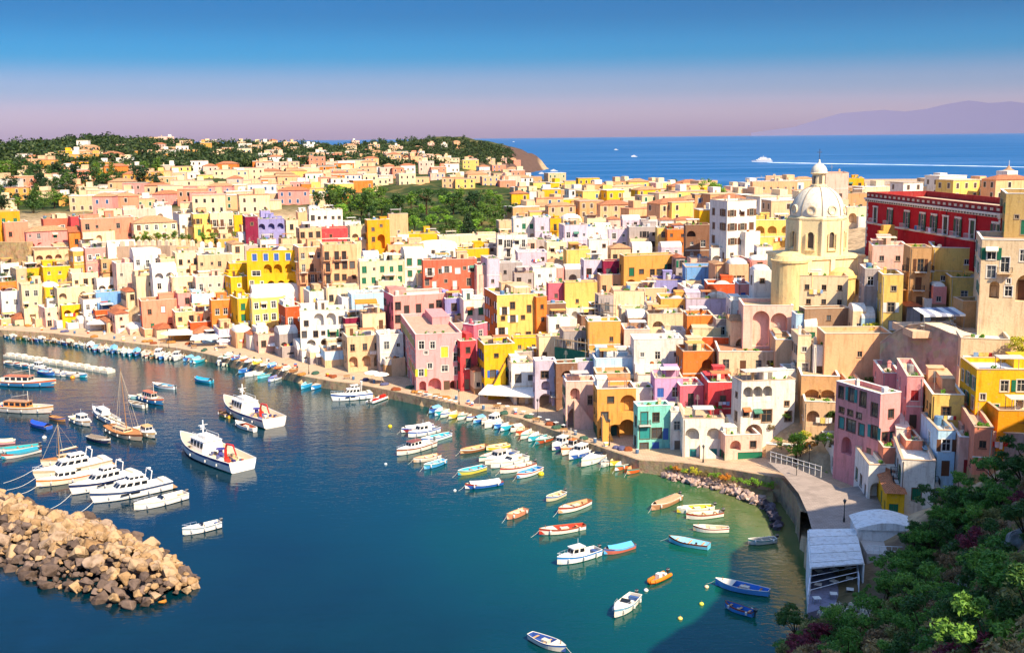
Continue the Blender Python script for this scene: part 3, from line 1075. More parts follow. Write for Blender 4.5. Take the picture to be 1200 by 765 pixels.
        MB().xprism([(0, h), (d, h), (d, h + d * .2)], 0.01, w - .01).build('gable_wall', pm(wc), root)
    # openings
    scol = SHC.get(sh, sh)
    sur = rng.random() < .4 or wins is not None
    for face, kd, x, z, ww, hh, tf, rz in allops:
        px, py, pz = tf(x, 0, z)
        if kd in 'aAg':
            if kd == 'g' and rng.random() < .5:
                bx, by, bz = tf(x, 2.0, z)
                put('door', door_mesh(round(ww * .7, 1), round(hh * .75, 1), rng.choice(['#6B4630', '#4A5A6A', '#7A6A58', '#3C6A5C'])), root, (bx, by, bz), rz)
            elif kd in 'Aa':
                bx, by, bz = tf(x, 1.3 if kd == 'A' else 1.5, z)
                f_, p_, s_ = window_meshes('w', 1.1, 2.0, '#8A6A4C', None)
                o = put('window', f_, root, (bx, by, bz + .05), rz)
                put('pane', p_, o)
                if kd == 'A':
                    n_ = MB()
                    n_.box(-ww / 2, ww / 2, 0.05, 0.2, 0.0, 0.85)
                    n_.build('parapet', pm(wc), root, (px, py, pz), rz)
            continue
        if kd == 'p':
            put('door', door_mesh(round(ww, 1), round(hh, 1), rng.choice(['#6B4630', '#3C62A8', '#2E6B4C', '#7A6A58', '#5A4636', scol])), root, (px, py, pz), rz)
            continue
        closed = kd == 'c' or (kd == 'd' and rng.random() < .35)
        opened = kd == 'o' or (kd == 'd' and not closed and rng.random() < .6)
        f_, p_, s_ = window_meshes('s' if sur else 'w', ww, hh, fc, scol if (closed or opened) else None)
        o = put('window', f_, root, (px, py, pz), rz)
        if not closed:
            put('pane', p_, o)
        if s_ is not None:
            q = ww / 4 if closed else ww * 0.75 + .16
            yy = 0.12 if closed else -0.05
            put('shutter', s_, o, (-q, yy, 0.01))
            put('shutter', s_, o, (q, yy, 0.01))
        if kd == 'd':
            balcony(root, px, py, pz - .04, ww + 1.0, rz, 'wht' if rng.random() < .6 else wc)
        elif near and rng.random() < .10 and kd in 'wco' and face == 'm':
            a_ = MB().quad((-ww * .7, -.9, hh - .35), (ww * .7, -.9, hh - .35), (ww * .7, -.02, hh + .2), (-ww * .7, -.02, hh + .2)).quad((-ww * .7, -.9, hh - .35), (-ww * .7, -.9, hh - .55), (ww * .7, -.9, hh - .55), (ww * .7, -.9, hh - .35))
            a_.build('awning', cloth(rng.choice(['#EADFC8', '#D7C4A0', '#4F7E6A', '#C9714A'])), root, (px, py, pz), rz)
    if name == 'house' and near and wins is None:
        if rng.random() < .45:                                   # rain pipe
            x = rng.choice([.25, w - .25])
            MB().tube((x, -.08, zlow), (x, -.08, h - .3), .055, 5).build('rain_pipe', flat(rng.choice(['#8A7A68', '#C9BCA8', '#6A4A38'])), root)
        if rng.random() < .22 and w > 4:                          # washing line
            x0, z_ = rng.uniform(.4, w - 3.4), h * rng.uniform(.35, .7)
            ln = MB().tube((x0, -.35, z_), (x0 + 3, -.35, z_), .015, 3).build('washing_line', flat('#B8B0A4'), root)
            x = x0 + .1
            while x < x0 + 2.6:
                ww = rng.uniform(.35, .8)
                MB().box(x, x + ww, -.37, -.33, z_ - rng.uniform(.5, 1.1), z_).build('laundry', cloth(rng.choice(['#EDE9E2', '#D8DCE8', '#B8342E', '#3A62A0', '#E8D8C8', '#E0C46A', '#8AA8C8'])), ln)
                x += ww + .08
        if rng.random() < .42 and w > 4.5 and h > 4.5:            # lower front block with a terrace on it
            aw, ad, ah = w * rng.uniform(.35, .65), rng.uniform(1.6, 3.0), h * rng.uniform(.3, .55)
            ax = rng.choice([.05, w - aw - .05])
            c_ = rng.choice([wc, wc, 'cre', 'wht', 'bei'])
            a_ = MB()
            op = []
            if aw > 2.6 and ah > 2.6:
                q = min(1.9, aw - 1.0)
                op = [(aw / 2 - q / 2, aw / 2 + q / 2, .1, min(ah - .9, 2.7), rng.random() < .6, 1.1)]
            wall_face(a_, aw, zlow, ah, op, lambda x, y, z: (ax + x, -ad + y, z))
            wall_face(a_, ad, zlow, ah, [], lambda x, y, z: (ax + y, -.01 - x, z))
            wall_face(a_, ad, zlow, ah, [], lambda x, y, z: (ax + aw - y, -ad + x, z))
            a_.box(ax + .2, ax + aw - .2, -ad + .2, -.01, ah - .8, ah - .7)
            a_.quad((ax, -ad, ah), (ax + aw, -ad, ah), (ax + aw - .2, -ad + .2, ah), (ax + .2, -ad + .2, ah))
            for xa, xb in ((ax, ax + .2), (ax + aw - .2, ax + aw)):
                a_.quad((xa, -ad, ah), (xb, -ad, ah), (xb, -.01, ah), (xa, -.01, ah))
            a_.quad((ax + aw - .2, -ad + .2, ah - .75), (ax + .2, -ad + .2, ah - .75), (ax + .2, -ad + .2, ah), (ax + aw - .2, -ad + .2, ah))
            fb = a_.build('front_terrace', pm(c_), root)
            for k in range(rng.choice([0, 1, 2])):
                cx = ax + .5 + rng.random() * (aw - 1)
                MB().lathe([(0.01, 0), (.2, 0), (.27, .4), (.01, .4)], 7, (cx, -ad + .55, ah - .7)).lathe([(.01, .35), (.4, .5), (.5, .8), (.3, 1.15), (.01, 1.25)], 6, (cx, -ad + .55, ah - .7), 1).build('potted_plant', [flat('#A85A38'), leafmat(rng.choice(['#5C8A2C', '#4A6A2A', '#A8622C']))], fb)
    if stair:                                                   # outside stair climbing along the front: (x0, x1, z1, out)
        xa, xb, z1, ou = stair
        xa, xb, z1 = xa * w, xb * w, z1 * h
        n = max(6, int(z1 / 0.3))
        mb = MB()
        for k in range(n):
            f0, f1 = k / n, (k + 1) / n
            a, b = xa + (xb - xa) * f0, xa + (xb - xa) * f1
            mb.box(min(a, b), max(a, b), -ou, -0.01, zlow, z1 * f1)
        so = mb.build('stair', pm('bei'), root)
        lo = MB()
        lo.yprism([(xa, 0.0), (xa, 1.0), (xb, z1 + 1.0), (xb, z1), (xb, zlow), (xa, zlow)] if xb > xa else [(xa, 0.0), (xa, zlow), (xb, zlow), (xb, z1), (xb, z1 + 1.0), (xa, 1.0)], -ou - .25, -ou + .0)
        lo.build('stair_parapet', pm(wc), so)
    HOUSES.append((root, ul, ur, vt, vb, w, d, h))
    return root, w, d, h
# columns: left edge, corner, right edge, top row, foot row, wall, roof, window styles, shutter | label | extras
TABLE = """
0 0 27 248 279 yeo flat cf g | deep ochre yellow house at the frame edge above the tan stone terrace |
6 6 36 261 281 sal flat wf w | low salmon house with two small openings in front of the ochre yellow house |
52 52 84 257 274 cor flat wf w | coral red flat house just beside the narrow red one on the ridge |
84 84 97 254 272 crm flat cw w | narrow red house squeezed against the long salmon building |
97 97 160 257 285 sal flat qwf w | long salmon building with few small windows above the battlement wall |
32 32 82 272 294 pnk tile cw g | pink house with tiled roof and green shutters above dark stone arches |
82 82 99 272 290 org lean wf b | small orange lean-to shed between pink tiled house and long salmon building |
158 158 210 262 284 cre tile cw b | cream villa with tiled hip roof behind the battlement wall |
116 116 148 247 261 cre flat wf b | low cream block behind the long salmon building |
146 146 186 246 263 ltp flat qf b | pale pink block with tiny windows behind the cream tiled villa |
183 183 205 242 259 wht flat wf g | bright white cube house above the cream tiled villa |
205 211 229 251 273 wht flat oc b | white two-window house beside the garden trees of the battlement wall |
228 228 251 251 277 ylt flat od b | pale yellow house with tall windows behind the garden trees |
248 248 276 250 279 cre flat da b | cream house with arched doorway next to the small yellow ridge house |
272 275 291 252 271 yel flat wf g | small bright yellow house between cream arched house and maroon house |
289 289 304 254 291 mar flat qw b | maroon narrow house on the ridge with dark side |
303 303 335 257 284 lav flat wf b | lavender house beside the maroon narrow house on the ridge |
306 306 319 247 259 lav flat nf b | small slate blue hut on top of the lavender ridge house |
333 336 351 258 283 cre flat wf b | small cream house between lavender house and peach block |
349 350 365 249 268 pea flat nf b | plain peach block beside the big white cube house |
363 363 403 246 273 wht flat wq k | big white cube house with dark window below the orchard trees |
348 352 378 268 293 bei flat wc k | beige two-storey house with dark windows below the white cube house |
377 377 411 268 288 crm terr nf r | low red walled terrace house beside the green shuttered cream house |
408 411 432 265 300 cre flat cd g | cream house with green shutters pressed against the orange house with tall arch |
455 456 479 251 289 pea flat nf b | tall plain peach block rising behind the orange house with tall arch |
477 477 516 274 286 yel flat nf b | long low yellow garden wall house at the orchard edge |
455 455 497 287 303 pea terr aw b | low peach house with brown arches under the plain peach block |
515 515 584 277 293 cre flat nf b | long plain cream garden building along the orchard edge |
488 490 536 287 303 wht dome wf g | white dome-roofed house below the long cream garden building |
534 536 574 292 313 yel flat wq k | yellow house with dark windows behind the coral house |
566 568 586 286 310 gry flat wf k | small grey house between yellow house and tall white one |
581 583 618 275 313 wht flat dwc k | tall white house with balcony doors beyond the coral house |
600 602 628 256 284 wht flat c g | white house with two bright green shutters below the far town |
627 627 646 255 284 lil flat nf g | plain lilac-white block beside the house with two bright green shutters |
645 645 658 256 282 yel flat df k | small bright yellow house with a dark balcony door in the white upper town |
655 661 689 264 297 lil flat wq b | grey lilac house with small dark windows beside the small yellow one |
682 682 717 266 283 wht flat nf g | plain white terrace wall house beside the grey lilac house |
688 690 714 281 305 wht flat wq k | small white house below the plain white terrace wall |
712 713 738 269 294 lil flat cw b | lilac house with brown shutters beside the grey stone house |
734 737 771 266 293 gry flat ow k | grey stone house with white framed windows and long balcony |
770 770 783 267 292 ylt flat pf g | narrow pale yellow house with bright green door |
782 782 804 269 293 org flat wq b | orange house next to the narrow one with bright green door |
801 803 832 264 306 brn flat ow k | brown house with sloping dark side next to tall white house |
831 851 885 236 308 wht flat oc b | tall white four-storey house with brown shutters left of the dome church |
831 833 864 291 313 wht flat wa b | low white terrace house with arches at the foot of tall white house |
883 883 927 258 292 ylt flat cf k | pale yellow block with one dark shutter between tall white house and dome |
40 42 85 294 318 bei flat qa b | ruined beige house with arched openings below dark stone arches |
100 102 129 291 322 pnk flat wq b | faded pink house with many small windows below the battlement wall |
127 128 160 290 315 wht vault nf b | blank white vaulted house under the battlement wall |
118 120 138 304 329 tan flat wq b | tan weathered house in front of the faded pink one |
27 27 51 315 335 yel flat nf b | plain yellow house beside the shrubs below the tan stone terrace |
50 52 87 313 337 yel flat qf b | wider plain yellow house leaning on the ruined beige one |
0 0 20 331 362 org grass wq b | orange house with green turf roof at the frame edge |
4 4 29 342 377 wht flat wq k | white quayside house in front of the orange turf-roofed house |
26 28 54 334 377 cre flat aw b | cream quayside house with arched ground floor near the frame edge |
52 54 68 337 361 yel dome af b | little yellow vaulted house between cream quayside houses |
66 70 101 338 379 cre flat aAw b | cream quayside house with two tiers of arches |
84 86 113 321 350 cre flat wq b | cream upper house above the two-tier arched one |
74 74 93 358 382 yel flat af b | small yellow quay house with stair beside two-tier arched house |
97 99 114 351 379 wht flat wd u | white narrow quay house with blue door beside the sky blue house |
111 114 148 343 367 blu flat wf k | sky blue house with flat pale roof above red ground floor |
111 113 136 364 380 orr terr pf k | red ground-floor house under the sky blue house |
135 138 161 309 345 ltp flat qw b | pale pink tall house above the sky blue house |
155 158 189 300 328 wht vault wd k | white vaulted house with loggia above the coral quay house |
158 161 180 324 353 cre flat wq b | cream house between pale pink tall house and white arched one |
178 181 206 317 355 wht vault Af b | white house with one large arched loggia above the coral quay house |
187 190 216 304 333 bei flat qw b | beige house with small windows beside the white loggia house |
204 207 234 297 327 cre flat wq k | cream house directly below the pale end of the battlement wall |
200 203 228 325 354 cre flat dw k | cream balcony house behind the slate-blue small house |
230 233 272 299 330 bei flat wq k | wide beige house below the ridge with scattered dark windows |
228 231 271 325 356 ltp flat wqd k | pale pink wide house left of the yellow arcaded palace |
207 210 227 344 373 pnk flat wf b | small pink house next to slate-blue small house |
224 226 248 345 369 lbl flat wc t | small slate-blue house with turquoise shutters |
205 207 225 366 393 pea flat wq b | peach quay house beside the coral quay house |
246 249 290 352 389 org terr wq b | orange stepped terrace house left of the yellow arched quay house |
222 224 262 378 394 orr flat pf b | low orange quay shed behind white canvas awnings |
268 272 289 325 355 yel flat qf b | narrow yellow side wing of the yellow arcaded palace |
268 270 298 309 331 yel flat nf b | yellow stair block behind the side wing of the yellow arcaded palace |
275 280 298 350 393 yel flat ca g | small yellow quay house with green shutter |
292 297 333 350 395 ylt dome aw b | pale yellow quay house with arch and domed roof |
295 297 362 345 364 wht vault nf b | long white barrel-vaulted roof house below the yellow arcaded palace |
333 336 353 360 402 orr flat dw r | narrow red-orange quay house beside the white arched quay house |
348 352 380 290 345 pea flat adw b | tall peach house with narrow arch right of the yellow arcaded palace |
377 380 418 287 347 pea flat dwq k | tall cream-peach house with laundry balcony beside the pale green-shuttered one |
378 384 420 338 372 cre flat wq b | cream house above the white arched quay house |
398 402 425 349 378 wht flat wf b | little white house left of the house with orange awning |
419 423 474 307 349 cre grass c g | pale house with row of green shutters and green roof |
472 475 497 300 341 wht vault c g | narrow white house with tall green shutters left of the coral house |
556 559 571 311 352 ltp flat qf b | narrow pale pink stair house at the side of the coral house |
568 571 585 303 352 lil flat wq k | narrow lilac house behind the tall lemon yellow house |
584 586 612 308 340 gry flat wq k | grey weathered house below the tall white house with balcony doors |
519 522 544 350 382 lav flat wf k | lavender house just right of the big rose pink house |
541 544 570 352 390 wht flat cb g | white house with green shutter and blue side beside lavender house |
541 556 570 381 434 ros flat wq k | dusty pink house with maroon side behind the narrow red quay house |
409 413 452 345 377 lbl flat nf b | pale blue roofed house left of the big rose pink house |
402 406 424 373 404 mar flat wd w | small maroon house with balconies near the quay awnings |
422 426 450 368 402 cre flat dw b | cream balcony house with orange awning left of the big rose pink house |
404 408 446 395 432 bei flat aw b | beige quay house with shop fronts and awnings |
443 446 470 393 430 wht flat wq b | white quay house beside the shaded lane of the pale pink corner house |
597 600 629 281 306 ltp flat qw b | pale pink house under the house with two bright green shutters |
604 607 641 296 322 lil flat wq k | wide lilac house below the pale pink one in the crowded centre |
638 641 664 284 310 cre flat dw k | cream house with dark balcony doors below the small yellow one |
660 664 692 293 319 ylt terr nf b | pale yellow terrace wall with plants below the grey lilac house |
680 684 708 305 344 lil flat cw k | lilac house beside the maroon house with white windows |
705 707 731 306 343 mar flat wd w | maroon house with white window frames beside the long ochre house |
622 625 652 314 344 wht flat wq k | white house with tank roof above the rose and stone house |
600 603 626 320 350 gry flat qw u | small grey house directly behind the tall lemon yellow house |
640 643 662 332 373 ros flat qf b | rose walled upper house standing on brown stone base |
660 662 700 331 372 ylt flat nf b | plain pale yellow tall block beside the rose walled house |
637 640 663 356 394 brn flat wq b | brown bare stone house right of the tall lemon yellow one |
624 629 641 348 398 org flat qf b | narrow deep orange house between lemon yellow and brown stone house |
697 701 719 346 385 gry terr wq k | grey unfinished house wrapped in scaffolding poles |
716 719 757 341 367 cre flat wqf b | cream flat house below the long ochre house |
744 748 782 338 358 bei flat wq b | beige terrace house with plants between ochre and blue-violet houses |
763 766 803 328 350 lav flat awf k | blue-violet house with arches under the long ochre house |
598 601 652 396 416 yel flat qf b | low bright yellow terrace wall with flower pots |
676 681 706 370 392 brn flat wq k | brown unplastered cube house above the scaffolded house |
686 689 728 377 425 och flat nf b | ochre blank house behind the grass roofed one |
725 728 760 362 392 cre flat aw k | cream ruin with dark arch in the middle of the slope |
690 692 738 416 436 wht grass nf b | low white house with yellow-green grass roof |
694 697 754 420 455 lbl flat wf k | pale blue terrace house below the ochre blank house |
740 743 803 398 449 wht flat wqf g | broad white house above the green turf terrace |
733 736 758 373 402 stn vault nf b | grey bare stone barrel house in the middle of the slope |
756 759 804 368 402 cre flat wcf b | cream house left of the small orange house with plants |
728 731 762 386 417 ltp flat wqd k | faded pink house below the bare stone barrel house |
770 774 808 350 384 och flat wo k | ochre house with white framed windows under the blue-violet house |
800 803 838 313 341 blu flat wf u | blue house with white trim under the brown house |
826 829 864 333 357 orr flat wq k | burnt orange cube house below the ochre terrace of the church |
800 804 868 350 378 lil flat wcf k | lilac-white long house under the burnt orange cube |
802 805 838 370 410 org flat wq k | orange house with plants on its terrace above the green-roofed one |
836 839 858 374 398 gry flat wf k | grey house with dark window band beside the cream gabled one |
853 856 882 376 410 cre gable wq k | small cream gabled house beside the arched retaining wall |
596 600 627 426 474 wht terr wqa k | white quay house with blue roof terrace and plants |
648 652 677 426 484 brn terr wdA b | quay house with open brown wooden balconies |
674 677 698 424 452 lil flat c g | lilac house with tall green shutter above the rose arched house |
696 699 740 438 476 tan flat qf b | tan bare wall house above the ochre stair arches |
784 786 806 482 530 wht flat wc t | white side house leaning on the turquoise house |
764 767 803 443 492 vio flat wc u | lilac-pink house with purple shutters above the turquoise house |
744 747 780 439 460 wht grass nf b | low white house with bright green turf terrace |
738 742 768 455 492 wht flat wcf b | white house between grass terrace and ochre stair arches |
794 800 840 412 457 org flat of k | orange lower house with white framed windows beside broad white roof terrace |
808 811 888 395 429 orr grass nf b | long orange house with green striped roof |
792 797 828 452 494 ros flat wd k | rose pink house squeezed above the white quay house with turquoise shutters |
824 829 866 448 502 crm flat wqf k | bright coral red house beside the white arcaded loggia house |
838 842 920 412 456 cre terr wdo b | cream house with broad white roof terrace above the loggia |
797 800 854 490 543 wht terr cdf t | white quay house with turquoise shutters beside the promenade wall |
1029 1033 1063 437 470 lpk terr nf b | pink roof storey behind the tall pink corner house |
1058 1061 1089 441 502 lpk flat wc r | pink house with crimson shutter under the curved retaining wall |
1084 1090 1141 462 522 ylt terr wdf b | pale yellow terrace house with wooden pergola and hanging laundry |
1118 1122 1142 512 556 ltp flat pf r | pale pink patio house with red curtain beside light blue house |
1134 1138 1164 500 560 sal flat qf b | salmon house beside grey roof terrace above the hillside trees |
1142 1147 1230 505 534 gry flat nf b | flat grey concrete terrace below the big yellow house |
1090 1097 1124 504 558 lbl flat odf b | light blue narrow house with brown shutters |
1054 1060 1092 516 554 sal flat cf g | salmon house with grey-green roof beside light blue house |
1028 1033 1056 524 566 sal flat cf g | salmon two-storey house with green shutters above the square |
1045 1049 1071 502 524 wht tile cf g | tiny white house with orange roof under the pink houses |
1050 1054 1110 538 592 wht flat cdf g | white house with grey flat roof and green shutters below light blue house |
1033 1038 1073 577 612 yel tile c g | small yellow house with red tiled roof and green shutter at the trees |
1012 1016 1036 544 588 wht flat wcf g | white narrow house beside the stepped alley off the square |
971 976 1010 528 578 wht flat aq k | white house with big arched doorway facing the square |
1008 1011 1032 315 376 gry flat wf w | dark grey streaked house beside the pale yellow church-side house |
1028 1032 1061 322 393 ylt flat ocf w | pale yellow church-side house with white windows and flower stair |
1018 1021 1063 288 332 ltp flat qf b | crumbling pale pink house wall below the red palace |
1058 1063 1091 290 362 tan flat df b | tan house with sloping side and small balcony below the red palace |
1087 1091 1147 290 337 ylt flat qf y | pale yellow blank house with one yellow shutter below the red palace |
1109 1113 1148 325 358 ylt flat wf b | low pale yellow annex beside the cream arched house |
1118 1124 1192 396 437 cre terr wc u | cream house with blue shutter and brown pergola roof |
932 936 995 323 364 cre flat q k | cream boxy house with two dark windows on the church rock |
877 881 932 213 246 pea flat qf b | brown orange tower block behind tall white house |
894 897 917 206 220 pea flat qf b | small orange roof block on the brown orange tower |
926 929 952 225 248 wht lean wf r | white house with red lean-to roof beside the dome |
963 966 991 203 262 ltp flat nf b | tall pale pink block right behind the dome |
989 992 1009 209 231 yel flat wf b | small yellow house between dome and red palace |
985 988 1014 227 248 tan flat qf b | tan house between dome and red palace |
988 992 1016 243 262 cre terr wqf k | cream balcony house between dome and red palace |
560 563 588 322 352 ltp flat wq k | pale pink house above the white one with blue side |
440 444 468 330 350 cre flat wq b | cream roof house behind the big rose pink house |
628 632 660 395 424 cre flat wq b | cream terrace house above the lavender-white quay house |
655 660 690 388 428 gry terr wdq k | grey house with green netting and scaffold |
700 703 728 322 346 pea flat wq b | peach house in front of the maroon one |
735 738 768 415 440 wht flat wf k | white house between the grass roof and broad white house |
852 856 884 352 378 wht terr wf b | white stepped terrace below the burnt orange cube |
905 908 934 398 436 bei flat nf b | beige buttress house under the arched retaining wall |
938 942 992 470 500 bei flat aA b | tan garden house with arches above the vegetable terraces |
640 643 668 372 402 wht flat nf b | blank white house under the plain pale yellow tall block |
776 779 806 388 416 wht flat wq r | white house just left of the small orange house with plants |
690 693 716 357 382 och flat wq b | ochre brick house above the scaffolding |
470 474 500 386 400 wht flat nf b | white low house behind the pale pink corner house |
"""
for line in TABLE.strip().splitlines():
    spec, label = [s.strip() for s in line.split('|')[:2]]
    q = spec.split()
    house(*[float(x) for x in q[:5]], q[5], label, roof=q[6], win=q[7], sh=q[8])

# hand-set fronts
house(429, 432, 458, 258, 302, 'yeo', 'orange house with one tall dark arch below the orchard', wins=[('m', 'g', .60, .22, 2.6, 5.0), ('m', 'w', .25, .42, 1.0, 1.6), ('m', 'w', .25, .70, 1.0, 1.2), ('m', 'c', .2, .05, 1.2, 2.2), ('m', 'q', .62, .80, .9, .9)], sh='b')
house(285, 291, 354, 294, 353, 'yel', 'large yellow arcaded palace with blue windows under the ridge', yaw=8, sh='u',
      wins=[('m', 'c', x, .80, 1.4, 2.2) for x in (.14, .34, .53, .74, .92)] + [('m', 'A', x, .50, 2.5, 3.6) for x in (.37, .55, .75)] + [('m', 'g', x, .20, 2.2, 3.2) for x in (.42, .60, .78)] + [('m', 'w', .16, .5, 2.6, 1.6), ('m', 'a', .2, .02, 2.5, 2.6), ('m', 'a', .5, .0, 2.4, 2.4), ('l', 'q', .5, .5, .9, .9)])
house(494, 497, 559, 305, 353, 'cor', 'large coral house with small balconies in the middle of the slope', yaw=10, sh='w', copc='#E6C8B4',
      wins=[('m', 'd', .12, .62, 1.2, 2.2), ('m', 'w', .32, .66, 1.2, 1.4), ('m', 'c', .64, .64, 1.6, 1.8), ('m', 'd', .20, .28, 1.2, 2.4), ('m', 'd', .58, .26, 1.2, 2.6), ('m', 'w', .84, .34, 1.2, 2.2), ('m', 'd', .60, .02, 1.2, 2.2), ('m', 'w', .30, .04, 1.1, 1.6)])
house(448, 462, 529, 347, 398, 'pnk', 'big rose pink house with white corner trim and tall windows', lc='ros', yaw=20, sh='k', copc='#F0DCCB',  # left wall's deeper rose is the shaded side painted into the plaster
      wins=[('m', 'c', .22, .55, 1.3, 2.5), ('m', 'c', .42, .57, 1.3, 2.5), ('m', 'c', .64, .62, 1.2, 1.8), ('m', 'c', .25, .10, 1.3, 2.6), ('m', 'c', .44, .12, 1.3, 2.6), ('m', 'w', .80, .2, 1.1, 1.5), ('l', 'c', .45, .55, 1.3, 2.2)])
house(567, 583, 630, 346, 414, 'ylt', 'tall lemon yellow house with orange shaded side above the quay', lc='org', yaw=14, sh='w',  # side wall's orange puts its shade into the plaster colour
      wins=[('m', 'o', .18, .66, 1.1, 1.9), ('m', 'w', .78, .68, 1.0, 1.8), ('m', 'c', .50, .22, 1.2, 1.6), ('m', 'w', .76, .22, 1.2, 1.8), ('l', 'w', .5, .75, 1.1, 1.7), ('l', 'c', .6, .45, 1.1, 2.2), ('l', 'w', .5, .15, 1.0, 1.6)])
house(563, 568, 602, 404, 466, 'yel', 'bright yellow quay house with climbing outside stair', lc='yel', yaw=12, sh='u', stair=(.05, .62, .62, 2.4),
      wins=[('m', 'q', .80, .62, 1.2, 1.4), ('m', 'g', .82, .02, 1.8, 3.4), ('m', 'w', .4, .75, .9, .9)])
house(467, 488, 539, 392, 462, 'lpk', 'pale pink corner house with arches and orange doors on the quay', lc='pnk', yaw=12, sh='y', copc='#EBC8BA',
      wins=[('m', 'g', .14, .0, 1.7, 3.2), ('m', 'g', .40, .0, 3.2, 3.8), ('m', 'p', .66, .0, 1.5, 3.0), ('m', 'g', .80, .0, 1.6, 3.0), ('m', 'p', .93, .0, 1.2, 3.0), ('m', 'c', .62, .60, 1.7, 2.6), ('m', 'w', .3, .42, 1.2, 1.4), ('m', 'w', .62, .36, 1.6, 1.5), ('m', 'q', .22, .66, .9, .9),
            ('l', 'g', .25, .0, 2.0, 3.4), ('l', 'g', .55, .0, 2.0, 3.4), ('l', 'g', .85, .0, 2.0, 3.4), ('l', 'w', .5, .6, 1.2, 1.5)])
house(535, 540, 556, 400, 457, 'crm', 'narrow red quay house squeezed beside pale pink corner house', lc='crm', yaw=18, sh='k', wins=[('m', 'd', .5, .45, 1.1, 2.2), ('m', 'w', .5, .75, 1.0, 1.4), ('m', 'p', .4, .0, 1.3, 2.6), ('l', 'w', .5, .6, 1.0, 1.4)])
house(350, 353, 404, 364, 415, 'wht', 'white quay house with tall arched loggias beside canvas awnings', yaw=10, wins=[('m', 'A', .40, .58, 2.6, 4.2), ('m', 'A', .66, .58, 2.6, 4.2), ('m', 'g', .22, .0, 2.4, 4.0), ('m', 'g', .52, .0, 2.6, 4.2), ('m', 'g', .80, .0, 2.6, 4.2), ('m', 'w', .13, .64, 1.1, 1.5)])
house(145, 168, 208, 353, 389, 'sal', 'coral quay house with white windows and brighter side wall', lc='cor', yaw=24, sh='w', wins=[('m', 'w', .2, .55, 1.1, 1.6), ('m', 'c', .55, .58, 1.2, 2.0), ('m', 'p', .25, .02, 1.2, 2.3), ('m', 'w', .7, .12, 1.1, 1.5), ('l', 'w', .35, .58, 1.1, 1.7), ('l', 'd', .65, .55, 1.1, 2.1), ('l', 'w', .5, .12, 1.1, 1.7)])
house(726, 731, 792, 300, 343, 'och', 'long ochre house with round arches and rooftop parapet in the upper town', yaw=8, wins=[('m', 'c', .15, .45, 1.3, 2.2), ('m', 'g', .14, .02, 3.0, 3.4), ('m', 'g', .46, .02, 3.0, 3.4), ('m', 'w', .55, .42, 1.2, 1.9), ('m', 'w', .70, .42, 1.8, 1.9), ('m', 'q', .34, .5, 1.2, 1.2), ('m', 'g', .8, .02, 2.6, 3.0)], sh='g')
house(623, 627, 651, 423, 483, 'lil', 'lavender-white quay house with arched window and plain side', yaw=6, sh='k', wins=[('m', 'w', .45, .66, 1.6, 1.6), ('m', 'a', .5, .42, 2.0, 2.2), ('m', 'g', .5, .02, 3.0, 4.0)])
house(659, 663, 699, 447, 505, 'ltp', 'rose quay house with huge arched doorway and white stair rail', yaw=4, sh='g', stair=(1.0, .25, .62, 1.6), wins=[('m', 'g', .34, .0, 3.4, 5.0), ('m', 'a', .30, .62, 2.0, 2.6), ('m', 'w', .8, .52, 1.0, 2.0)])
house(696, 700, 747, 456, 518, 'och', 'ochre quay house with stair and dark vaulted arches', yaw=2, stair=(.38, .10, .5, 2.2), wins=[('m', 'g', .78, .0, 3.2, 4.6), ('m', 'a', .80, .55, 3.2, 3.6), ('m', 'g', .05 + .12, .0, 1.8, 3.2), ('m', 'g', .46, .0, 1.8, 3.6), ('m', 'w', .35, .74, 1.2, 1.2)])
house(744, 747, 789, 476, 532, 'tea', 'turquoise quay house with balcony and framed windows', yaw=6, sh='t', wins=[('m', 'd', .20, .62, 1.3, 2.4), ('m', 'w', .55, .66, 1.2, 1.8), ('m', 'c', .22, .32, 2.0, 2.2), ('m', 'w', .58, .32, 1.9, 2.0), ('m', 'p', .85, .28, 1.1, 2.3), ('m', 'w', .2, .04, 1.6, 1.8), ('m', 'p', .55, .0, 1.4, 2.3)])
r_, w_, d_, h_ = house(861, 867, 937, 447, 526, 'wht', 'white house with arcaded loggia and big arch above the quay', yaw=10, wins=[('m', 'A', x, .70, 1.9, 2.8) for x in (.12, .30, .48)] + [('m', 'w', .10, .48, 1.1, 1.6), ('m', 'w', .30, .44, 1.2, 1.7), ('m', 'w', .48, .38, 2.0, 2.4), ('m', 'g', .25, .02, 3.4, 4.4), ('m', 'q', .85, .6, .9, 1.0), ('m', 'p', .8, .05, 1.2, 2.4)])
house(845, 849, 897, 510, 550, 'ltp', 'pale pink garage house with orange wooden gate beside the promenade', yaw=4, wins=[('m', 'p', .72, .0, 4.6, 3.2), ('m', 'a', .30, .55, 2.0, 1.9), ('m', 'q', .8, .62, 1.0, 1.2)])
house(1134, 1141, 1240, 433, 512, 'yel', 'big yellow house with green shutter and white roof at frame edge', yaw=-8, wins=[('m', 'c', .26, .34, 1.5, 1.6), ('m', 'q', .10, .55, .8, 1.0), ('m', 'w', .62, .42, 1.2, 1.7)], sh='g', rc='#EFE9DF')
house(1150, 1154, 1240, 481, 512, 'yeo', 'low mustard yellow shed in front of the big yellow house', yaw=-6, win='n', at=hit(1154, 512) - Vector((0, 4.0, 0)), rc='#E2CBAA')
house(1143, 1147, 1240, 281, 353, 'cre', 'cream house with big arch and dark balcony at frame edge', yaw=-20, at=PY(1147, 353, 188), win='i', wins=[('m', 'd', .32, .48, 1.4, 2.6), ('m', 'g', .62, .02, 3.2, 4.6), ('m', 'q', .55, .66, 1.0, 2.0), ('m', 'w', .8, .5, 1.6, 2.4), ('m', 'a', .2, .05, 1.6, 3.0), ('m', 'q', .38, .3, .7, .9)])
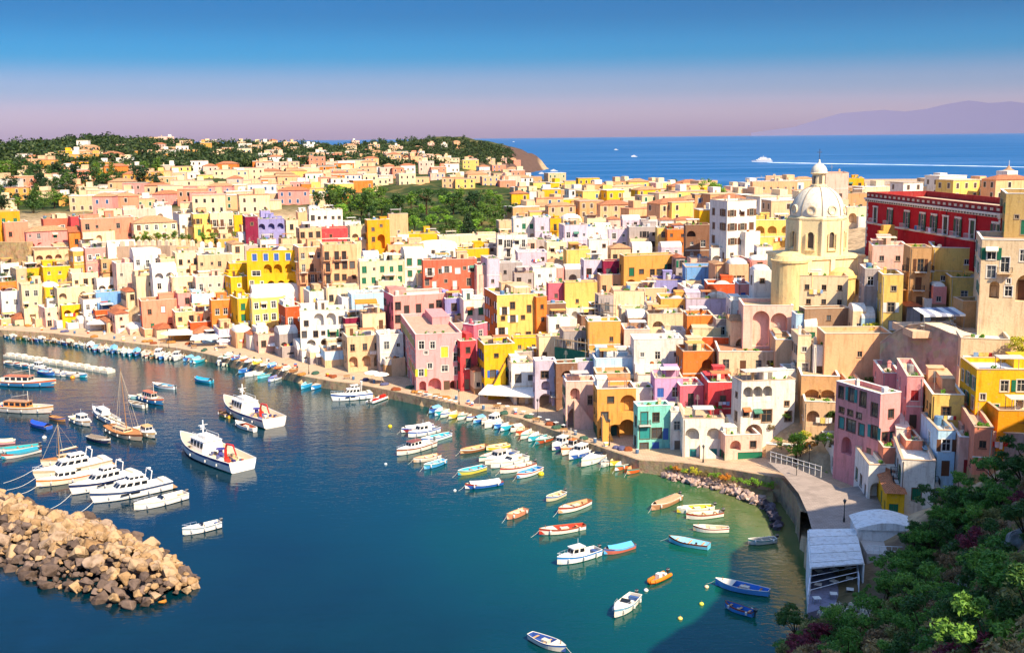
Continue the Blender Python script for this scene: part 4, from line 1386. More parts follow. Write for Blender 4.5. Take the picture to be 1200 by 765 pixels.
house(1168, 1175, 1245, 227, 300, 'olv', 'olive ochre building at the end of the red palace', yaw=-20, win='i', at=PY(1175, 300, 200), dep=9, wins=[('m', 'c', .35, .35, 1.4, 2.6), ('m', 'c', .7, .35, 1.4, 2.6), ('m', 'q', .2, .6, .7, .7), ('m', 'a', .45, .0, 4.0, 2.6)], sh='g')
house(986, 1028, 1064, 462, 548, 'lpk', 'tall pink corner house with white window frames above the square', sh='t', yaw=22, wins=[('l', 'w', .12, .78, 1.2, 2.0), ('l', 'o', .36, .78, 1.3, 2.2), ('l', 'w', .62, .76, 1.5, 2.4), ('l', 'q', .15, .58, 1.2, .9), ('l', 'q', .35, .58, 1.2, .9), ('l', 'q', .55, .58, 1.2, .9), ('l', 'c', .16, .36, 1.3, 1.9), ('l', 'w', .38, .36, 2.2, 2.0), ('l', 'c', .62, .36, 1.3, 1.9), ('l', 'p', .8, .02, 1.2, 2.5), ('l', 'a', .3, .02, 2.6, 3.0), ('m', 'w', .55, .66, 1.0, 1.4), ('m', 'w', .3, .35, 1.1, 1.5), ('m', 'c', .7, .3, 1.2, 2.0)])
# ------------------------------------------------------------------ domed church
CY = 238.0
cc = PY(958, 252, CY)
root = thing('church', 'domed cream church with lantern and cross on the rock above the houses', 'church', (cc.x, cc.y, 30.0), math.radians(17))
zd = cc.z - 30.0                                        # springing of the dome
R_ = 5.75
dm = plaster('#ECDEC4')
crm_ = plaster('#F0D6A2')
och_ = plaster('#E8AE58')
prof = [(R_ * math.cos(a) ** 0.92, 6.3 * math.sin(a)) for a in [math.pi / 2 * i / 12 for i in range(12)]] + [(1.45, 6.15)]
prof = [p for p in prof if p[0] >= 1.45]
MB().lathe(prof, 40, (0, 0, zd)).build('dome', dm, root, smooth=True)
for k in range(8):
    mb = MB()
    a = math.pi / 8 + k * math.pi / 4
    pr = [(p[0] * math.cos(a) * 1.004, p[0] * math.sin(a) * 1.004, zd + p[1]) for p in prof]
    for p, q in zip(pr, pr[1:]):
        mb.tube(p, q, 0.11, 5)
    mb.build('rib', flat('#8A7F72', 0.8), root)
MB().lathe([(R_ + .1, -.9), (R_ + .55, -.75), (R_ + .6, -.35), (R_ + .35, -.2), (R_ + .1, .05), (R_ - .3, .05)], 8, (0, 0, zd), None, math.pi / 8, math.pi / 8 + 2 * math.pi).build('cornice', plaster('#EFD6A4'), root)
# octagonal drum with arched openings
S = 2 * (R_ + .05) * math.tan(math.pi / 8)
mb = MB()
hd = 7.4
mbw = []
for k in range(8):
    a = k * math.pi / 4
    nx, ny = math.cos(a), math.sin(a)
    tx, ty = -ny, nx
    ap = R_ + .05
    ops = [(S / 2 - .62, S / 2 + .62, 1.6, 5.0, True, 0.55)]
    def tf(x, y, z, nx=nx, ny=ny, tx=tx, ty=ty, ap=ap):
        return (nx * (ap - y) + tx * (x - S / 2), ny * (ap - y) + ty * (x - S / 2), zd - .85 - hd + z)
    wall_face(mb, S, 0, hd, ops, tf)
    pn = MB().box(-.6, .6, -.03, 0.03, 0, 3.4)
    p = tf(S / 2, .42, 1.6)
    mbw.append((p, a + math.pi / 2, pn))
mb.build('drum', crm_, root)
for p, rz, pn in mbw:
    o = pn.build('window', flat('#5A5048', .4), root, p, rz)
    fm = MB()
    for s in (-1, 1):
        fm.box(s * .95 - .12, s * .95 + .12, -.75, -.4, -.3, 3.0)
    fm.box(-1.1, 1.1, -.78, -.4, -.55, -.3)
    fm.build('surround', plaster('#E3C99A'), o)
for k in range(8):
    a = math.pi / 8 + k * math.pi / 4
    rr_ = (R_ + .05) / math.cos(math.pi / 8)
    MB().tube((rr_ * math.cos(a), rr_ * math.sin(a), zd - .85 - hd), (rr_ * math.cos(a), rr_ * math.sin(a), zd - .9), .38, 8).build('pilaster', plaster('#F0D9AE'), root)
for k in range(8):                                       # round dormer at the foot of each dome field
    a = k * math.pi / 4
    mb = MB()
    n = 12
    cx, cy, cz = math.cos(a) * (R_ - .05), math.sin(a) * (R_ - .05), zd + 1.35
    q = Vector((math.cos(a), math.sin(a), 0))
    tq = Vector((-math.sin(a), math.cos(a), 0))
    ring = []
    for r, off in ((1.05, -.5), (1.05, .14), (.75, .14), (.75, -.05)):
        ring.append([Vector((cx, cy, cz)) + q * off + tq * (r * math.cos(2 * math.pi * i / n)) + Vector((0, 0, r * math.sin(2 * math.pi * i / n))) for i in range(n)])
    vs = [tuple(v) for rg in ring for v in rg]
    fs = [(j * n + i, j * n + (i + 1) % n, (j + 1) * n + (i + 1) % n, (j + 1) * n + i) for j in range(3) for i in range(n)] + [tuple(3 * n + i for i in range(n))]
    mb.add(vs, fs)
    mb.build('dormer', plaster('#EAD4AE'), root)
zl = zd + 6.15
MB().lathe([(1.75, 0), (1.75, .35), (1.35, .4), (1.35, 2.5), (1.7, 2.6), (1.9, 2.8), (1.75, 2.95)], 16, (0, 0, zl)).build('lantern', plaster('#ECD4A8'), root)
for k in range(6):
    a = k * math.pi / 3 + .3
    MB().box(-.3, .3, -.05, .05, .6, 2.2).build('window', flat('#6E6458', .4), root, (1.36 * math.cos(a), 1.36 * math.sin(a), zl), a + math.pi / 2)
MB().lathe([(1.75, 0), (1.7, .5), (1.4, 1.15), (.9, 1.65), (.35, 1.95), (.16, 2.3), (.22, 2.55), (.02, 2.8)], 16, (0, 0, zl + 2.95)).build('lantern_cap', dm, root, smooth=True)
zc = zl + 5.6
MB().tube((0, 0, zc), (0, 0, zc + 2.3), .06, 5).tube((-.6, 0, zc + 1.6), (.6, 0, zc + 1.6), .055, 5).build('cross', flat('#4A4440', .4), root)
# body under the drum
zb = zd - .85 - hd
body = MB()
body.box(-7.2, 7.2, -7.0, 8.0, -6, zb - .01)
body.box(-7.5, 7.5, -7.3, 8.3, zb - .6, zb + .02)
body.build('body', crm_, root)
MB().box(7.2, 19.5, -5.2, 7.0, -8, zb - 2.5).build('nave', och_, root)
MB().box(6.9, 18.8, -5.5, 7.3, zb - 2.5, zb - 2.1).build('nave_roof', plaster('#EAD2A0'), root)
for x in (8.2, 13.0, 17.6):
    MB().box(x, x + .9, -5.6, -5.2, -8, zb - 2.55).build('pilaster', plaster('#F2DDB2'), root)
for x in (-6.6, -1.0, 5.6):
    MB().box(x, x + 1.0, -7.35, -7.0, -6, zb - .65).build('pilaster', plaster('#F2DDB2'), root)
mb = MB()
wall_face(mb, 4.4, 0, 6.5, [(1.3, 3.1, 1.2, 4.6, True, .6)], lambda x, y, z: (15.0 + x, -1.5 + y, zb - 2.1 + z))
mb.box(15.0, 19.4, -.9, -.3, zb - 2.1, zb + 4.4)
mb.box(15.8, 18.6, -1.4, -.4, zb + 4.4, zb + 5.6)
mb.build('bell_gable', och_, root)
MB().lathe([(0, .9), (.25, .85), (.4, .3), (.55, 0)], 10, (17.2, -1.2, zb + .6)).build('bell', flat('#6A5A3C', .4, .5, 0, .6), root)
# rounded apse towers standing in front of the body
for (x, y, r, z1, c) in ((-10.6, -7.0, 3.7, zb - .2, '#EFCB8C'), (1.5, -7.4, 3.0, zb - 4.0, '#EFC67E')):
    a = MB().lathe([(r, -14), (r, z1 - .5), (r + .25, z1 - .45), (r + .25, z1), (r - .1, z1 + .02), (r * .8, z1 + .9), (r * .45, z1 + 1.5), (0.01, z1 + 1.7)], 28, (x, y, 0))
    a.build('apse', plaster(c), root)
MB().box(-8.3, -6.9, -11.9, -11.1, 1.0, 4.0).build('buttress', plaster('#E9C98C'), root)
MB().box(5.0, 12.5, -9.6, -5.7, -10, zb - 5.2).build('sacristy', plaster('#EBBC72'), root)
MB().box(4.8, 12.7, -9.8, -5.7, zb - 5.2, zb - 4.9).build('sacristy_roof', plaster('#E6CC9C'), root)
for x in (6.2, 9.6):
    MB().box(x, x + 1.1, -9.66, -9.6, zb - 8.4, zb - 6.6).build('window', flat('#4A4038', .3), root)

# ------------------------------------------------------------------ red palace
def point_at(u, Y, z):
    p = PY(u, 250, Y)
    return Vector((p.x, Y, z))
PL, PRr = point_at(1015.5, 262, 36.0), point_at(1173, 206, 36.0)
dv = (PRr - PL)
PW = dv.to_2d().length
pyaw = math.atan2(dv.y, dv.x)
root = thing('palace', 'long red palace with green shutters and white balconies overlooking the sea', 'palace', PL, pyaw)
PH = 12.4
redm, whm = plaster('#C62028', .3), plaster('#E9D9C4', .4)
Cc = Vector((PL.x, PL.y, 0))
xs = [solve(Cc, math.cos(pyaw), math.sin(pyaw), u) for u in (1023.6, 1041, 1060.7, 1079, 1092.5, 1106, 1120.7, 1137.6, 1164.5)]
mb = MB()
ops = [(x - .75, x + .75, 5.55, 9.0, False, .25) for x in xs]
wall_face(mb, PW, -6, PH - 2.2, ops, lambda x, y, z: (x, y, z))
D_ = 15
wall_face(mb, D_, -6, PH - 2.2, [], lambda x, y, z: (y, D_ - x, z))
wall_face(mb, D_, -6, PH - 2.2, [], lambda x, y, z: (PW - y, x, z))
wall_face(mb, PW, -6, PH - 2.2, [], lambda x, y, z: (PW - x, D_ - y, z))
mb.build('wall', redm, root)
MB().box(-.35, PW + .35, -.35, D_ + .35, PH - 2.2, PH - 1.75).box(-.6, PW + .6, -.6, D_ + .6, PH - 1.75, PH - 1.35).build('cornice', whm, root)
c = MB()
for k in range(int(PW / 1.1)):
    c.box(k * 1.1 + .2, k * 1.1 + .65, -.5, -.34, PH - 2.1, PH - 1.76)
c.build('cornice_brackets', plaster('#8A7864'), root)
a_ = MB()
a_.box(-.1, PW + .1, -.1, .35, PH - 1.35, PH).box(-.1, PW + .1, D_ - .35, D_ + .1, PH - 1.35, PH).box(-.1, .35, .35, D_ - .35, PH - 1.35, PH).box(PW - .35, PW + .1, .35, D_ - .35, PH - 1.35, PH)
a_.build('attic', plaster('#A03230'), root)
for k in range(26):
    x = .8 + k * (PW - 1.6) / 25
    MB().xprism([(-.16, PH - .95), (-.1, PH - .95), (-.1, PH - .45), (-.16, PH - .45)], x - .5, x + .5).build('frieze_panel', plaster('#D9C2A8'), root)
MB().box(.3, PW - .3, .3, D_ - .3, PH - 1.5, PH - 1.34).build('roof', plaster('#CDB493'), root)
MB().box(-.12, PW + .12, -.14, .0, 5.0, 5.4).build('string_course', whm, root)
q = MB()
for k in range(14):
    z = -.5 + k * .8
    L = .9 if k % 2 else .55
    q.box(-.06, L, -.06, -.001, z, z + .7)
    q.box(PW - L, PW + .06, -.06, -.001, z, z + .7)
q.build('quoins', whm, root)
for i, x in enumerate(xs):
    f_, p_, s_ = window_meshes('w', 1.5, 3.4, '#E9DDCB', '#1F4A36')
    o = put('window', f_, root, (x, 0, 5.55))
    sur = MB()
    for s in (-1, 1):
        sur.box(s * .98 - .2, s * .98 + .2, -.1, -.002, -.1, 3.5)
    sur.box(-1.3, 1.3, -.16, -.002, 3.5, 3.85)
    sur.build('surround', whm, o)
    if i in (0, 5, 7):
        put('shutter', s_, o, (-.375, .1, 0))
        put('shutter', s_, o, (.375, .1, 0))
    else:
        put('pane', p_, o)
        put('shutter', s_, o, (-1.15, -.14, 0))
        put('shutter', s_, o, (1.15, -.14, 0))
    b = MB().box(-1.35, 1.35, -1.1, -.16, -.14, 0).build('balcony', whm, root, (x, 0, 5.5))
    rl = MB()
    for z in (.06, .95):
        rl.tube((-1.3, -1.05, z), (1.3, -1.05, z), .035, 4)
        for s in (-1, 1):
            rl.tube((s * 1.3, -1.05, z), (s * 1.3, -.15, z), .035, 4)
    for k in range(14):
        xx = -1.3 + 2.6 * k / 13
        rl.tube((xx, -1.05, .06), (xx, -1.05, .95), .022, 4)
    rl.build('railing', flat('#DAD2C6'), b)
for x, cl in ((xs[3] - .8, '#3A6E9E'), (xs[4] + .3, '#D9CFE6'), (xs[8] - .2, '#E9DDE4')):
    MB().box(-.5, .5, -1.14, -1.1, 0.0, .9).build('laundry', cloth(cl), root, (x, 0, 5.55))
for x in (PW * .655, PW * .855):
    MB().tube((x, -.12, -5), (x, -.12, PH - 2.3), .07, 6).build('downpipe', flat('#6A1418'), root)

# ------------------------------------------------------------------ walls and terraces
def wall_run(name, label, cat, pts, ztop, zbot, thick, mat, cap=None, crenel=None):
    """free-standing or retaining wall along plan points; ztop/zbot one value per point"""
    root = thing(name, label, cat, (pts[0][0], pts[0][1], zbot[0]))
    o = Vector((pts[0][0], pts[0][1], zbot[0]))
    P2 = [Vector((p[0] - o.x, p[1] - o.y)) for p in pts]
    B = offset_line(P2, thick)
    mb, mc = MB(), MB()
    for i in range(len(P2) - 1):
        a, b, a2, b2 = P2[i], P2[i + 1], B[i], B[i + 1]
        za, zb_, la, lb = ztop[i] - o.z, ztop[i + 1] - o.z, zbot[i] - o.z, zbot[i + 1] - o.z
        mb.quad((*a, la), (*b, lb), (*b, zb_), (*a, za))
        mb.quad((*b2, lb), (*a2, la), (*a2, za), (*b2, zb_))
        mb.quad((*a, za), (*b, zb_), (*b2, zb_), (*a2, za))
        if i == 0:
            mb.quad((*a2, la), (*a, la), (*a, za), (*a2, za))
        if i == len(P2) - 2:
            mb.quad((*b, lb), (*b2, lb), (*b2, zb_), (*b, zb_))
        if cap:
            e = (a - a2).normalized() * .12
            f = (b - b2).normalized() * .12
            mc.quad((*(a + e), za + .16), (*(b + f), zb_ + .16), (*(b2 - f), zb_ + .16), (*(a2 - e), za + .16))
            mc.quad((*(a + e), za + .004), (*(b + f), zb_ + .004), (*(b + f), zb_ + .16), (*(a + e), za + .16))
            mc.quad((*(b2 - f), zb_ + .004), (*(a2 - e), za + .004), (*(a2 - e), za + .16), (*(b2 - f), zb_ + .16))
    mb.build('wall', mat, root)
    if cap:
        mc.build('coping', cap, root)
    if crenel:
        w_, gap, h_, mm = crenel
        for i in range(len(P2) - 1):
            a, b = P2[i], P2[i + 1]
            L = (b - a).length
            n = int(L / (w_ + gap))
            ang = math.atan2((b - a).y, (b - a).x)
            me = MB().box(0, w_, 0, thick, 0, h_).add([(-.05, -.05, h_), (w_ + .05, -.05, h_), (w_ + .05, thick + .05, h_), (-.05, thick + .05, h_), (w_ / 2, thick / 2, h_ + .55)], [(0, 1, 4), (1, 2, 4), (2, 3, 4), (3, 0, 4)]).mesh('merlon', mm)
            for k in range(n):
                f = (k + .25) / n
                p = a + (b - a) * f
                put('merlon', me, root, (p.x, p.y, ztop[i] - o.z + (ztop[i + 1] - ztop[i]) * f), ang)
    return root

def px_wall(name, label, cat, px, thick, mat, doff=0.0, **kw):
    """px: (column, top row, foot row)"""
    pts, zt, zb = [], [], []
    for u, v1, v0 in px:
        g = hit(u, v0)
        s = 1 + doff / max(g.y, 1)
        g = Vector((g.x * s, g.y * s, g.z))
        pts.append((g.x, g.y))
        zt.append(PY(u, v1, g.y).z)
        zb.append(g.z - 4)
    return wall_run(name, label, cat, pts, zt, zb, thick, mat, **kw)

px_wall('battlement_wall', 'tan battlement wall with merlons in front of the garden trees', 'wall', [(118, 290, 306), (160, 288, 305), (200, 288, 304), (232, 289, 302)], .9, plaster('#BFA184'), crenel=(1.5, 1.3, 1.6, plaster('#D8C2A4')))
px_wall('battlement_wall', 'pale cream battlement wall section right of the tan one', 'wall', [(233, 290, 302), (272, 291, 302)], .9, plaster('#EADBC2'), crenel=(1.4, 1.2, 1.5, plaster('#EFE4D0')))
px_wall('terrace_wall', 'tan stone terrace wall at the frame edge below the ochre yellow house', 'wall', [(-30, 284, 312), (34, 284, 312)], 3, stone('#A98C64', .5))
root, w_, d_, h_ = house(33, 34, 95, 290, 304, 'stn', 'dark stone wall with arches carrying the pink tiled house', wins=[('m', 'a', x, .1, 3.0, 2.6) for x in (.12, .3, .5, .7, .88)], name='arched_wall', cat='wall', yaw=8, dep=2.5)
house(867, 870, 932, 358, 416, 'ltp', 'tall retaining wall with two blind arches below the church', wins=[('m', 'a', .36, .18, 3.4, 7.4), ('m', 'a', .72, .12, 3.4, 7.6)], name='retaining_wall', cat='wall', yaw=-6, dep=6)
house(961, 965, 1050, 391, 448, 'pea', 'tan blank retaining block with orange bush on top', win='n', name='retaining_wall', cat='wall', yaw=-4, dep=10)
house(1120, 1126, 1245, 353, 402, 'tan', 'rough tan stone wall below the cream arched house', win='n', name='retaining_wall', cat='wall', yaw=-4, dep=8)
house(938, 942, 998, 362, 392, 'stn', 'grey stone footing under the cream boxy church-rock house', win='n', name='retaining_wall', cat='wall', yaw=6, dep=7)
house(934, 938, 990, 440, 478, 'tan', 'low tan terrace wall with blind arches above the gardens', wins=[('m', 'a', .3, .1, 3.2, 3.0), ('m', 'a', .7, .1, 3.2, 3.0)], name='garden_wall', cat='wall', yaw=-10, dep=3)
house(894, 897, 976, 520, 543, 'bei', 'low beige garden wall along the promenade near the square', win='n', name='garden_wall', cat='wall', yaw=-18, dep=1.2)
# curved retaining wall with awning terrace
pts = [(1030, 402, 436), (1045, 390, 436), (1062, 381, 434), (1080, 379, 431), (1098, 385, 429), (1112, 391, 428), (1126, 395, 428)]
px_wall('retaining_wall', 'curved grey stained retaining wall under the striped awning terrace', 'wall', pts, 3.0, stone('#B09A82', .35), cap=plaster('#E2CDAE'))
# ------------------------------------------------------------------ awnings, parasols, lamps, restaurant, scaffold
def awning(u, v, w, d, z, h, c, label, rz=0.0, stripes=False, group=None, at=None):
    p = PZ(u, v, z) if at is None else at
    r = thing('canopy', label, 'awning', p, rz, group)
    for sx in (-1, 1):
        for sy in (-1, 1):
            MB().tube((sx * (w / 2 - .15), sy * (d / 2 - .15), -.6), (sx * (w / 2 - .15), sy * (d / 2 - .15), h + (.35 if sy > 0 else 0)), .06, 5).build('post', flat('#8A8680', .5), r)
    cv = MB()
    n = 7
    for i in range(n):
        x0, x1 = -w / 2 + w * i / n, -w / 2 + w * (i + 1) / n
        k = i % 2 if stripes else 0
        cv.quad((x0, -d / 2, h), (x1, -d / 2, h), (x1, d / 2, h + .55), (x0, d / 2, h + .55), k)
        cv.quad((x0, -d / 2, h), (x0, -d / 2, h - .35), (x1, -d / 2, h - .35), (x1, -d / 2, h), k)
        cv.quad((x0, -d / 2, h - .03), (x0, d / 2, h + .52), (x1, d / 2, h + .52), (x1, -d / 2, h - .03), k)
    cv.build('canvas', [cloth(c), cloth('#8E93A6')], r)
    return r
ORDW = ['first', 'second', 'third', 'fourth', 'fifth', 'sixth', 'seventh', 'eighth', 'ninth', 'tenth']
TCNT = {}
def table_set(p, rz, label, group):
    TCNT[group] = TCNT.get(group, 0) + 1
    r = thing('table', f'{ORDW[TCNT[group] - 1]} {label}', 'table', p, rz, group)
    MB().box(-.45, .45, -.45, .45, .70, .75).build('table_top', cloth('#E9E4DA'), r)
    for sx in (-1, 1):
        for sy in (-1, 1):
            MB().tube((sx * .38, sy * .38, 0), (sx * .38, sy * .38, .7), .03, 4).build('leg', flat('#8A8078'), r)
def parasol(u, v, z, rad, c, label, group):
    p = PZ(u, v, z)
    r = thing('parasol', label, 'parasol', p, 0, group)
    MB().tube((0, 0, 0), (0, 0, 2.7), .04, 5).build('pole', flat('#CFC8BC'), r)
    MB().lathe([(rad, 2.15), (rad * .98, 2.3), (rad * .5, 2.62), (.02, 2.85)], 8).build('canopy', cloth(c), r)
    MB().box(-.35, .35, -.35, .35, 0, .12).build('base', flat('#77706A'), r)

awning(222, 399, 13, 6, 2.1, 2.6, '#EFE9DC', 'long white canvas awning in front of the low orange quay shed', .12)
awning(241, 405, 8, 4.5, 2.1, 2.5, '#EAE2D2', 'smaller white canvas awning at the water side of the long one', .12)
awning(281, 401, 14, 7, 2.1, 2.7, '#F0EBE2', 'broad white canvas awning in front of the pale yellow domed quay house', .15)
awning(396, 425, 11, 6, 2.1, 2.7, '#F2ECE2', 'white canvas awning beside the white quay house with arched loggias', .1)
awning(425, 424, 8, 4, 2.6, 2.5, '#F0E9DC', 'white shop awning below the beige quay house', .1)
awning(128, 386, 12, 6, 2.4, 2.5, '#EFE9E0', 'white boat-shed awning below the sky blue house', .05)
awning(598, 472, 13, 7, 2.1, 2.7, '#F2EADF', 'big cream restaurant awning at the foot of the bright yellow stair house', -.28)
awning(418, 389, 6, 3.5, 7.0, 2.6, '#D98A34', 'orange awning on the cream balcony house', .2, at=hit(432, 392) + Vector((0, -3.5, 6.5)))
for i, (u, v, c, lab) in enumerate([(262, 408, '#F0EAE0', 'white parasol at the water end of the broad awning'), (436, 447, '#F2ECE2', 'white parasol beside the quay near the pale pink corner house'), (447, 449, '#EFE6DA', 'cream parasol nearest the pale pink corner house'),
                                   (322, 413, '#EDE6DA', 'cream parasol on the quay below the red-orange narrow house'), (332, 416, '#F2ECE2', 'white parasol between cream parasol and white arched house'), (196, 399, '#EDE7DC', 'white parasol by the coral quay house')]):
    parasol(u, v, 2.1, 2.0, c, lab, 'parasols on the quay')
tg = 'restaurant tables on the quay'
for i in range(9):
    u, v = 585 + i * 9.5, 479 + i * 3.2
    table_set(PZ(u, v - 3, 2.08), .3 * i, 'white restaurant table from the left before the cream awning', tg)
for i in range(8):
    u, v = 492 + i * 6, 462.5 + i * 1.6
    table_set(PZ(u, v, 2.08), .4 * i, 'small cafe table from the left before the pale pink corner house', 'cafe tables at the corner house')

def lamp(u, v0, v1, z, label):
    p = PZ(u, v0, z)
    h = max(3.2, PY(u, v1, p.y).z - z)
    r = thing('street_lamp', label, 'street lamp', p, 0, 'street lamps along the harbour')
    MB().lathe([(.16, 0), (.16, .5), (.09, .7), (.07, 1.2)], 8).build('base', flat('#2E3230', .5), r)
    MB().tube((0, 0, .7), (0, 0, h - .5), .06, 6).build('post', flat('#2E3230', .5), r)
    MB().lathe([(.10, 0), (.24, .45), (.28, .5), (.05, .72), (0, .8)], 8, (0, 0, h - .5)).build('lantern', flat('#4A4E4C', .4), r)
for a in [(198, 408, 386, 2.05, 'street lamp by the white awnings and coral quay house'), (362, 438, 419, 2.05, 'street lamp by the white arched quay house'), (538, 474, 457, 2.05, 'street lamp near the pale pink corner house'),
          (630, 491, 468, 2.05, 'street lamp below the lavender-white quay house'), (714, 522, 492, 2.05, 'street lamp below the ochre stair house'), (824, 542, 524, 2.9, 'street lamp by the white house with turquoise shutters'),
          (933, 567, 548, 4.5, 'street lamp where the promenade meets the square'), (989, 611, 586, 6.05, 'street lamp in the middle of the harbour square'), (948, 545, 522, 6.05, 'street lamp in the garden behind the square')]:
    lamp(*a)

# striped awning terrace on the curved wall
tc = hit(1100, 428)
tz = PY(1100, 384, tc.y).z
for k, (u, lab) in enumerate([(1103, 'striped grey and white awning on the curved terrace')]):
    p = PY(u, 384, tc.y + 3.0)
    awning(0, 0, 7.5, 5.0, 0, 2.8, '#F4F0E8', lab, .05, True, None, Vector((p.x, p.y + 1.5, p.z - .3)))
p = PY(1103, 386, tc.y + 2)
MB_ = MB().box(-5.5, 6.5, -1.5, 9, -1.2, 0)
tr_ = tag(MB_.build('terrace_floor', plaster('#D9B694'), None, (p.x, p.y + .2, p.z - .1), .0), 'tiled floor of the striped awning terrace', 'terrace')
for k in range(4):
    table_set(Vector((p.x - 3 + k * 2.0, p.y + .6 + (k % 2) * 1.6, p.z - .1)), k, 'white table from the left under the striped awning', 'tables on the curved terrace')

# white restaurant by the water
z0 = 3.0
A, B, C_, D2 = PZ(948, 620, 7.6), PZ(1002, 619, 7.6), PZ(1012, 660, 7.6), PZ(951, 665, 7.6)
o = Vector((A.x, A.y, z0))
r = thing('restaurant', 'white flat-roofed waterside restaurant shed with open blue and white pergola', 'building', o)
L = [Vector((q.x - o.x, q.y - o.y)) for q in (A, B, C_, D2)]
zr = 4.6
for i, (a, b) in enumerate(((0, 1), (1, 2), (3, 0))):
    p_, q_ = L[a], L[b]
    n_ = Vector((-(q_ - p_).y, (q_ - p_).x)).normalized() * .2
    MB().prism([p_ * .99, q_ * .99, q_ * .99 + n_, p_ * .99 + n_], -3.5, zr - .15).build('wall', plaster('#ECE8E2'), r)
n_ = 9
for i in range(n_):                                       # roof boards
    f0, f1 = i / n_ + .004, (i + 1) / n_ - .004
    a, b = L[0].lerp(L[3], f0), L[0].lerp(L[3], f1)
    c_, d_ = L[1].lerp(L[2], f0), L[1].lerp(L[2], f1)
    zz = zr + .03 * (i % 2)
    MB().prism([b, d_, c_, a], zz - .15, zz + .05).build('roof_board', plaster('#F0ECE6'), r)
# lower open deck with frames and tables
dk = [PZ(952, 668, 4.0), PZ(1003, 664, 4.0), PZ(1006, 700, 4.0), PZ(946, 718, 4.0)]
dl = [Vector((q.x - o.x, q.y - o.y)) for q in dk]
MB().prism([dl[3], dl[2], dl[1], dl[0]], -4, 1.0).build('deck', plaster('#8E8CA0'), r)
for (i, j, n) in ((0, 3, 5), (0, 1, 4), (1, 2, 4)):
    fr = MB()
    for k in range(n + 1):
        q = dl[i].lerp(dl[j], k / n)
        fr.tube((*q, 1.0), (*q, 3.4), .07, 5)
    fr.tube((*dl[i], 3.4), (*dl[j], 3.4), .07, 5)
    fr.tube((*dl[i], 1.9), (*dl[j], 1.9), .05, 5)
    fr.build('pergola_frame', flat('#E4E6EA', .5), r)
for k in range(6):
    f = (k + .5) / 6
    a, b = dl[0].lerp(dl[3], f), dl[1].lerp(dl[2], f)
    MB().tube((*a, 3.45), (*b, 3.45), .05, 4).build('pergola_beam', flat('#E4E6EA', .5), r)
rng = random.Random(5)
for k in range(9):
    f, g = (k % 3 + .5) / 3, (k // 3 + .5) / 3
    a, b = dl[0].lerp(dl[3], g), dl[1].lerp(dl[2], g)
    q = a.lerp(b, f)
    table_set(Vector((o.x + q.x, o.y + q.y, o.z + 1.01)), rng.uniform(0, 3), 'white table of the waterside restaurant deck counting in rows from the roof', 'tables on the restaurant deck')
# white side building with curved roof and railed terrace
g = PZ(1004, 640, 6.0)
r2 = thing('kiosk', 'white building with curved white roof and railed terrace behind the restaurant', 'building', g, -.12)
pts = [(-.2 + 8.4 * i / 8, 2.6 + 1.0 * math.sin(math.pi * i / 8)) for i in range(9)]
MB().box(0, 8, 0, 5.2, -3, 2.5).build('wall', plaster('#E6E0D8'), r2)
MB().yprism([(8.4, 2.5), (-.2, 2.5)] + pts, -.3, 5.5).build('roof', plaster('#EFEBE4'), r2)
MB().box(.4, 9.0, -5.0, -.05, -3, .9).build('terrace', plaster('#BDB4AC'), r2)
rl = MB()
for k in range(12):
    x = .5 + 8.4 * k / 11
    rl.tube((x, -4.9, .9), (x, -4.9, 2.0), .04, 4)
for z in (1.35, 2.0):
    rl.tube((.5, -4.9, z), (8.9, -4.9, z), .045, 4)
    rl.tube((8.9, -4.9, z), (8.9, -.3, z), .045, 4)
rl.build('railing', flat('#ECE8E2'), r2)

# scaffolding on the grey house
def scaffold(u0, u1, vt, vb, label, net):
    a, b = hit(u0, vb), hit(u1, vb)
    a, b = a - Vector((a.x, a.y, 0)).normalized() * 2.2, b - Vector((b.x, b.y, 0)).normalized() * 2.2
    h = PY(u0, vt, a.y).z - a.z
    d = (b - a)
    w = d.to_2d().length
    r = thing('scaffold', label, 'scaffold', a, math.atan2(d.y, d.x))
    n = max(3, int(w / 2))
    for i in range(n + 1):
        for y in (0, 1.0):
            MB().tube((w * i / n, y, -2), (w * i / n, y, h), .06, 5).build('pole', flat('#8C8A84', .5), r)
    k = 0
    z = 2.0
    while z < h:
        for y in (0, 1.0):
            MB().tube((-.2, y, z), (w + .2, y, z), .05, 5).build('ledger', flat('#8C8A84', .5), r)
        MB().box(0, w, .1, .9, z + .06, z + .12).build('plank', plaster('#8A6E4C'), r)
        z += 2.0
    if net:
        MB().box(.1, w - .1, -.1, -.07, .5, min(4.2, h)).build('net', cloth('#1F5A4E'), r)
scaffold(650, 686, 392, 426, 'scaffold with dark green net in front of the grey netted house', True)
scaffold(697, 718, 348, 384, 'bare pole scaffold around the grey unfinished house', False)

# white railing along the garden above the promenade and iron rail by the water
r = thing('railing', 'white post railing beside the garden near the square', 'railing', PZ(903, 538, 5.2))
o = PZ(903, 538, 5.2)
e = PZ(962, 556, 6.0) - o
for k in range(10):
    q = e * (k / 9)
    MB().tube((q.x, q.y, q.z - .5), (q.x, q.y, q.z + 1.5), .06, 5).build('post', flat('#E9E4DA'), r)
for z in (.7, 1.4):
    MB().tube((0, 0, z), (e.x, e.y, e.z + z), .05, 5).build('rail', flat('#E9E4DA'), r)
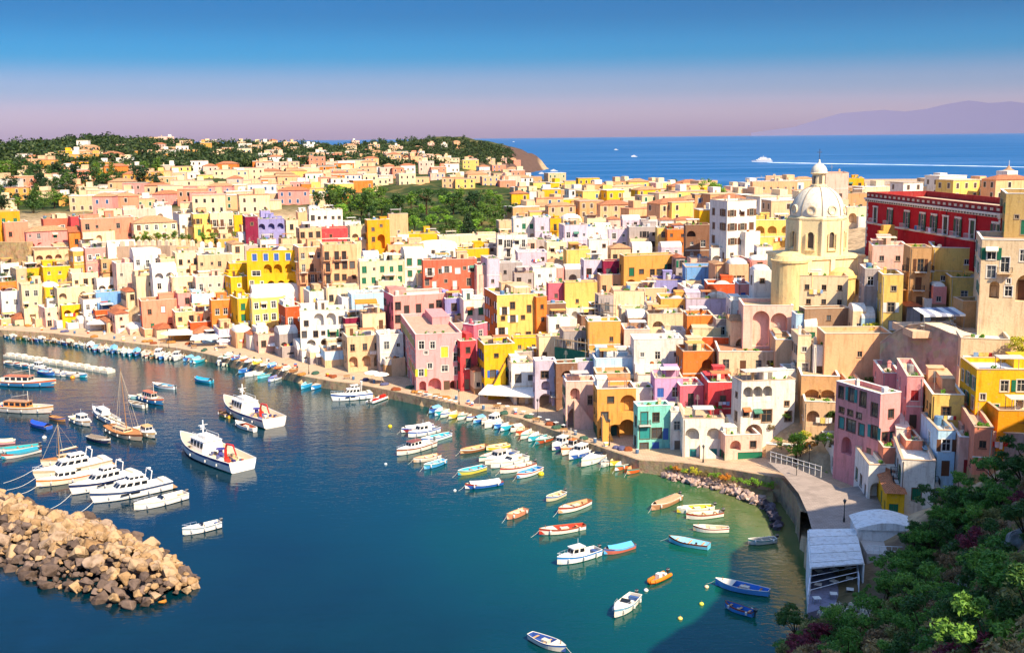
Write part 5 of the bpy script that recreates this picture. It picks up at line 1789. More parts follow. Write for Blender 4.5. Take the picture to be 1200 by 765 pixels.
# ------------------------------------------------------------------ far town and infill houses
MASK = np.zeros((765, 1200), bool)
def mark(ul, ur, vt, vb):
    MASK[max(0, int(vt)):max(0, int(vb)), max(0, int(ul)):max(0, int(ur))] = True
for hr in HOUSES:
    mark(*hr[1:5])
mark(904, 1015, 190, 366)
mark(1015, 1175, 224, 300)
mark(118, 272, 286, 305)
mark(0, 34, 284, 312)
mark(1030, 1126, 380, 434)
CN = dict(cre='cream', wht='white', bei='beige', pea='peach', ltp='pale pink', ylt='pale yellow', pnk='pink', tan='tan', lbl='pale blue', lil='lilac', sal='salmon', och='ochre', gry='grey', org='orange', yel='yellow', lav='lavender', blu='blue', cor='coral')
FARW = {}
class Bulk:
    """houses too many and too far to be things of their own: one mesh, real walls, roofs and windows"""
    def __init__(self):
        self.mb = MB()
        self.mats = []
    def add(self, mb, mats, M):
        idx = []
        for m_ in (mats if isinstance(mats, (list, tuple)) else [mats]):
            if m_ not in self.mats:
                self.mats.append(m_)
            idx.append(self.mats.index(m_))
        o = len(self.mb.v)
        self.mb.v.extend(tuple(M @ Vector(p)) for p in mb.v)
        for f, k in zip(mb.f, mb.mi):
            self.mb.f.append([i + o for i in f])
            self.mb.mi.append(idx[k])
BULK = Bulk()
def far_house(u, v, wc, single, seed=0):
    rng = random.Random(seed)
    C = hit(u, v)
    yw = math.radians(rng.uniform(2, 26))
    w, d, h = rng.uniform(9, 17), rng.uniform(7, 10), rng.choice([4.4, 5.5, 7.0, 7.5, 8.5])
    root = put('house', None, None, (C.x, C.y, C.z), yw) if single else None
    M = Matrix.Translation(C) @ Matrix.Rotation(yw, 4, 'Z')
    def part(name, mb, mats):
        if single:
            mb.build(name, mats, root)
        else:
            BULK.add(mb, mats, M)
    part('wall', MB().box(0, w, 0, d, -5, h), pm(wc))
    k = rng.random()
    if k < .2:
        e, rise = .35, d * .2
        part('roof', MB().add([(-e, -e, h), (w + e, -e, h), (w + e, d + e, h), (-e, d + e, h), (d / 2, d / 2, h + rise), (w - d / 2, d / 2, h + rise)], [(0, 1, 5, 4), (1, 2, 5), (2, 3, 4, 5), (3, 0, 4)]), tilemat(rng.choice(['#C07C56', '#C9976C'])))
    else:
        part('roof', MB().box(-.15, w + .15, -.15, d + .15, h + .003, h + .3), plaster(rng.choice(ROOFC)))
        if k > .55:
            a = rng.uniform(3, 5)
            x = rng.uniform(.3, w - a - .3)
            part('roof_hut', MB().box(x, x + a, d * .35, d * .95, h + .3, h + rng.uniform(2.4, 3.4)), pm(rng.choice([wc, 'cre', 'wht', 'bei'])))
        if k > .7:
            part('chimney', MB().box(w * .2, w * .2 + .7, d * .3, d * .3 + .7, h + .3, h + 1.8), pm('bei'))
    fl = max(1, int(h / 3.4))
    sc = rng.choice(['#1E5B44', '#4A3A30', '#5A4A40', '#2E2C2A', '#3A5A80'])
    if sc not in FARW:
        mm = MB().box(-.75, .75, -.06, .0, -.15, 2.05, 0).box(-.6, .6, -.09, -.06, 0, 1.9, 1)
        mt = [flat('#DCD2C2'), flat(sc, .4)]
        FARW[sc] = (mm, mt, mm.mesh('window', mt))
    for face, W, tfm, rz in (('m', w, lambda x: (x, 0), 0), ('l', d, lambda x: (0, d - x), -math.pi / 2)):
        n = max(1, int(W / 3.6))
        for f in range(fl):
            for i in range(n):
                if rng.random() < .3:
                    continue
                x, y = tfm((i + .5) / n * W)
                z = f * (h / fl) + .9
                if single:
                    put('window', FARW[sc][2], root, (x, y, z), rz)
                else:
                    BULK.add(FARW[sc][0], FARW[sc][1], M @ Matrix.Translation((x, y, z)) @ Matrix.Rotation(rz, 4, 'Z'))
    px = FPX / C.y
    mark(u, u + w * px, v - h * px, v)
    return root

FAR_SINGLE = 10
BANDS = [  # columns, rows, number, place, colours
    ((18, 138), (190, 213), 30, 'in the far cluster on the wooded slope', 'org org yel och cre pea cre bei wht och'),
    ((90, 300), (164, 187), 26, 'scattered on the wooded hilltop', 'cre pea bei ltp och wht'),
    ((300, 560), (171, 190), 34, 'on the low ridge towards the cape', 'cre pea wht bei ltp cre'),
    ((180, 430), (200, 243), 74, 'in the dense far town below the wooded hill', 'cre cre pea bei wht ltp sal ylt pea org pnk'),
    ((300, 605), (188, 222), 74, 'in the far town behind the orchard', 'cre cre pea bei wht ltp ylt sal'),
    ((590, 905), (216, 262), 78, 'in the upper town before the open sea', 'cre cre wht bei pea ylt tan ltp yel'),
    ((905, 1185), (224, 236), 20, 'behind the red palace near the old harbour', 'cre wht bei pea ylt'),
    ((-10, 180), (206, 250), 24, 'between the woods at the frame edge', 'wht cre bei och pea sal'),
    ((100, 300), (228, 258), 26, 'on the roofscape above the long salmon building', 'cre wht pea ltp bei pnk'),
    ((1000, 1190), (214, 224), 8, 'on the shore before the old mole', 'wht cre bei'),
]
FAR = []
rng = random.Random(77)
for bi, ((u0, u1), (v0, v1), n, place, cols) in enumerate(BANDS):
    cols = cols.split()
    spots = []
    tries = 0
    while len(spots) < n and tries < 4000:
        tries += 1
        u, v = rng.uniform(u0, u1), rng.uniform(v0, v1)
        if bi in (3, 4, 8) and MASK[min(764, int(v)), min(1199, max(0, int(u)))]:
            continue
        if 385 < u < 598 and 222 < v < 280:
            continue
        hp = hit(u, v)
        if hp.z < 12 or gz(hp.x * 1.03, hp.y * 1.03) < 8:
            continue
        if bi == 1 and v < 166 + abs(u - 190) * .05:
            continue
        if any(abs(u - a) < (13 if v > 195 else 9) and abs(v - b) < (7 if v > 195 else 4) for a, b in spots):
            continue
        spots.append((u, v))
    for u, v in sorted(spots):
        wc = rng.choice(cols)
        FAR.append((bi, place, wc, u, v))
# the largest-looking (nearest) ones are things of their own, the rest one mass
near_rank = sorted(FAR, key=lambda q: -q[4])
SINGLES = set(map(id, near_rank[:FAR_SINGLE]))
FAR = [(q[0], q[1], q[2], q[3], far_house(q[3], q[4], q[2], id(q) in SINGLES, seed=int(q[3] * 31 + q[4] * 17))) for q in FAR]
o = BULK.mb.build('far_houses', BULK.mats)
o['kind'] = 'stuff'
o['label'] = 'mass of small pale far houses covering the ridge and hill'
ORD = ['first', 'second', 'third', 'fourth', 'fifth', 'sixth', 'seventh', 'eighth', 'ninth', 'tenth'] 
def ordinal(k):
    if k < 10:
        return ORD[k]
    n = k + 1
    return f'{n}{"th" if 10 < n % 100 < 14 else {1: "st", 2: "nd", 3: "rd"}.get(n % 10, "th")}'
FAR = [q for q in FAR if q[4] is not None]
cnt = {}
for bi, place, wc, u, r in sorted(FAR, key=lambda q: q[3]):
    k = cnt.get((bi, wc), 0)
    cnt[(bi, wc)] = k + 1
    tag(r, f'{ordinal(k)} {CN[wc]} house from the left {place}', 'house', 'far houses ' + place)

# infill of the crowded slope: where the ground would still show between the houses above
LOW = [(0, 383), (100, 389), (200, 399), (300, 409), (350, 418), (400, 430), (460, 432), (540, 455), (600, 470), (660, 490), (745, 520), (800, 536), (850, 545), (900, 520), (940, 480), (990, 470), (1010, 430), (1040, 390), (1130, 345), (1200, 340)]
HIGH = [(0, 290), (100, 290), (200, 297), (300, 275), (350, 262), (430, 262), (480, 290), (560, 290), (600, 258), (800, 258), (900, 262), (930, 300), (1000, 300), (1030, 290), (1200, 285)]
lowf = lambda u: np.interp(u, *zip(*LOW))
highf = lambda u: np.interp(u, *zip(*HIGH))
short = []
for hr in HOUSES:
    lb = hr[0]['label']
    ws = lb.split()
    cut = len(ws)
    for j, x in enumerate(ws):
        if j >= 2 and x in ('with', 'above', 'below', 'beside', 'behind', 'between', 'under', 'next', 'in', 'on', 'at', 'squeezed', 'pressed', 'directly', 'directly', 'right', 'left', 'standing', 'rising', 'of', 'just', 'along', 'leaning', 'beyond', 'over', 'towards'):
            cut = j
            break
    short.append((' '.join(ws[:cut]), hr))
cntn = {}
for s, _ in short:
    cntn[s] = cntn.get(s, 0) + 1
short = [(s, h_) for s, h_ in short if cntn[s] == 1 and len(s.split()) <= 8]
rng = random.Random(4)
FC = 'cre wht wht ltp lbl wht pea lil gry pnk cre wht ltp och bei'.split()
infill = 0
for tr in range(9000):
    u = rng.uniform(2, 340) if tr < 700 else rng.uniform(2, 1195)
    lo, hi = lowf(u), highf(u)
    v = rng.uniform(max(hi, lo - 22), lo) if tr < 700 else rng.uniform(hi, lo)
    ui, vi = int(u), int(v)
    if MASK[vi, ui] or MASK[vi, max(0, ui - 4):ui + 5].mean() > .4:
        continue
    b = vi
    while b < lo and not MASK[b, ui]:
        b += 1
    t_ = vi
    while t_ > hi and not MASK[t_, ui] and b - t_ < 24:
        t_ -= 1
    b = min(b + 3, lo)
    if b - t_ < 3:
        continue
    a = ui
    while a > 0 and not MASK[vi, a] and ui - a < 12:
        a -= 1
    c = ui
    while c < 1199 and not MASK[vi, c] and c - ui < 14:
        c += 1
    c = max(c, a + 9)
    wc = rng.choice(FC)
    if any(abs(q[1] - a) < 2 and abs(q[4] - b) < 2 for q in HOUSES):
        continue
    rf = rng.choice(['flat', 'flat', 'terr', 'vault', 'dome', 'tile', 'flat'])
    um = a + (c - a) * .12
    best = sorted(short, key=lambda s: abs((s[1][1] + s[1][2]) / 2 - (a + c) / 2) + 1.3 * abs((s[1][3] + s[1][4]) / 2 - (t_ + b) / 2))
    lab = None
    rn = {'flat': 'flat-roofed', 'terr': 'terraced', 'vault': 'vault-roofed', 'dome': 'domed', 'tile': 'tiled'}[rf]
    for s, hr in best[:8]:
        up = (hr[3] + hr[4]) / 2
        mid = (t_ + b) / 2
        rel = 'just below the' if mid > up + 8 else 'just above the' if mid < up - 8 else 'beside the'
        cand = f'small {CN[wc]} {rn} house {rel} {s}'
        if cand not in USED_LABELS and len(cand.split()) <= 16:
            lab = cand
            break
    if lab is None:
        continue
    house(a - 1, um, c + 1, t_ - 2, b, wc, lab, roof=rf, win=rng.choice(['wq', 'wqf', 'wc', 'wdq', 'wo']), sh=rng.choice('gbkkw'), group='small houses filling the slope')
    mark(a - 1, c + 1, t_ - 1, b)
    infill += 1
    if infill >= 140:
        break
print('INFILL', infill, 'far', len(FAR))
# ------------------------------------------------------------------ boats
def glossy(hexc):
    return flat(hexc, 0.32, 0.5)
def hull_shape(L, B, H, tr=0.72, full=0.55, sheer=0.45, n=13):
    st = []
    for i in range(n):
        t = i / (n - 1)
        if t < full:
            b = tr + (1 - tr) * math.sin(t / full * math.pi / 2)
        else:
            q = (t - full) / (1 - full)
            b = (1 - q ** 2.1)
        b = max(b, 0.015) * B / 2
        z = H * (1 + sheer * max(0, (t - .35) / .65) ** 2 + .08 * (1 - t) ** 2)
        x = -L / 2 + L * t
        st.append((x, b, z))
    return st
def add_hull(root, st, H, colh, colb, stripe=None, floor=.22, decked=False, colin='#D9CDB8', decol='#D6C6A8', wood=False):
    mb = MB()
    n = len(st)
    rows = []
    for i, (x, b, z) in enumerate(st):
        t = i / (n - 1)
        rake = (.06 * (z / H)) * (t ** 3) * (st[-1][0] - st[0][0]) * .5
        prof = [(0, -.28 * H - .1), (b * .55, -.2 * H - .05), (b * .86, .10 * H), (b * .97, z * .72), (b, z)]
        rows.append([(x + (rake if k >= 3 else 0), y, zz) for k, (y, zz) in enumerate(prof)])
    for sgn in (1, -1):
        for i in range(n - 1):
            for k in range(4):
                a, b_, c, d = rows[i][k], rows[i + 1][k], rows[i + 1][k + 1], rows[i][k + 1]
                q = [(p[0], p[1] * sgn, p[2]) for p in (a, b_, c, d)]
                if sgn > 0:
                    q.reverse()
                mb.quad(*q, 1 if k == 1 or k == 0 else (2 if (k == 3 and stripe) else 0))
    r0 = rows[0]
    mb.add([(p[0], p[1], p[2]) for p in r0] + [(p[0], -p[1], p[2]) for p in r0[1:]][::-1], [tuple(range(len(r0) * 2 - 1))], 0)
    mb.build('hull', [glossy(colh), glossy(colb), glossy(stripe or colh)], root, smooth=False)
    inn = MB()
    top = [(x + (.06 * (z / H)) * ((i / (n - 1)) ** 3) * (st[-1][0] - st[0][0]) * .5, b, z) for i, (x, b, z) in enumerate(st)]
    if decked:
        for i in range(n - 1):
            (x, b, z), (x2, b2, z2) = top[i], top[i + 1]
            inn.quad((x, -b, z - .06), (x2, -b2, z2 - .06), (x2, b2, z2 - .06), (x, b, z - .06))
        inn.build('deck', flat(decol, .75, .2), root)
    else:
        zf = floor * H
        for i in range(n - 1):
            (x, b, z), (x2, b2, z2) = top[i], top[i + 1]
            bi, bj = max(b - .07, .01), max(b2 - .07, .01)
            for s in (1, -1):
                q = [(x, s * bi, z), (x2, s * bj, z2), (x2, s * bj * .8, zf), (x, s * bi * .8, zf)]
                if s < 0:
                    q.reverse()
                inn.quad(*q)
            inn.quad((x, -bi * .8, zf), (x2, -bj * .8, zf), (x2, bj * .8, zf), (x, bi * .8, zf))
        b0 = max(top[0][1] - .07, .01)
        inn.quad((top[0][0] + .08, -b0, top[0][2]), (top[0][0] + .08, b0, top[0][2]), (top[0][0] + .08, b0 * .8, zf), (top[0][0] + .08, -b0 * .8, zf))
        inn.build('interior', flat(colin, .7, .2), root)
    g = MB()
    for s in (1, -1):
        for p, q in zip(top, top[1:]):
            g.tube((p[0], s * p[1], p[2]), (q[0], s * q[1], q[2]), .05 if H < 1.2 else .08, 4)
    g.tube((top[0][0], -top[0][1], top[0][2]), (top[0][0], top[0][1], top[0][2]), .05, 4)
    g.build('gunwale', flat('#8A5A34' if wood else '#E6DFD2', .5), root)
    return top
def outboard(root, x, z):
    o = MB().box(x - .45, x - .05, -.16, .16, z + .05, z + .55).box(x - .28, x - .14, -.06, .06, z - .7, z + .05).build('outboard_motor', flat('#2E2E30', .4, .5), root)
    MB().box(x - .47, x - .03, -.165, .165, z + .4, z + .46).build('cowl_band', flat('#C9C9C9', .4), o)
def cabin(root, x0, x1, w, z0, h, col, rake=.35, roofc=None, win='#1B2026'):
    mb = MB()
    t = .82
    mb.add([(x0, -w / 2, z0), (x1, -w / 2 * .9, z0), (x1, w / 2 * .9, z0), (x0, w / 2, z0), (x0 + .05, -w / 2 * t, z0 + h), (x1 - rake, -w / 2 * t * .9, z0 + h), (x1 - rake, w / 2 * t * .9, z0 + h), (x0 + .05, w / 2 * t, z0 + h)],
           [(0, 1, 5, 4), (1, 2, 6, 5), (2, 3, 7, 6), (3, 0, 4, 7), (4, 5, 6, 7)])
    c = mb.build('cabin', glossy(col), root)
    MB().box(x0 - .15, x1 - rake + .15, -w / 2 * t - .08, w / 2 * t + .08, z0 + h + .002, z0 + h + .08).build('cabin_roof', glossy(roofc or col), c)
    f0, f1 = .45, .88
    def side(s, xa, xb):
        pts = []
        for f, xx in ((f0, xa), (f0, xb), (f1, xb), (f1, xa)):
            fx = (xx - x0) / (x1 - x0)
            wy = w / 2 * (1 - .1 * fx) * (1 - (1 - t) * f) + .02
            xr = xx - (rake * f * fx)
            pts.append((xr, s * wy, z0 + h * f))
        return pts if s < 0 else pts[::-1]
    L = x1 - x0
    nw = max(1, min(4, int(L / .9)))
    for s in (-1, 1):
        for k in range(nw):
            a, b = x0 + L * (k + .12) / nw, x0 + L * (k + .88) / nw
            MB().quad(*side(s, a, b)).build('window', flat(win, .1, .5), c)
    pw = w / 2 * .9
    xa, xb = x1 - rake * f0 + .03, x1 - rake * f1 + .03
    for s in (-1, 1):
        y0, y1 = (.04 * pw, .86 * pw) if s > 0 else (-.86 * pw, -.04 * pw)
        MB().quad((xa, y0 * .95, z0 + h * f0), (xa, y1 * .95, z0 + h * f0), (xb, y1 * .88, z0 + h * f1), (xb, y0 * .88, z0 + h * f1)).build('windscreen', flat(win, .1, .5), c)
    return c
def clutter(root, rng, x0, x1, w, z, cols, n):
    """nets, crates, baskets and buoys on the working deck"""
    for k in range(n):
        x, y = rng.uniform(x0, x1), rng.uniform(-w / 2, w / 2)
        c = rng.choice(cols)
        if rng.random() < .5:
            s = rng.uniform(.25, .5)
            MB().box(x - s, x + s, y - s * .7, y + s * .7, z, z + rng.uniform(.3, .6)).build('crate', flat(c), root)
        else:
            s = rng.uniform(.35, .75)
            MB().lathe([(s, 0), (s * 1.05, .15), (s * .8, .4), (s * .3, .6), (0.01, .62)], 8, (x, y, z)).build('net_pile', cloth(c), root)
def thwarts(root, st, H, k=3, col='#B98A58'):
    n = len(st)
    for j in range(k):
        i = int(2 + j * (n - 5) / max(1, k - 1)) if k > 1 else n // 2
        x, b, z = st[i]
        MB().box(x - .14, x + .14, -b + .08, b - .08, z * .70, z * .76).build('thwart', flat(col, .7), root)
def tarp(root, st, H, col, r=.45):
    mb = MB()
    n = len(st)
    for i in range(1, n - 1):
        (x, b, z), (x2, b2, z2) = st[i], st[min(i + 1, n - 2)]
        for s in (1, -1):
            q = [(x, 0, z + r), (x2, 0, z2 + r), (x2, s * b2 * 1.04, z2 + .02), (x, s * b * 1.04, z + .02)]
            if s > 0:
                q.reverse()
            mb.quad(*q)
            q = [(x, s * b * 1.04, z + .02), (x2, s * b2 * 1.04, z2 + .02), (x2, s * b2 * 1.03, z2 - .22), (x, s * b * 1.03, z - .22)]
            if s > 0:
                q.reverse()
            mb.quad(*q)
    mb.build('boat_cover', cloth(col), root)
def fenders(root, st, k, side=(1, -1)):
    n = len(st)
    for s in side:
        for j in range(k):
            i = 2 + int(j * (n - 5) / max(1, k - 1))
            x, b, z = st[i]
            MB().lathe([(.02, 0), (.15, .08), (.16, .45), (.02, .55)], 7, (x, s * (b + .15), z * .35)).build('fender', flat('#D8D4CC', .5), root)

BOATN = 0
def boat(bu, bv, su, sv, kind, hc, c2, label, group=None, z=0.0):
    global BOATN
    BOATN += 1
    rng = random.Random(int(bu * 13 + bv * 7 + su))
    a, b = PZ(bu, bv, z), PZ(su, sv, z)
    d = a - b
    L = min(max(d.length, 3.0), 24)
    mid = (a + b) / 2
    nm = {'row': 'rowing_boat', 'cover': 'rowing_boat', 'gozzo': 'motor_boat', 'cabin': 'cabin_boat', 'cruiser': 'motor_yacht', 'trawler': 'fishing_trawler', 'work': 'fishing_boat', 'rib': 'inflatable_boat', 'sail': 'sailing_boat', 'speed': 'speedboat'}[kind]
    r = thing(nm, label, 'boat', (mid.x, mid.y, z), math.atan2(d.y, d.x), group)
    r.rotation_euler = (math.radians(rng.uniform(-1.5, 1.5)), math.radians(rng.uniform(-.8, .8)), math.atan2(d.y, d.x))
    white = '#ECE7DE'
    if kind in ('row', 'cover', 'gozzo'):
        B, H = min(L * .36, 2.3), min(.55 + L * .03, .8)
        st = hull_shape(L, B, H, .74 if kind != 'gozzo' else .5, .55, .5)
        tp = add_hull(r, st, H, hc, '#3E4A58', None if rng.random() < .4 else rng.choice(['#2E5EA8', '#A8342A', '#E6DFD2', '#2E8A86']), colin=c2, wood=rng.random() < .5)
        thwarts(r, st, H, 3, rng.choice(['#C2996A', '#A8784A', '#D8C6A4', '#E0D8C8']))
        if kind == 'cover':
            tarp(r, st, H, c2)
        elif kind == 'gozzo':
            fd = MB()
            n = len(st)
            for i in range(int(n * .62), n - 1):
                (x, bb, zz), (x2, b2, z2) = tp[i], tp[i + 1]
                fd.quad((x, -bb, zz + .01), (x2, -b2, z2 + .01), (x2, b2, z2 + .01), (x, bb, zz + .01))
            fd.build('foredeck', flat('#DED4C0', .6), r)
            MB().box(-L * .12, L * .06, -.35, .35, .2, .75).build('engine_box', flat('#CFC4B0', .6), r)
            MB().tube((L * .40, 0, H), (L * .40, 0, H + .75), .05, 5).build('post', flat('#8A5A34'), r)
        if kind != 'cover':
            if rng.random() < .5:
                for q in (-1, 1):
                    MB().tube((-L * .25, q * B * .16, H * .8), (L * .25, q * B * .1, H * .86), .03, 5).box(L * .25, L * .34, q * B * .1 - .07, q * B * .1 + .07, H * .84, H * .88).build('oar', flat('#B08A58'), r)
            for q in range(rng.choice([0, 1, 2, 3])):
                x, y = rng.uniform(-L * .3, L * .15), rng.uniform(-B * .2, B * .2)
                if rng.random() < .5:
                    MB().lathe([(.01, 0), (.16, 0), (.2, .3), (.17, .3), (.14, .05)], 8, (x, y, H * .24)).build('bucket', flat(rng.choice(['#3A3A3C', '#2E62A8', '#D8D4CC', '#C8542E'])), r)
                else:
                    MB().lathe([(.28, 0), (.32, .08), (.26, .16), (.12, .16), (.1, .02)], 9, (x, y, H * .24)).build('rope_coil', flat('#B8A47C'), r)
        if rng.random() < .6:
            x, zz = L * .5, H * 1.4
            MB().tube((x, 0, zz), (x + .9, .1, .35), .025, 4).tube((x + .9, .1, .35), (x + 2.0, .2, -.15), .025, 4).build('mooring_rope', flat('#CFC6B2'), r)
        if rng.random() < .55:
            outboard(r, -L / 2, H * 1.05)
        if rng.random() < .35:
            fenders(r, st, 2)
    elif kind in ('cabin', 'speed'):
        B, H = min(L * .34, 2.9), .75 + L * .03
        st = hull_shape(L, B, H, .82, .5, .4)
        tp = add_hull(r, st, H, hc, '#2E3E58', c2, colin='#E0D6C4')
        fd = MB()
        n = len(st)
        for i in range(int(n * .5), n - 1):
            (x, bb, zz), (x2, b2, z2) = tp[i], tp[i + 1]
            fd.quad((x, -bb, zz + .01), (x2, -b2, z2 + .01), (x2, b2, z2 + .01), (x, bb, zz + .01))
        fd.build('foredeck', glossy(white), r)
        if kind == 'cabin':
            cabin(r, -L * .08, L * .24, B * .7, H * .9, 1.25 if L > 5 else .9, white, .4, c2 if rng.random() < .5 else None)
            MB().tube((L * .02, 0, H + 1.2), (L * .02, 0, H + 2.4), .03, 4).build('mast', flat('#D8D8D8', .4), r)
        else:
            ws = MB().quad((L * .05, -B * .36, H), (L * .05, B * .36, H), (-L * .02, B * .3, H + .5), (-L * .02, -B * .3, H + .5))
            ws.build('windscreen', flat('#20262C', .1, .5), r)
        for s in (-1, 1):
            MB().box(-L * .2, -L * .1, s * B * .2 - .22, s * B * .2 + .22, .3, .85).build('seat', flat('#E9E2D4'), r)
        MB().box(-L * .46, -L * .38, -B * .34, B * .34, .3, .75).build('bench', flat(rng.choice(['#E9E2D4', '#3A5A90', '#C9B48A'])), r)
        rl = MB()
        for s in (-1, 1):
            pts = [(tp[i][0], s * tp[i][1] * .92, tp[i][2] + .5) for i in range(int(n * .55), n)]
            for p, q in zip(pts, pts[1:]):
                rl.tube(p, q, .025, 4)
            for p in pts[::2]:
                rl.tube((p[0], p[1], p[2] - .5), p, .02, 4)
        rl.build('bow_rail', flat('#C9CCD0', .3, .5, 0, .6), r)
        outboard(r, -L / 2, H)
        fenders(r, st, 3, (-1, 1))
    elif kind == 'cruiser':
        B, H = min(L * .28, 4.4), 1.0 + L * .035
        st = hull_shape(L, B, H, .88, .5, .42)
        tp = add_hull(r, st, H, hc, '#20304C', c2, decked=True, decol='#E8E2D6')
        c = cabin(r, -L * .18, L * .26, B * .74, H * 1.0, 1.35, white, 1.3)
        cabin(r, -L * .14, L * .08, B * .6, H * 1.0 + 1.4, .75, white, .5)
        ar = MB()
        for s in (-1, 1):
            ar.tube((-L * .20, s * B * .36, H), (-L * .24, s * B * .33, H + 2.7), .09, 5)
        ar.tube((-L * .24, -B * .33, H + 2.7), (-L * .24, B * .33, H + 2.7), .1, 5)
        ar.build('radar_arch', glossy(white), r)
        MB().lathe([(0.01, 0), (.3, .05), (.3, .25), (.01, .35)], 10, (-L * .24, 0, H + 2.78)).build('radar', glossy('#F0EEEA'), r)
        MB().box(-L * .46, -L * .38, -B * .36, B * .36, H * .95, H + .5).build('bench', flat('#E2D6BE'), r)
        MB().box(-L * .56, -L * .5, -B * .4, B * .4, .25, .4).build('swim_platform', flat('#B48A5C'), r)
        n = len(st)
        rl = MB()
        for s in (-1, 1):
            pts = [(tp[i][0], s * tp[i][1] * .94, tp[i][2] + .65) for i in range(int(n * .45), n)]
            for p, q in zip(pts, pts[1:]):
                rl.tube(p, q, .03, 4)
            for p in pts:
                rl.tube((p[0], p[1], p[2] - .65), p, .025, 4)
        rl.build('bow_rail', flat('#C9CCD0', .3, .5, 0, .6), r)
        fenders(r, st, 4)
        for s in (-1, 1):
            MB().box(-L * .05, L * .2, s * (B * .5 - .0) - .02, s * (B * .5) + .02, H * .62, H * .8).build('hull_window', flat('#15181C', .1, .5), r)
    elif kind in ('trawler', 'work'):
        big = kind == 'trawler'
        B, H = L * .30, (1.5 if big else .95) + L * .02
        st = hull_shape(L, B, H, .8, .5, .55)
        tp = add_hull(r, st, H, hc, '#7A2E2A' if not big else '#27346A', c2, decked=False, floor=.6, colin='#D8C2A0')
        z0 = .6 * H
        if big:
            c = cabin(r, -L * .02, L * .22, B * .66, z0, 2.5, white, .15, '#F0ECE4')
            n = len(st)
            fd = MB()
            for i in range(int(n * .66), n - 1):
                (x, bb, zz), (x2, b2, z2) = tp[i], tp[i + 1]
                fd.quad((x, -bb, zz - .05), (x2, -b2, z2 - .05), (x2, b2, z2 - .05), (x, bb, zz - .05))
            fd.build('foredeck', flat('#CDB79A'), r)
            m_ = MB().tube((L * .14, 0, z0 + 2.5), (L * .14, 0, z0 + 6.0), .12, 6).tube((L * .14, -1.0, z0 + 5.0), (L * .14, 1.0, z0 + 5.0), .06, 5).tube((L * .14, -.6, z0 + 4.2), (L * .14, .6, z0 + 4.2), .06, 5)
            mo = m_.build('mast', flat('#E6E2DA'), r)
            MB().lathe([(0.01, 0), (.45, .05), (.45, .3), (.01, .4)], 10, (L * .14 + .3, 0, z0 + 4.4)).build('radar', glossy('#F0EEEA'), mo)
            MB().box(L * .02, L * .16, -1.0, 1.0, z0 + 2.62, z0 + 3.3).build('life_raft_box', flat('#ECE6DA'), r)
            ra = MB()
            for x, y in ((L * .0, -1.6), (L * .2, -1.5), (L * .0, 1.6), (L * .2, 1.5)):
                ra.tube((x, y, z0 + 2.6), (x, y, z0 + 3.5), .04, 4)
            for z_ in (3.0, 3.5):
                for s in (-1, 1):
                    ra.tube((0, s * 1.6, z0 + z_), (L * .2, s * 1.5, z0 + z_), .04, 4)
            ra.build('railing', flat('#E4E0D8'), r)
            # red folding crane on the aft deck
            cx = -L * .26
            cr_ = MB().tube((cx, 0.4, z0), (cx, .4, z0 + 2.0), .3, 8).tube((cx, .4, z0 + 2.0), (cx - .5, .4, z0 + 3.2), .22, 6).tube((cx - .5, .4, z0 + 3.2), (cx - 2.6, .2, z0 + 3.3), .2, 6).tube((cx - 2.6, .2, z0 + 3.3), (cx - 3.6, .1, z0 + 1.5), .15, 6)
            cr_.build('crane', glossy('#C8281E'), r)
            MB().lathe([(.9, 0), (.9, .15), (.45, .2), (.45, 1.3), (.9, 1.35), (.9, 1.5)], 12, (-L * .13, -.2, z0)).build('net_winch', flat('#4A4A8A'), r)
            clutter(r, rng, -L * .44, -L * .05, B * .7, z0, ['#3A3A6A', '#B03A2A', '#D8CFC0', '#8A7A68', '#C9A070', '#5A5F80'], 22)
            clutter(r, rng, L * .26, L * .38, B * .3, z0 + .6, ['#8A7A68', '#D8CFC0', '#B98A58', '#6A5A6A'], 8)
        else:
            cabin(r, -L * .30 if rng.random() < .5 else -L * .05, -L * .30 + 2.2 if False else (L * .12), B * .6, z0, 1.7, rng.choice([white, '#D88A4A', '#E4D8C4']), .15, c2)
            MB().tube((L * .1, 0, z0 + 1.7), (L * .1, 0, z0 + 4.2), .07, 5).tube((L * .1, 0, z0 + 3.4), (-L * .2, 0, z0 + 2.6), .05, 5).build('mast', flat('#D8CDBA'), r)
            clutter(r, rng, -L * .44, -L * .1, B * .6, z0, ['#C9743A', '#B98A58', '#D8CFC0', '#8A6A50', '#C24A2A', '#5A7A9A'], 12)
            clutter(r, rng, L * .18, L * .34, B * .35, z0, ['#C9743A', '#B98A58', '#D8CFC0', '#3E6EA0'], 7)
        fenders(r, st, 4)
    elif kind == 'sail':
        B, H = L * .29, 1.05
        st = hull_shape(L, B, H, .55, .5, .5)
        add_hull(r, st, H, hc, '#5A2E2A', c2, decked=True, decol='#B47A48', wood=True)
        cabin(r, -L * .22, L * .12, B * .55, H, .6, '#D9B88A', .2)
        hm = L * .95
        MB().tube((L * .08, 0, H), (L * .05, 0, H + hm), .10, 6, .05).build('mast', flat('#A87848'), r)
        MB().tube((L * .06, 0, H + 1.4), (-L * .42, 0, H + 1.6), .08, 6).build('boom', flat('#A87848'), r)
        MB().tube((L * .04, 0, H + 1.58), (-L * .38, 0, H + 1.78), .17, 7).build('furled_sail', cloth('#D8C8A8'), r)
        rg = MB()
        for p in ((L * .5, 0, H * 1.4), (-L * .46, 0, H), (0, B * .48, H), (0, -B * .48, H), (L * .1, B * .46, H), (L * .1, -B * .46, H)):
            rg.tube(p, (L * .05, 0, H + hm * .96), .025, 3)
        rg.build('rigging', flat('#C9B89A'), r)
        fenders(r, st, 4)
    elif kind == 'rib':
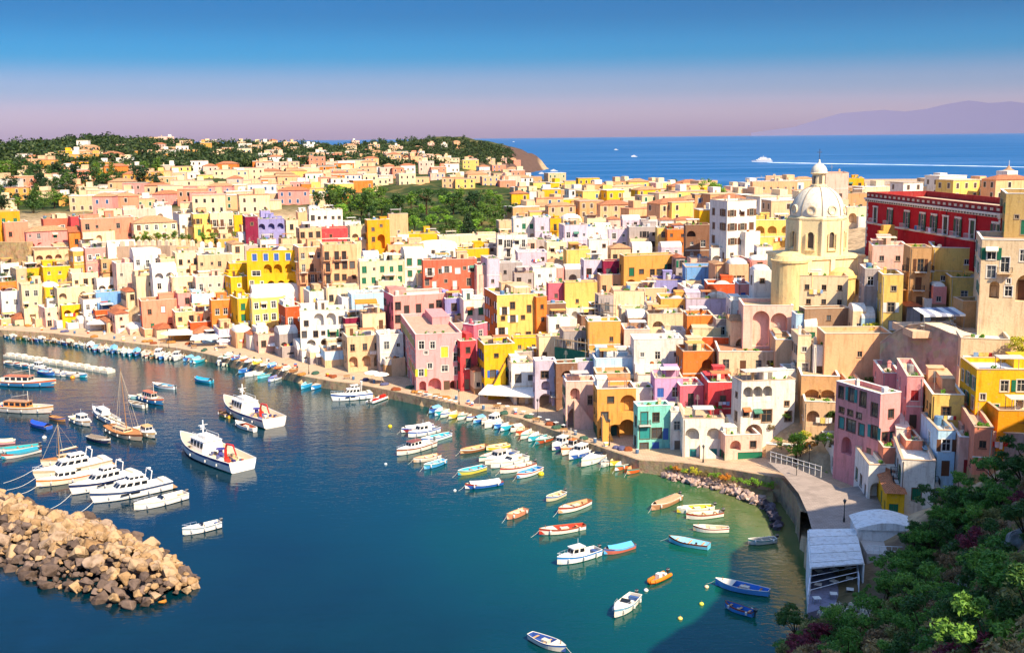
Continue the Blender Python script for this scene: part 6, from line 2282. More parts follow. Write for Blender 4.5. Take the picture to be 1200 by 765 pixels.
        B, H = min(L * .40, 2.4), .55
        path = [(-L / 2, -B / 2 + .25), (-L * .1, -B / 2 + .22), (L * .2, -B / 2 + .30), (L * .38, -B * .28), (L * .48, -B * .08), (L * .48, B * .08), (L * .38, B * .28), (L * .2, B / 2 - .30), (-L * .1, B / 2 - .22), (-L / 2, B / 2 - .25)]
        tb = MB()
        for p, q in zip(path, path[1:]):
            zz = .32 + .22 * max(0, p[0] / L), .32 + .22 * max(0, q[0] / L)
            tb.tube((*p, zz[0]), (*q, zz[1]), .26, 8)
        tb.build('inflated_tube', flat(hc, .5), r)
        MB().box(-L * .46, L * .3, -B * .3, B * .3, .0, .22).build('floor', flat('#8A8884'), r)
        MB().box(-L * .1, L * .06, -.35, .35, .2, 1.0).build('console', flat(c2), r)
        MB().box(-L * .34, -L * .22, -.45, .45, .2, .7).build('seat', flat(c2), r)
        outboard(r, -L / 2 + .1, .5)
    return r

BT = """
63 453 -4 450 work #3E86B4 #D06A3A | big blue fishing boat with red bottom and orange clutter near pontoon
60 484 -4 480 work #D8D0C4 #B98A58 | grey-white fishing boat below the big blue one
36 498 58 503 cover #3A62B0 #2A54B8 | small dinghy under bright blue cover by the grey-white fishing boat
76 494 60 491 row #A8744A #B98A58 | tiny brown dinghy next to blue covered dinghy
105 500 86 492 cabin #E4DCCB #B98A58 | small cream cabin boat left of the wooden sailing boat
110 484 136 498 cabin #EAE4DA #3A5A98 | white cabin boat with blue trim touching the wooden sailing boat
129 520 105 514 cover #2E3452 #8A7A68 | dark blue open boat with fenders below the white cabin boat
166 517 127 503 sail #D8C0A0 #7A4A34 | wooden sailing boat with bare pole mast and rigging
181 514 162 505 cabin #E0D2B8 #D8A860 | cream boat with tan roof moored at the wooden sailing boat
191 475 166 467 work #3A86B8 #D86A34 | orange and blue fishing boat near the coral reflections
152 474 170 478 row #E0D8C8 #8A7A68 | white dinghy tied to the orange and blue fishing boat
151 467 165 467 row #9AC8C8 #C8D8D0 | pale turquoise dinghy above the white one by the orange boat
180 453 205 456 gozzo #DDE4E4 #3AA0C8 | white open boat with turquoise floor drifting left of centre quay
229 446 248 449 cover #3AA8C8 #2E9CC4 | turquoise covered dinghy alone below the quay awnings
4 538 47 529 cover #D8D2C8 #2E8CA0 | long white boat with teal cover at the frame edge
-4 531 46 525 row #CFE0DC #2E9CA0 | teal-floored rowing boat behind the long teal-covered one
-8 521 18 519 cover #D89A9A #D8CBA0 | cream covered boat with pink stern at the frame edge
205 519 297 557 trawler #ECE6DC #2A3A78 | big white trawler with red crane and dark blue stripe
261 476 327 503 trawler #E6D8CA #27407E | second trawler with light blue bow and red crane nearer the quay
257 486 270 490 row #E0B040 #3A3230 | yellow-black dinghy at the bow of the second trawler
277 498 299 506 gozzo #E6DED2 #C86A4A | white launch alongside the second trawler
322 488 307 481 row #3A78C0 #3A9AD0 | blue tender at the far side of the second trawler
330 497 318 492 cover #6AA8D0 #3AA0D0 | pale blue covered dinghy at the stern of the second trawler
390 470 436 466 cruiser #F0ECE6 #3A5A98 | white motor cruiser moored at the quay left of pale pink corner house
465 461 433 473 rib #E8E2DA #C8281E | white and red inflatable beside the white motor cruiser
472 507 506 500 cover #8A2A34 #EAE4DA | maroon boat with white cover in the middle mooring cluster
480 513 513 505 cabin #E6E2DC #2A5AA8 | white boat with blue trim behind the wooden cruiser of the middle cluster
495 519 528 511 gozzo #DCE8E4 #2EA0B8 | white open boat with turquoise inside in the middle cluster
467 534 508 522 cabin #E9DFCB #8A4A34 | cream cabin cruiser with brown trim leading the middle cluster
486 542 515 536 row #D8C8B4 #C8A888 | beige rowing boat below the cream cabin cruiser
498 550 521 542 row #4A9CD0 #7AC0E0 | light blue rowing boat lowest of the middle cluster
538 557 568 550 row #E0C850 #2EA8C8 | yellow and turquoise rowing boat right of the middle cluster
547 573 588 567 cover #2E62B0 #ECE8E2 | white covered boat with blue hull stripe alone in mid harbour
541 532 571 525 row #8A5A38 #C8A070 | brown wooden boat in the second mooring cluster
571 528 596 523 row #E0C23A #E8DCA0 | yellow rowing boat in the second mooring cluster
563 541 597 530 gozzo #ECE6DC #D8CDBA | white boat beside the brown wooden one in the second cluster
570 545 604 534 cabin #EAE6DE #B9B0A4 | white cabin boat in the second mooring cluster
577 549 616 539 speed #EEEAE2 #C8C0B4 | long white speedboat in the second mooring cluster
588 555 626 546 row #E6E0D4 #D0C8BA | white rowing boat near the yellow buoy
607 561 633 551 row #EAE6E0 #4A90C0 | small white boat with blue floor nearest the yellow buoy
641 588 661 580 row #D8C8A8 #C0A880 | small cream dinghy alone in the clear green water
595 609 616 600 row #D88A68 #E0B090 | small salmon dinghy alone in mid harbour
656 602 691 590 gozzo #EEE8DC #C89A70 | white open boat with tan inside in the green water
634 627 685 619 gozzo #EFE8DA #B83A2A | white launch with red engine box and small flag
655 662 701 649 cabin #E8EAEC #2E7AC0 | white and blue cabin boat with light blue canopy
709 650 742 641 cover #C86A5A #5AB0E0 | red boat with light blue cover right of the blue cabin boat
761 685 782 674 rib #E07A1E #E8E0D4 | small orange inflatable in the turquoise water
721 724 745 703 speed #EEE6DA #6A9AB8 | white speedboat near the hill shadow
661 764 621 748 gozzo #DDD6C8 #3A5AA0 | grey-white open boat at the bottom edge of the frame
786 635 831 643 row #6AC0E0 #9AD8EE | light blue long rowing boat in the shallow cove
765 598 796 585 cover #A87A5A #C09070 | brown boat in the shallow water by the stones
795 601 836 597 gozzo #E8E2D2 #D8C23A | white boat with yellow inside in the shallow cove
806 608 846 604 row #ECE6DA #D8CDBA | white boat touching the one with yellow inside
814 622 854 623 gozzo #EEE8DC #C8B090 | cream motor boat below the two white cove boats
878 638 909 635 row #D0CCC4 #A8A49C | grey dinghy in the dark part of the cove
841 686 901 698 gozzo #5A9AD8 #3A78C8 | big blue wooden boat with white box in the hill shadow
851 712 883 722 row #4A90D4 #2E6EB8 | small blue rowing boat in the hill shadow
648 528 673 517 cabin #4A4A90 #E6E0D8 | purple-hulled cabin boat with white top at the quay
659 534 684 522 work #E6DED2 #D87A3A | white fishing boat with orange gear at the quay
668 539 697 526 cabin #3A62B0 #EAE4DA | blue-hulled cabin boat at the quay
683 547 720 530 speed #EEE9E0 #C9C0B2 | large white speedboat at the quay beside three rowing boats
705 548 719 538 row #E0DAD0 #8A98A0 | narrow white dinghy between speedboat and yellow rowing boat
716 546 737 537 row #E2CB4A #E8E0B0 | yellow rowing boat first of three at the quay end
722 552 749 539 row #E8703A #D8E0E8 | white and orange rowing boat second of three at the quay end
736 556 756 546 row #D8602A #E0A070 | orange rowing boat last of three at the quay end
629 521 661 508 gozzo #B8502A #2E8A98 | large orange-brown wooden boat at the end of the quay row
50 547 96 538 sail #E4D6BA #B9A484 | cream sailing yacht with mast in the stone mole row
43 563 128 545 cruiser #E6DAC2 #B9A888 | long cream motor yacht in the stone mole row
46 571 118 557 cabin #E4D6BC #D87A3A | cream boat with orange mark beside the long cream motor yacht
85 580 161 560 cruiser #EDE6DA #1F2A50 | white cabin cruiser with navy hull in the stone mole row
110 590 199 571 cruiser #F0EADF #3A4A6A | large white flybridge yacht in the stone mole row
160 598 218 583 speed #F0EBE2 #D8CDBA | white speedboat outermost of the stone mole row
216 627 258 617 speed #EEE8E0 #8A98A0 | small white motor boat alone off the stone mole tip
281 438 311 430 row #2E6AB8 #4A98D8 | blue rowing boat first of four below the quay
289 442 324 433 row #ECE6DC #D0C8BA | white rowing boat second of four below the quay
303 444 329 436 row #8AD0DC #3AB0C0 | turquoise rowing boat third of four below the quay
315 448 335 440 row #E6E8EA #7A8AC8 | white and lilac rowing boat last of four below the quay
354 456 376 444 row #3AA8D8 #7AC8E8 | sky blue rowing boat left one of a pair by the lamp
366 457 389 446 gozzo #2E90D0 #E0E8EC | sky blue motor boat right one of a pair by the lamp
341 443 358 440 row #B8402E #8A3A2A | red rowing boat against the quay wall
"""
for line in BT.strip().splitlines():
    s, lab = line.split('|')
    q = s.split()
    boat(*[float(x) for x in q[:4]], q[4], q[5], q[6], lab.strip())
# rows of small boats moored side by side
def row(px, n, dx, dy, cols, kinds, place, group):
    P = np.array(px, float)
    L = np.concatenate([[0], np.cumsum(np.hypot(*np.diff(P, axis=0).T))])
    cnt = {}
    rng = random.Random(int(px[0][0] + n))
    NMS = {'#': 'white'}
    for k in range(n):
        s = (k + .5) / n * L[-1]
        u, v = np.interp(s, L, P[:, 0]), np.interp(s, L, P[:, 1])
        cn, c1, c2 = cols[k % len(cols)]
        kd = kinds[k % len(kinds)]
        i = cnt.get(cn, 0)
        cnt[cn] = i + 1
        f = rng.uniform(.85, 1.15)
        boat(u + dx * f, v + dy * f, u, v, kd, c1, c2, f'{ordinal(i)} {cn} boat from the left {place}', group)
CW, CB, CT, CO = ('white', '#EAE5DC', '#D6CCBC'), ('blue', '#3A70BC', '#7AB8E0'), ('turquoise', '#3AB0C8', '#D8E8E6'), ('orange', '#D8703A', '#E0C8A8')
CY_, CR_, CG_ = ('yellow', '#E0C040', '#E6DCB0'), ('brown', '#9A6A44', '#C8A070'), ('green', '#4AA070', '#C8D8B8')
row([(520, 474), (560, 482), (612, 494), (650, 507)], 15, -23, 11, [CB, CT, CW, CY_, CW, CW, CB, CW, CW, CB, CT, CW, CO, CW, CT], ['cover', 'row', 'row', 'row', 'gozzo', 'row', 'cover', 'row', 'cabin', 'row', 'row'], 'moored stern-to below the yellow stair house', 'boats moored stern-to along the quay')
row([(4, 391), (60, 396), (98, 402)], 14, 3, 7, [CT, CW, CY_, CG_, CO, CB, CW, CY_, CR_, CW, CB, CO], ['row', 'cover', 'row', 'gozzo', 'row'], 'along the far quay before the cream quayside houses', 'boats along the far quay')
row([(104, 403), (135, 407), (165, 411)], 9, -3, 8, [CT, CB, CW, CT, CB, CW, CT], ['cover', 'row', 'gozzo', 'row'], 'in the turquoise bunch below the sky blue house', 'boats below the sky blue house')
row([(172, 411), (215, 417)], 8, -9, 8, [CW, CW, CR_, CW, CB, CW], ['row', 'gozzo', 'cover', 'cabin'], 'in the bunch below the coral quay house', 'boats below the coral quay house')
row([(226, 418), (243, 421)], 4, -12, 5, [CB, CW, CB, CT], ['cover', 'row', 'cover', 'row'], 'in the blue bunch below the long white awning', 'boats below the long white awning')
row([(262, 423), (276, 426)], 3, -8, 5, [CW, CW, CG_], ['cabin', 'row', 'row'], 'in the pair beside the broad white awning', 'boats beside the broad awning')
# boats along the floating pontoon
row([(2, 425), (60, 436)], 6, 17, 3, [CW, CW, CT, CW, CB, CW], ['row', 'gozzo', 'row', 'cabin', 'row'], 'beside the floating pontoon', 'boats at the pontoon')
row([(40, 437), (92, 440)], 4, 18, 3, [CB, CW, CW, CT], ['row', 'gozzo', 'cover'], 'outside the floating pontoon', 'boats outside the pontoon')
# boats and covered hulls drawn up on the quay
row([(268, 417), (300, 424), (352, 436)], 10, -9, 3, [CW, CB, CO, CW, CY_, CW, CB, CO, CW, CR_], ['cover', 'row', 'cover', 'rib'], 'drawn up on the quay edge', 'boats drawn up on the quay')
for o in list(bpy.data.objects):
    if o.get('group') == 'boats drawn up on the quay':
        k = (2.15 - CAM_H) / -CAM_H
        o.location = (o.location.x * k, o.location.y * k, 2.35)
        bl = o['label']
# floating pontoon
a, b = PZ(8, 417, 0), PZ(131, 437, 0)
d = b - a
r = thing('floating_pontoon', 'row of white floating pontoon blocks leading from the frame edge', 'pontoon', a, math.atan2(d.y, d.x))
n = 15
for k in range(n):
    L = d.length / n
    MB().box(k * L + .15, (k + 1) * L - .15, -1.3, 1.3, -.4, .55 + .12 * (k % 3)).box(k * L + .8, (k + 1) * L - .8, -1.0, .9, .56 + .12 * (k % 3), 1.0 + .12 * (k % 3)).build('pontoon_block', plaster('#E2D6BE'), r)
# buoys
for u, v, c, nm, s in ((85, 443, '#E0901E', 'orange buoy at the floating pontoon', .7), (634, 556, '#E8C818', 'tall yellow buoy at the second mooring cluster', .6), (457, 500, '#E8C818', 'yellow buoy in the reflections off the corner house', .5), (757, 692, '#E8E6E0', 'white buoy ahead of the orange inflatable', .35),
                       (828, 688, '#E8C8A0', 'pale orange buoy at the edge of the hill shadow', .35), (822, 708, '#D8D848', 'yellow-green buoy in the hill shadow', .35), (797, 725, '#E8C868', 'yellow buoy lowest at the hill shadow', .35), (452, 544, '#F0EEEA', 'small white buoy off the cream cabin cruiser', .3), (52, 513, '#E6E2D8', 'white buoy by the cream sailing yacht mast', .5), (533, 575, '#F0EEEA', 'small white buoy off the white covered boat', .3)):
    p = PZ(u, v, 0)
    r = thing('buoy', nm, 'buoy', p)
    MB().lathe([(0.01, -s * .5), (s * .7, -s * .3), (s, .1), (s * .75, s * .75), (s * .2, s * 1.05), (.02, s * 1.1)], 10).build('float', glossy(c), r, smooth=True)
    MB().tube((0, 0, s), (0, 0, s * 1.7), s * .14, 5).build('eye', flat('#6A6662'), r)
# mooring lines of the stone mole row
for i, (u0, v0, u1, v1, nm) in enumerate([(44, 562, 8, 574, 'long cream motor yacht'), (47, 571, 14, 580, 'cream boat with orange mark'), (86, 580, 54, 598, 'navy-hulled cabin cruiser'), (111, 590, 84, 603, 'large white flybridge yacht'), (51, 546, 4, 566, 'cream sailing yacht')]):
    a, b = PZ(u0, v0 - 4, 1.0), PZ(u1, v1, 0.3)
    mb = MB()
    pts = [a.lerp(b, k / 6) - Vector((0, 0, .5 * math.sin(math.pi * k / 6))) - a for k in range(7)]
    for p, q in zip(pts, pts[1:]):
        mb.tube(p, q, .04, 3)
    o = mb.build('mooring_line', flat('#D8D0BE'), None, a)
    tag(o, f'mooring line from the bow of the {nm}', 'rope')
# ------------------------------------------------------------------ trees and shrubs
def leaf_cloud(centres, radii, per, size, seed, squash=.8, aspect=1.5):
    """leaf-sized quads spread through clumps; returns (verts, faces)"""
    g = np.random.default_rng(seed)
    V, n = [], 0
    for c, r in zip(centres, radii):
        m_ = max(6, int(per * (r ** 1.6)))
        dirs = g.normal(size=(m_, 3))
        dirs /= np.linalg.norm(dirs, axis=1)[:, None]
        rad = r * (g.random(m_) ** .45)
        p = np.array(c) + dirs * rad[:, None] * np.array([1, 1, squash])
        nrm = dirs * .7 + g.normal(size=(m_, 3)) * .6 + np.array([0, 0, .35])
        nrm /= np.linalg.norm(nrm, axis=1)[:, None]
        ref = g.normal(size=(m_, 3))
        a = np.cross(nrm, ref)
        a /= np.linalg.norm(a, axis=1)[:, None] + 1e-9
        b = np.cross(nrm, a)
        s = size * g.uniform(.6, 1.3, m_)[:, None]
        A, B = a * s * aspect * .5, b * s * .5
        V.append(np.stack([p - A, p - B * .9, p + A, p + B * .9], 1))
    V = np.concatenate(V)
    k = len(V)
    return V.reshape(-1, 3), np.arange(4 * k).reshape(-1, 4)
def np_mesh(name, V, F, mat):
    me = bpy.data.meshes.new(name)
    me.vertices.add(len(V))
    me.vertices.foreach_set('co', V.astype(np.float32).ravel())
    me.loops.add(F.size)
    me.loops.foreach_set('vertex_index', F.astype(np.int32).ravel())
    me.polygons.add(len(F))
    me.polygons.foreach_set('loop_start', np.arange(0, F.size, F.shape[1], dtype=np.int32))
    me.materials.append(mat)
    me.update(calc_edges=True)
    return me
def bark():
    if 'bark' not in MATS:
        t = NT('bark', .95, .1)
        t.color(t.mix(srgb('#5A4632'), srgb('#332618'), t.noise(3, 5, (1, 1, .3))))
        t.bump(t.noise(6, 5, (1, 1, .2)), .8, .1)
        MATS['bark'] = t.m
    return MATS['bark']
TREES = {}
def tree_kind(kind, var):
    key = (kind, var)
    if key in TREES:
        return TREES[key]
    rng = random.Random(hash(kind) % 1000 + var * 17 if False else sum(map(ord, kind)) + var * 17)
    tr = MB()
    H = 10.0
    C, R = [], []
    if kind == 'broad':
        top = (rng.uniform(-.4, .4), rng.uniform(-.4, .4), 3.6)
        tr.tube((0, 0, -1), top, .38, 7, .26)
        for k in range(6):
            a = k * 1.05 + rng.uniform(-.3, .3)
            e = (top[0] + math.cos(a) * rng.uniform(1.6, 2.8), top[1] + math.sin(a) * rng.uniform(1.6, 2.8), rng.uniform(5.4, 8.2))
            tr.tube(top, e, .2, 5, .07)
        for k in range(24):
            a, q = rng.uniform(0, 6.28), rng.random() ** .5
            zc = rng.uniform(-1, 1)
            rr = 3.6 * math.sqrt(max(0.05, 1 - zc * zc * .85)) * q
            C.append((math.cos(a) * rr, math.sin(a) * rr, 6.2 + zc * 3.0 + rng.uniform(-.4, .4)))
            R.append(rng.uniform(.9, 1.7))
        V, F = leaf_cloud(C, R, 24, .52, var)
    elif kind == 'pine':
        tr.tube((0, 0, -1), (.3, 0, 6.6), .34, 7, .22)
        for k in range(7):
            a = k * .9
            tr.tube((.25, 0, 5.4 + .15 * k), (math.cos(a) * 3.2, math.sin(a) * 3.2, 7.8), .13, 5, .05)
        for k in range(26):
            a, q = rng.uniform(0, 6.28), rng.random() ** .5
            C.append((math.cos(a) * q * 4.6, math.sin(a) * q * 4.6, 8.3 + (1 - q) * 1.2 + rng.uniform(-.3, .3)))
            R.append(rng.uniform(.8, 1.3))
        V, F = leaf_cloud(C, R, 26, .42, var, .55)
    elif kind == 'dark':
        tr.tube((0, 0, -1), (0, 0, 8.5), .3, 7, .08)
        for k in range(26):
            z = 1.6 + 8.0 * k / 26
            rr = 2.7 * (1 - (z - 1.6) / 9.5) + .2
            a = k * 2.4
            C.append((math.cos(a) * rr * .7, math.sin(a) * rr * .7, z))
            R.append(rr * .55 + .3)
        V, F = leaf_cloud(C, R, 24, .45, var)
    else:                                                     # low orchard or garden bush
        for k in range(4):
            a = k * 1.6
            tr.tube((0, 0, -1), (math.cos(a) * 1.2, math.sin(a) * 1.2, 3.4), .16, 5, .05)
        for k in range(17):
            a, q = rng.uniform(0, 6.28), rng.random() ** .5
            C.append((math.cos(a) * q * 3.6, math.sin(a) * q * 3.6, rng.uniform(2.2, 7.6) * (1 - .35 * q) + .8))
            R.append(rng.uniform(1.0, 1.8))
        V, F = leaf_cloud(C, R, 24, .55, var)
    TREES[key] = (tr, V, F, {})
    return TREES[key]
TREEM = {}
GREEN = dict(a='#4C6A2A', b='#3A5A26', c='#5E7E2C', d='#6E9430', e='#2A4426', f='#7CA838', g='#33502E', o='#C8862C', y='#B9B838', w='#B9B8A8', r='#6A2A34', n='#7A6E44')
def tree(p, h, kind, var, col, label, group, name='tree', rz=None, wide=1.0):
    key = (kind, var, col)
    if key not in TREEM:
        tr, V, F, _ = tree_kind(kind, var)
        TREEM[key] = (tr.mesh('trunk', bark()), np_mesh('crown', V, F, leafmat(GREEN[col], .45)))
    a, b = TREEM[key]
    rng = random.Random(int(p[0] * 31 + p[1] * 57))
    r = thing(name, label, 'tree' if name == 'tree' else 'shrub', p, rng.uniform(0, 6.28), group)
    s = h / 10.0
    r.scale = (s * wide, s * wide, s)
    put('trunk', a, r)
    put('crown', b, r)
    return r
def px_tree(u, v, hpx, kind, var, col, label, group=None, name='tree', wide=1.0, g=None):
    p = g or hit(u, v) - Vector((0, 0, 1.0 if v > 286 else 0))
    return tree((p.x, p.y, p.z - .1), max(1.2, hpx * p.y / FPX), kind, var, col, label, group, name, None, wide)

HERO = [(388, 250, 30, 'broad', 0, 'a', 'large round tree at the near end of the orchard'), (410, 254, 34, 'broad', 1, 'b', 'tallest bushy tree left of centre in the orchard'), (430, 258, 34, 'broad', 2, 'a', 'wide dark tree beside the tallest orchard tree'), (372, 244, 20, 'broad', 3, 'b', 'dark tree behind the big white cube house'),
        (500, 256, 36, 'pine', 0, 'b', 'umbrella pine with forked dark trunk in the orchard'), (549, 279, 32, 'dark', 0, 'e', 'dark blue-green conifer above the long cream garden building'), (556, 252, 28, 'broad', 1, 'g', 'dark tree behind the conifer in the orchard'), (466, 252, 26, 'broad', 3, 'b', 'dark tree between orchard pine and wide dark tree'),
        (829, 236, 27, 'broad', 0, 'd', 'large bright green tree above the upper town'), (842, 238, 22, 'broad', 2, 'f', 'yellow-green tree next to the large bright one'), (790, 226, 16, 'broad', 1, 'a', 'round tree at the sea edge of the upper town'), (815, 240, 16, 'broad', 3, 'b', 'dark tree before the large bright green tree')]
for u, v, h, k, va, c, lab in HERO:
    px_tree(u, v, h, k, va, c, lab)
def scatter(n, poly_u, poly_v, hp, kinds, cols, place, group, seed, ok=None, sep=5):
    rng = random.Random(seed)
    sp = []
    t_ = 0
    while len(sp) < n and t_ < n * 60:
        t_ += 1
        u, v = rng.uniform(*poly_u), rng.uniform(*poly_v)
        if ok and not ok(u, v):
            continue
        if any(abs(u - a) < sep and abs(v - b) < sep * .5 for a, b in sp):
            continue
        sp.append((u, v))
    for i, (u, v) in enumerate(sorted(sp)):
        k = rng.choice(kinds)
        px_tree(u, v, rng.uniform(*hp), k, rng.randrange(3), rng.choice(cols), f'{ordinal(i)} tree from the left {place}', group, wide=rng.uniform(.9, 1.35))
scatter(75, (380, 602), (236, 281), (13, 26), ['bush', 'broad', 'bush'], 'aabcdf', 'in the green orchard', 'orchard trees', 3, lambda u, v: v > 238 + max(0, (u - 560)) * .1 and v < 266 + (u - 384) * .08, 7)
scatter(15, (158, 276), (284, 287), (9, 17), ['broad', 'bush'], 'abcd', 'in the garden behind the battlement wall', 'garden trees', 4, None, 6)
scatter(80, (-8, 190), (207, 254), (14, 26), ['broad', 'broad', 'dark', 'bush'], 'abeegc', 'in the wood at the frame edge', 'wood behind the ridge', 5, lambda u, v: v < 250 - u * .16 + 6, 7)
scatter(22, (600, 805), (230, 246), (9, 14), ['broad', 'bush'], 'abcg', 'between the roofs of the upper town', 'trees of the upper town', 8, None, 8)
scatter(18, (190, 385), (205, 250), (7, 12), ['broad', 'bush'], 'abce', 'between the far town roofs', 'trees of the far town', 9, None, 9)
for u, v, h, k, c, lab in [(985, 392, 17, 'bush', 'o', 'orange dry bush on the tan retaining block'), (970, 392, 12, 'bush', 'o', 'smaller orange dry bush on the tan retaining block'), (1000, 391, 14, 'bush', 'o', 'orange bush at the far end of the retaining block'),
                        (1014, 376, 26, 'bush', 'y', 'yellow flowering shrub beside the dark grey streaked house'), (1024, 392, 28, 'bush', 'y', 'yellow climbing shrub on the flower stair'), (1194, 418, 30, 'broad', 'y', 'pale yellow-green tree at the frame edge by the pergola house'), (955, 480, 18, 'bush', 'f', 'bright green bush in the upper terrace garden'),
                        (975, 486, 18, 'bush', 'a', 'dark bush under the tan blind arches'), (932, 552, 34, 'broad', 'f', 'slim yellow-green tree beside the promenade'), (966, 538, 22, 'bush', 'f', 'bright green shrub in the garden near the square'), (938, 530, 20, 'bush', 'n', 'brown dry shrub in the terrace garden'),
                        (20, 330, 16, 'bush', 'a', 'green shrub under the tan stone terrace'), (8, 328, 14, 'bush', 'b', 'dark shrub at the frame edge under the terrace'), (34, 326, 14, 'bush', 'c', 'light shrub beside the plain yellow house'), (905, 425, 12, 'bush', 'y', 'yellow shrub at the foot of the arched retaining wall'), (925, 448, 12, 'bush', 'o', 'orange flower bush on the loggia house terrace'), (948, 445, 11, 'bush', 'y', 'yellow bush on the terrace wall by the loggia house'),
                        (1006, 470, 10, 'bush', 'y', 'yellow bush beside the stairs of the pink houses'), (450, 428, 14, 'bush', 'd', 'green shrub at the white quay house'), (617, 440, 10, 'bush', 'd', 'bright green shrub on the white quay house roof terrace'), (1022, 576, 16, 'bush', 'b', 'dark green shrub at the foot of the stepped alley')]:
    px_tree(u, v, h, k, 1, c, lab, None, 'shrub', 1.15)
rng = random.Random(44)
GS = [(902, 492), (912, 505), (922, 480), (930, 512), (945, 500), (958, 512), (968, 498), (978, 520), (985, 505), (915, 535), (950, 545), (972, 552), (905, 462), (925, 462), (1020, 440), (1045, 445), (1072, 438), (1112, 455), (1130, 425), (1160, 412), (1180, 425), (1000, 505)]
for k, (u, v) in enumerate(sorted(GS)):
    px_tree(u, v + 8, rng.uniform(9, 18), 'bush', k % 3, rng.choice('fdayno'), f'{ordinal(k)} garden bush from the left on the terraces beneath the church', 'bushes of the garden terraces', 'shrub', 1.3)
i = 0
rng = random.Random(12)
for u in range(786, 912, 8):
    v = np.interp(u, [780, 850, 915], [549, 562, 573])
    g = PZ(u, v, np.interp(u, [780, 915], [1.2, 2.5]))
    px_tree(u, v, rng.uniform(7, 13), 'bush', i % 3, rng.choice('fdoynf'), f'{ordinal(i)} low shrub from the left on the rocks below the promenade', 'shrubs on the shore rocks', 'shrub', 1.5, g)
    i += 1
# the far wood on hill and ridge, one mass
g = np.random.default_rng(21)
C, R = [], []
for _ in range(2900):
    u = g.uniform(-30, 600)
    v = g.uniform(np.interp(u, [-30, 60, 110, 260, 420, 520, 600], [176, 168, 161, 168, 170, 158, 178]), np.interp(u, [-30, 150, 300, 600], [214, 206, 196, 194]))
    if g.random() < np.clip((u - 320) / 500, 0, .35) and u < 470:
        continue
    p = hit(u, v)
    if p.z < 6:
        continue
    r_ = g.uniform(2.0, 5.6)
    for k in range(3):
        C.append((p.x + g.normal() * r_ * .6, p.y + g.normal() * r_ * .6, p.z + r_ * g.uniform(.3, 1.4)))
        R.append(r_ * g.uniform(.6, 1.0))
V, F = leaf_cloud(C, R, 2.2, 1.9, 5)
o = put('woodland', np_mesh('woodland', V, F, leafmat('#3A4E26', .4)))
o['kind'] = 'stuff'
o['label'] = 'dark far wood covering the hill and ridge'
# date palm by the sea
p = PY(1096, 224, 640)
r = thing('palm_tree', 'date palm standing alone by the sea behind the red palace', 'tree', p)
MB().tube((0, 0, -8), (0, 0, 5), .5, 8, .38).build('trunk', bark(), r)
mb = MB()
rng = random.Random(2)
for k in range(34):
    a, e = k * 2.4, rng.uniform(-.5, 1.2)
    prev = Vector((0, 0, 5))
    d = Vector((math.cos(a) * math.cos(e), math.sin(a) * math.cos(e), math.sin(e)))
    for j in range(5):
        nx = prev + d * 1.0
        s = d.cross(Vector((0, 0, 1))).normalized() * (.42 - .07 * j)
        s2 = d.cross(Vector((0, 0, 1))).normalized() * (.42 - .07 * (j + 1))
        mb.quad(prev - s, prev + s, nx + s2, nx - s2)
        prev = nx
        d = (d - Vector((0, 0, .28))).normalized()
mb.build('crown', leafmat('#4E6430'), r)

# ---- hillside in the foreground
def hit_near(u, v):
    d = ray(u, v)
    h = math.hypot(d.x, d.y)
    R = np.linspace(30, 150, 400)
    X, Y, Z = d.x / h * R, d.y / h * R, CAM_H + d.z / h * R
    g = gz(X, Y)
    idx = np.nonzero(Z < g)[0]
    if len(idx) == 0:
        return None
    i = idx[0]
    return Vector((X[i], Y[i], g[i]))
def big_shrub(kind, seed):
    rng = random.Random(seed)
    C, R = [], []
    tr = MB()
    if kind == 'tree':
        tr.tube((0, 0, -1), (.2, .1, 1.0), .16, 7, .11)
        for k in range(7):
            a = k * .95 + rng.uniform(-.2, .2)
            e = (math.cos(a) * rng.uniform(.6, 2.3), math.sin(a) * rng.uniform(.6, 2.3), rng.uniform(.9, 4.2))
            tr.tube((.2, .1, .9), e, .08, 5, .03)
            for q in range(6):
                C.append((e[0] + rng.uniform(-.9, .9), e[1] + rng.uniform(-.9, .9), e[2] + rng.uniform(-.6, .6)))
                R.append(rng.uniform(.25, .75))
        V, F = leaf_cloud(C, R, 260, .15, seed, .7, 2.4)
    else:
        for k in range(6):
            a = k * 1.05
            tr.tube((0, 0, -.6), (math.cos(a) * .8, math.sin(a) * .8, 1.3), .05, 5, .02)
        for k in range(22):
            a, q = rng.uniform(0, 6.28), rng.random() ** .5
            C.append((math.cos(a) * q * 1.3, math.sin(a) * q * 1.3, rng.uniform(.3, 1.8) * (1 - .4 * q)))
            R.append(rng.uniform(.3, .6))
        V, F = leaf_cloud(C, R, 260, .12, seed, .8, 2.4)
    return tr, V, F
BS = {(k, s): big_shrub(k, s) for k in ('tree', 'shrub') for s in (1, 2, 3)}
BSM = {}
HILLC = dict(dg='#42682E', mg='#5E8E38', lg='#6E9A3C', ol='#8A8A50', dr='#B09A68', wh='#D0CDBE', re='#7A3242', br='#8A7250')
CNH = dict(dg='dark green', mg='mid green', lg='light green', ol='olive', dr='dry straw-coloured', wh='white-flowering', re='dark red', br='brown')
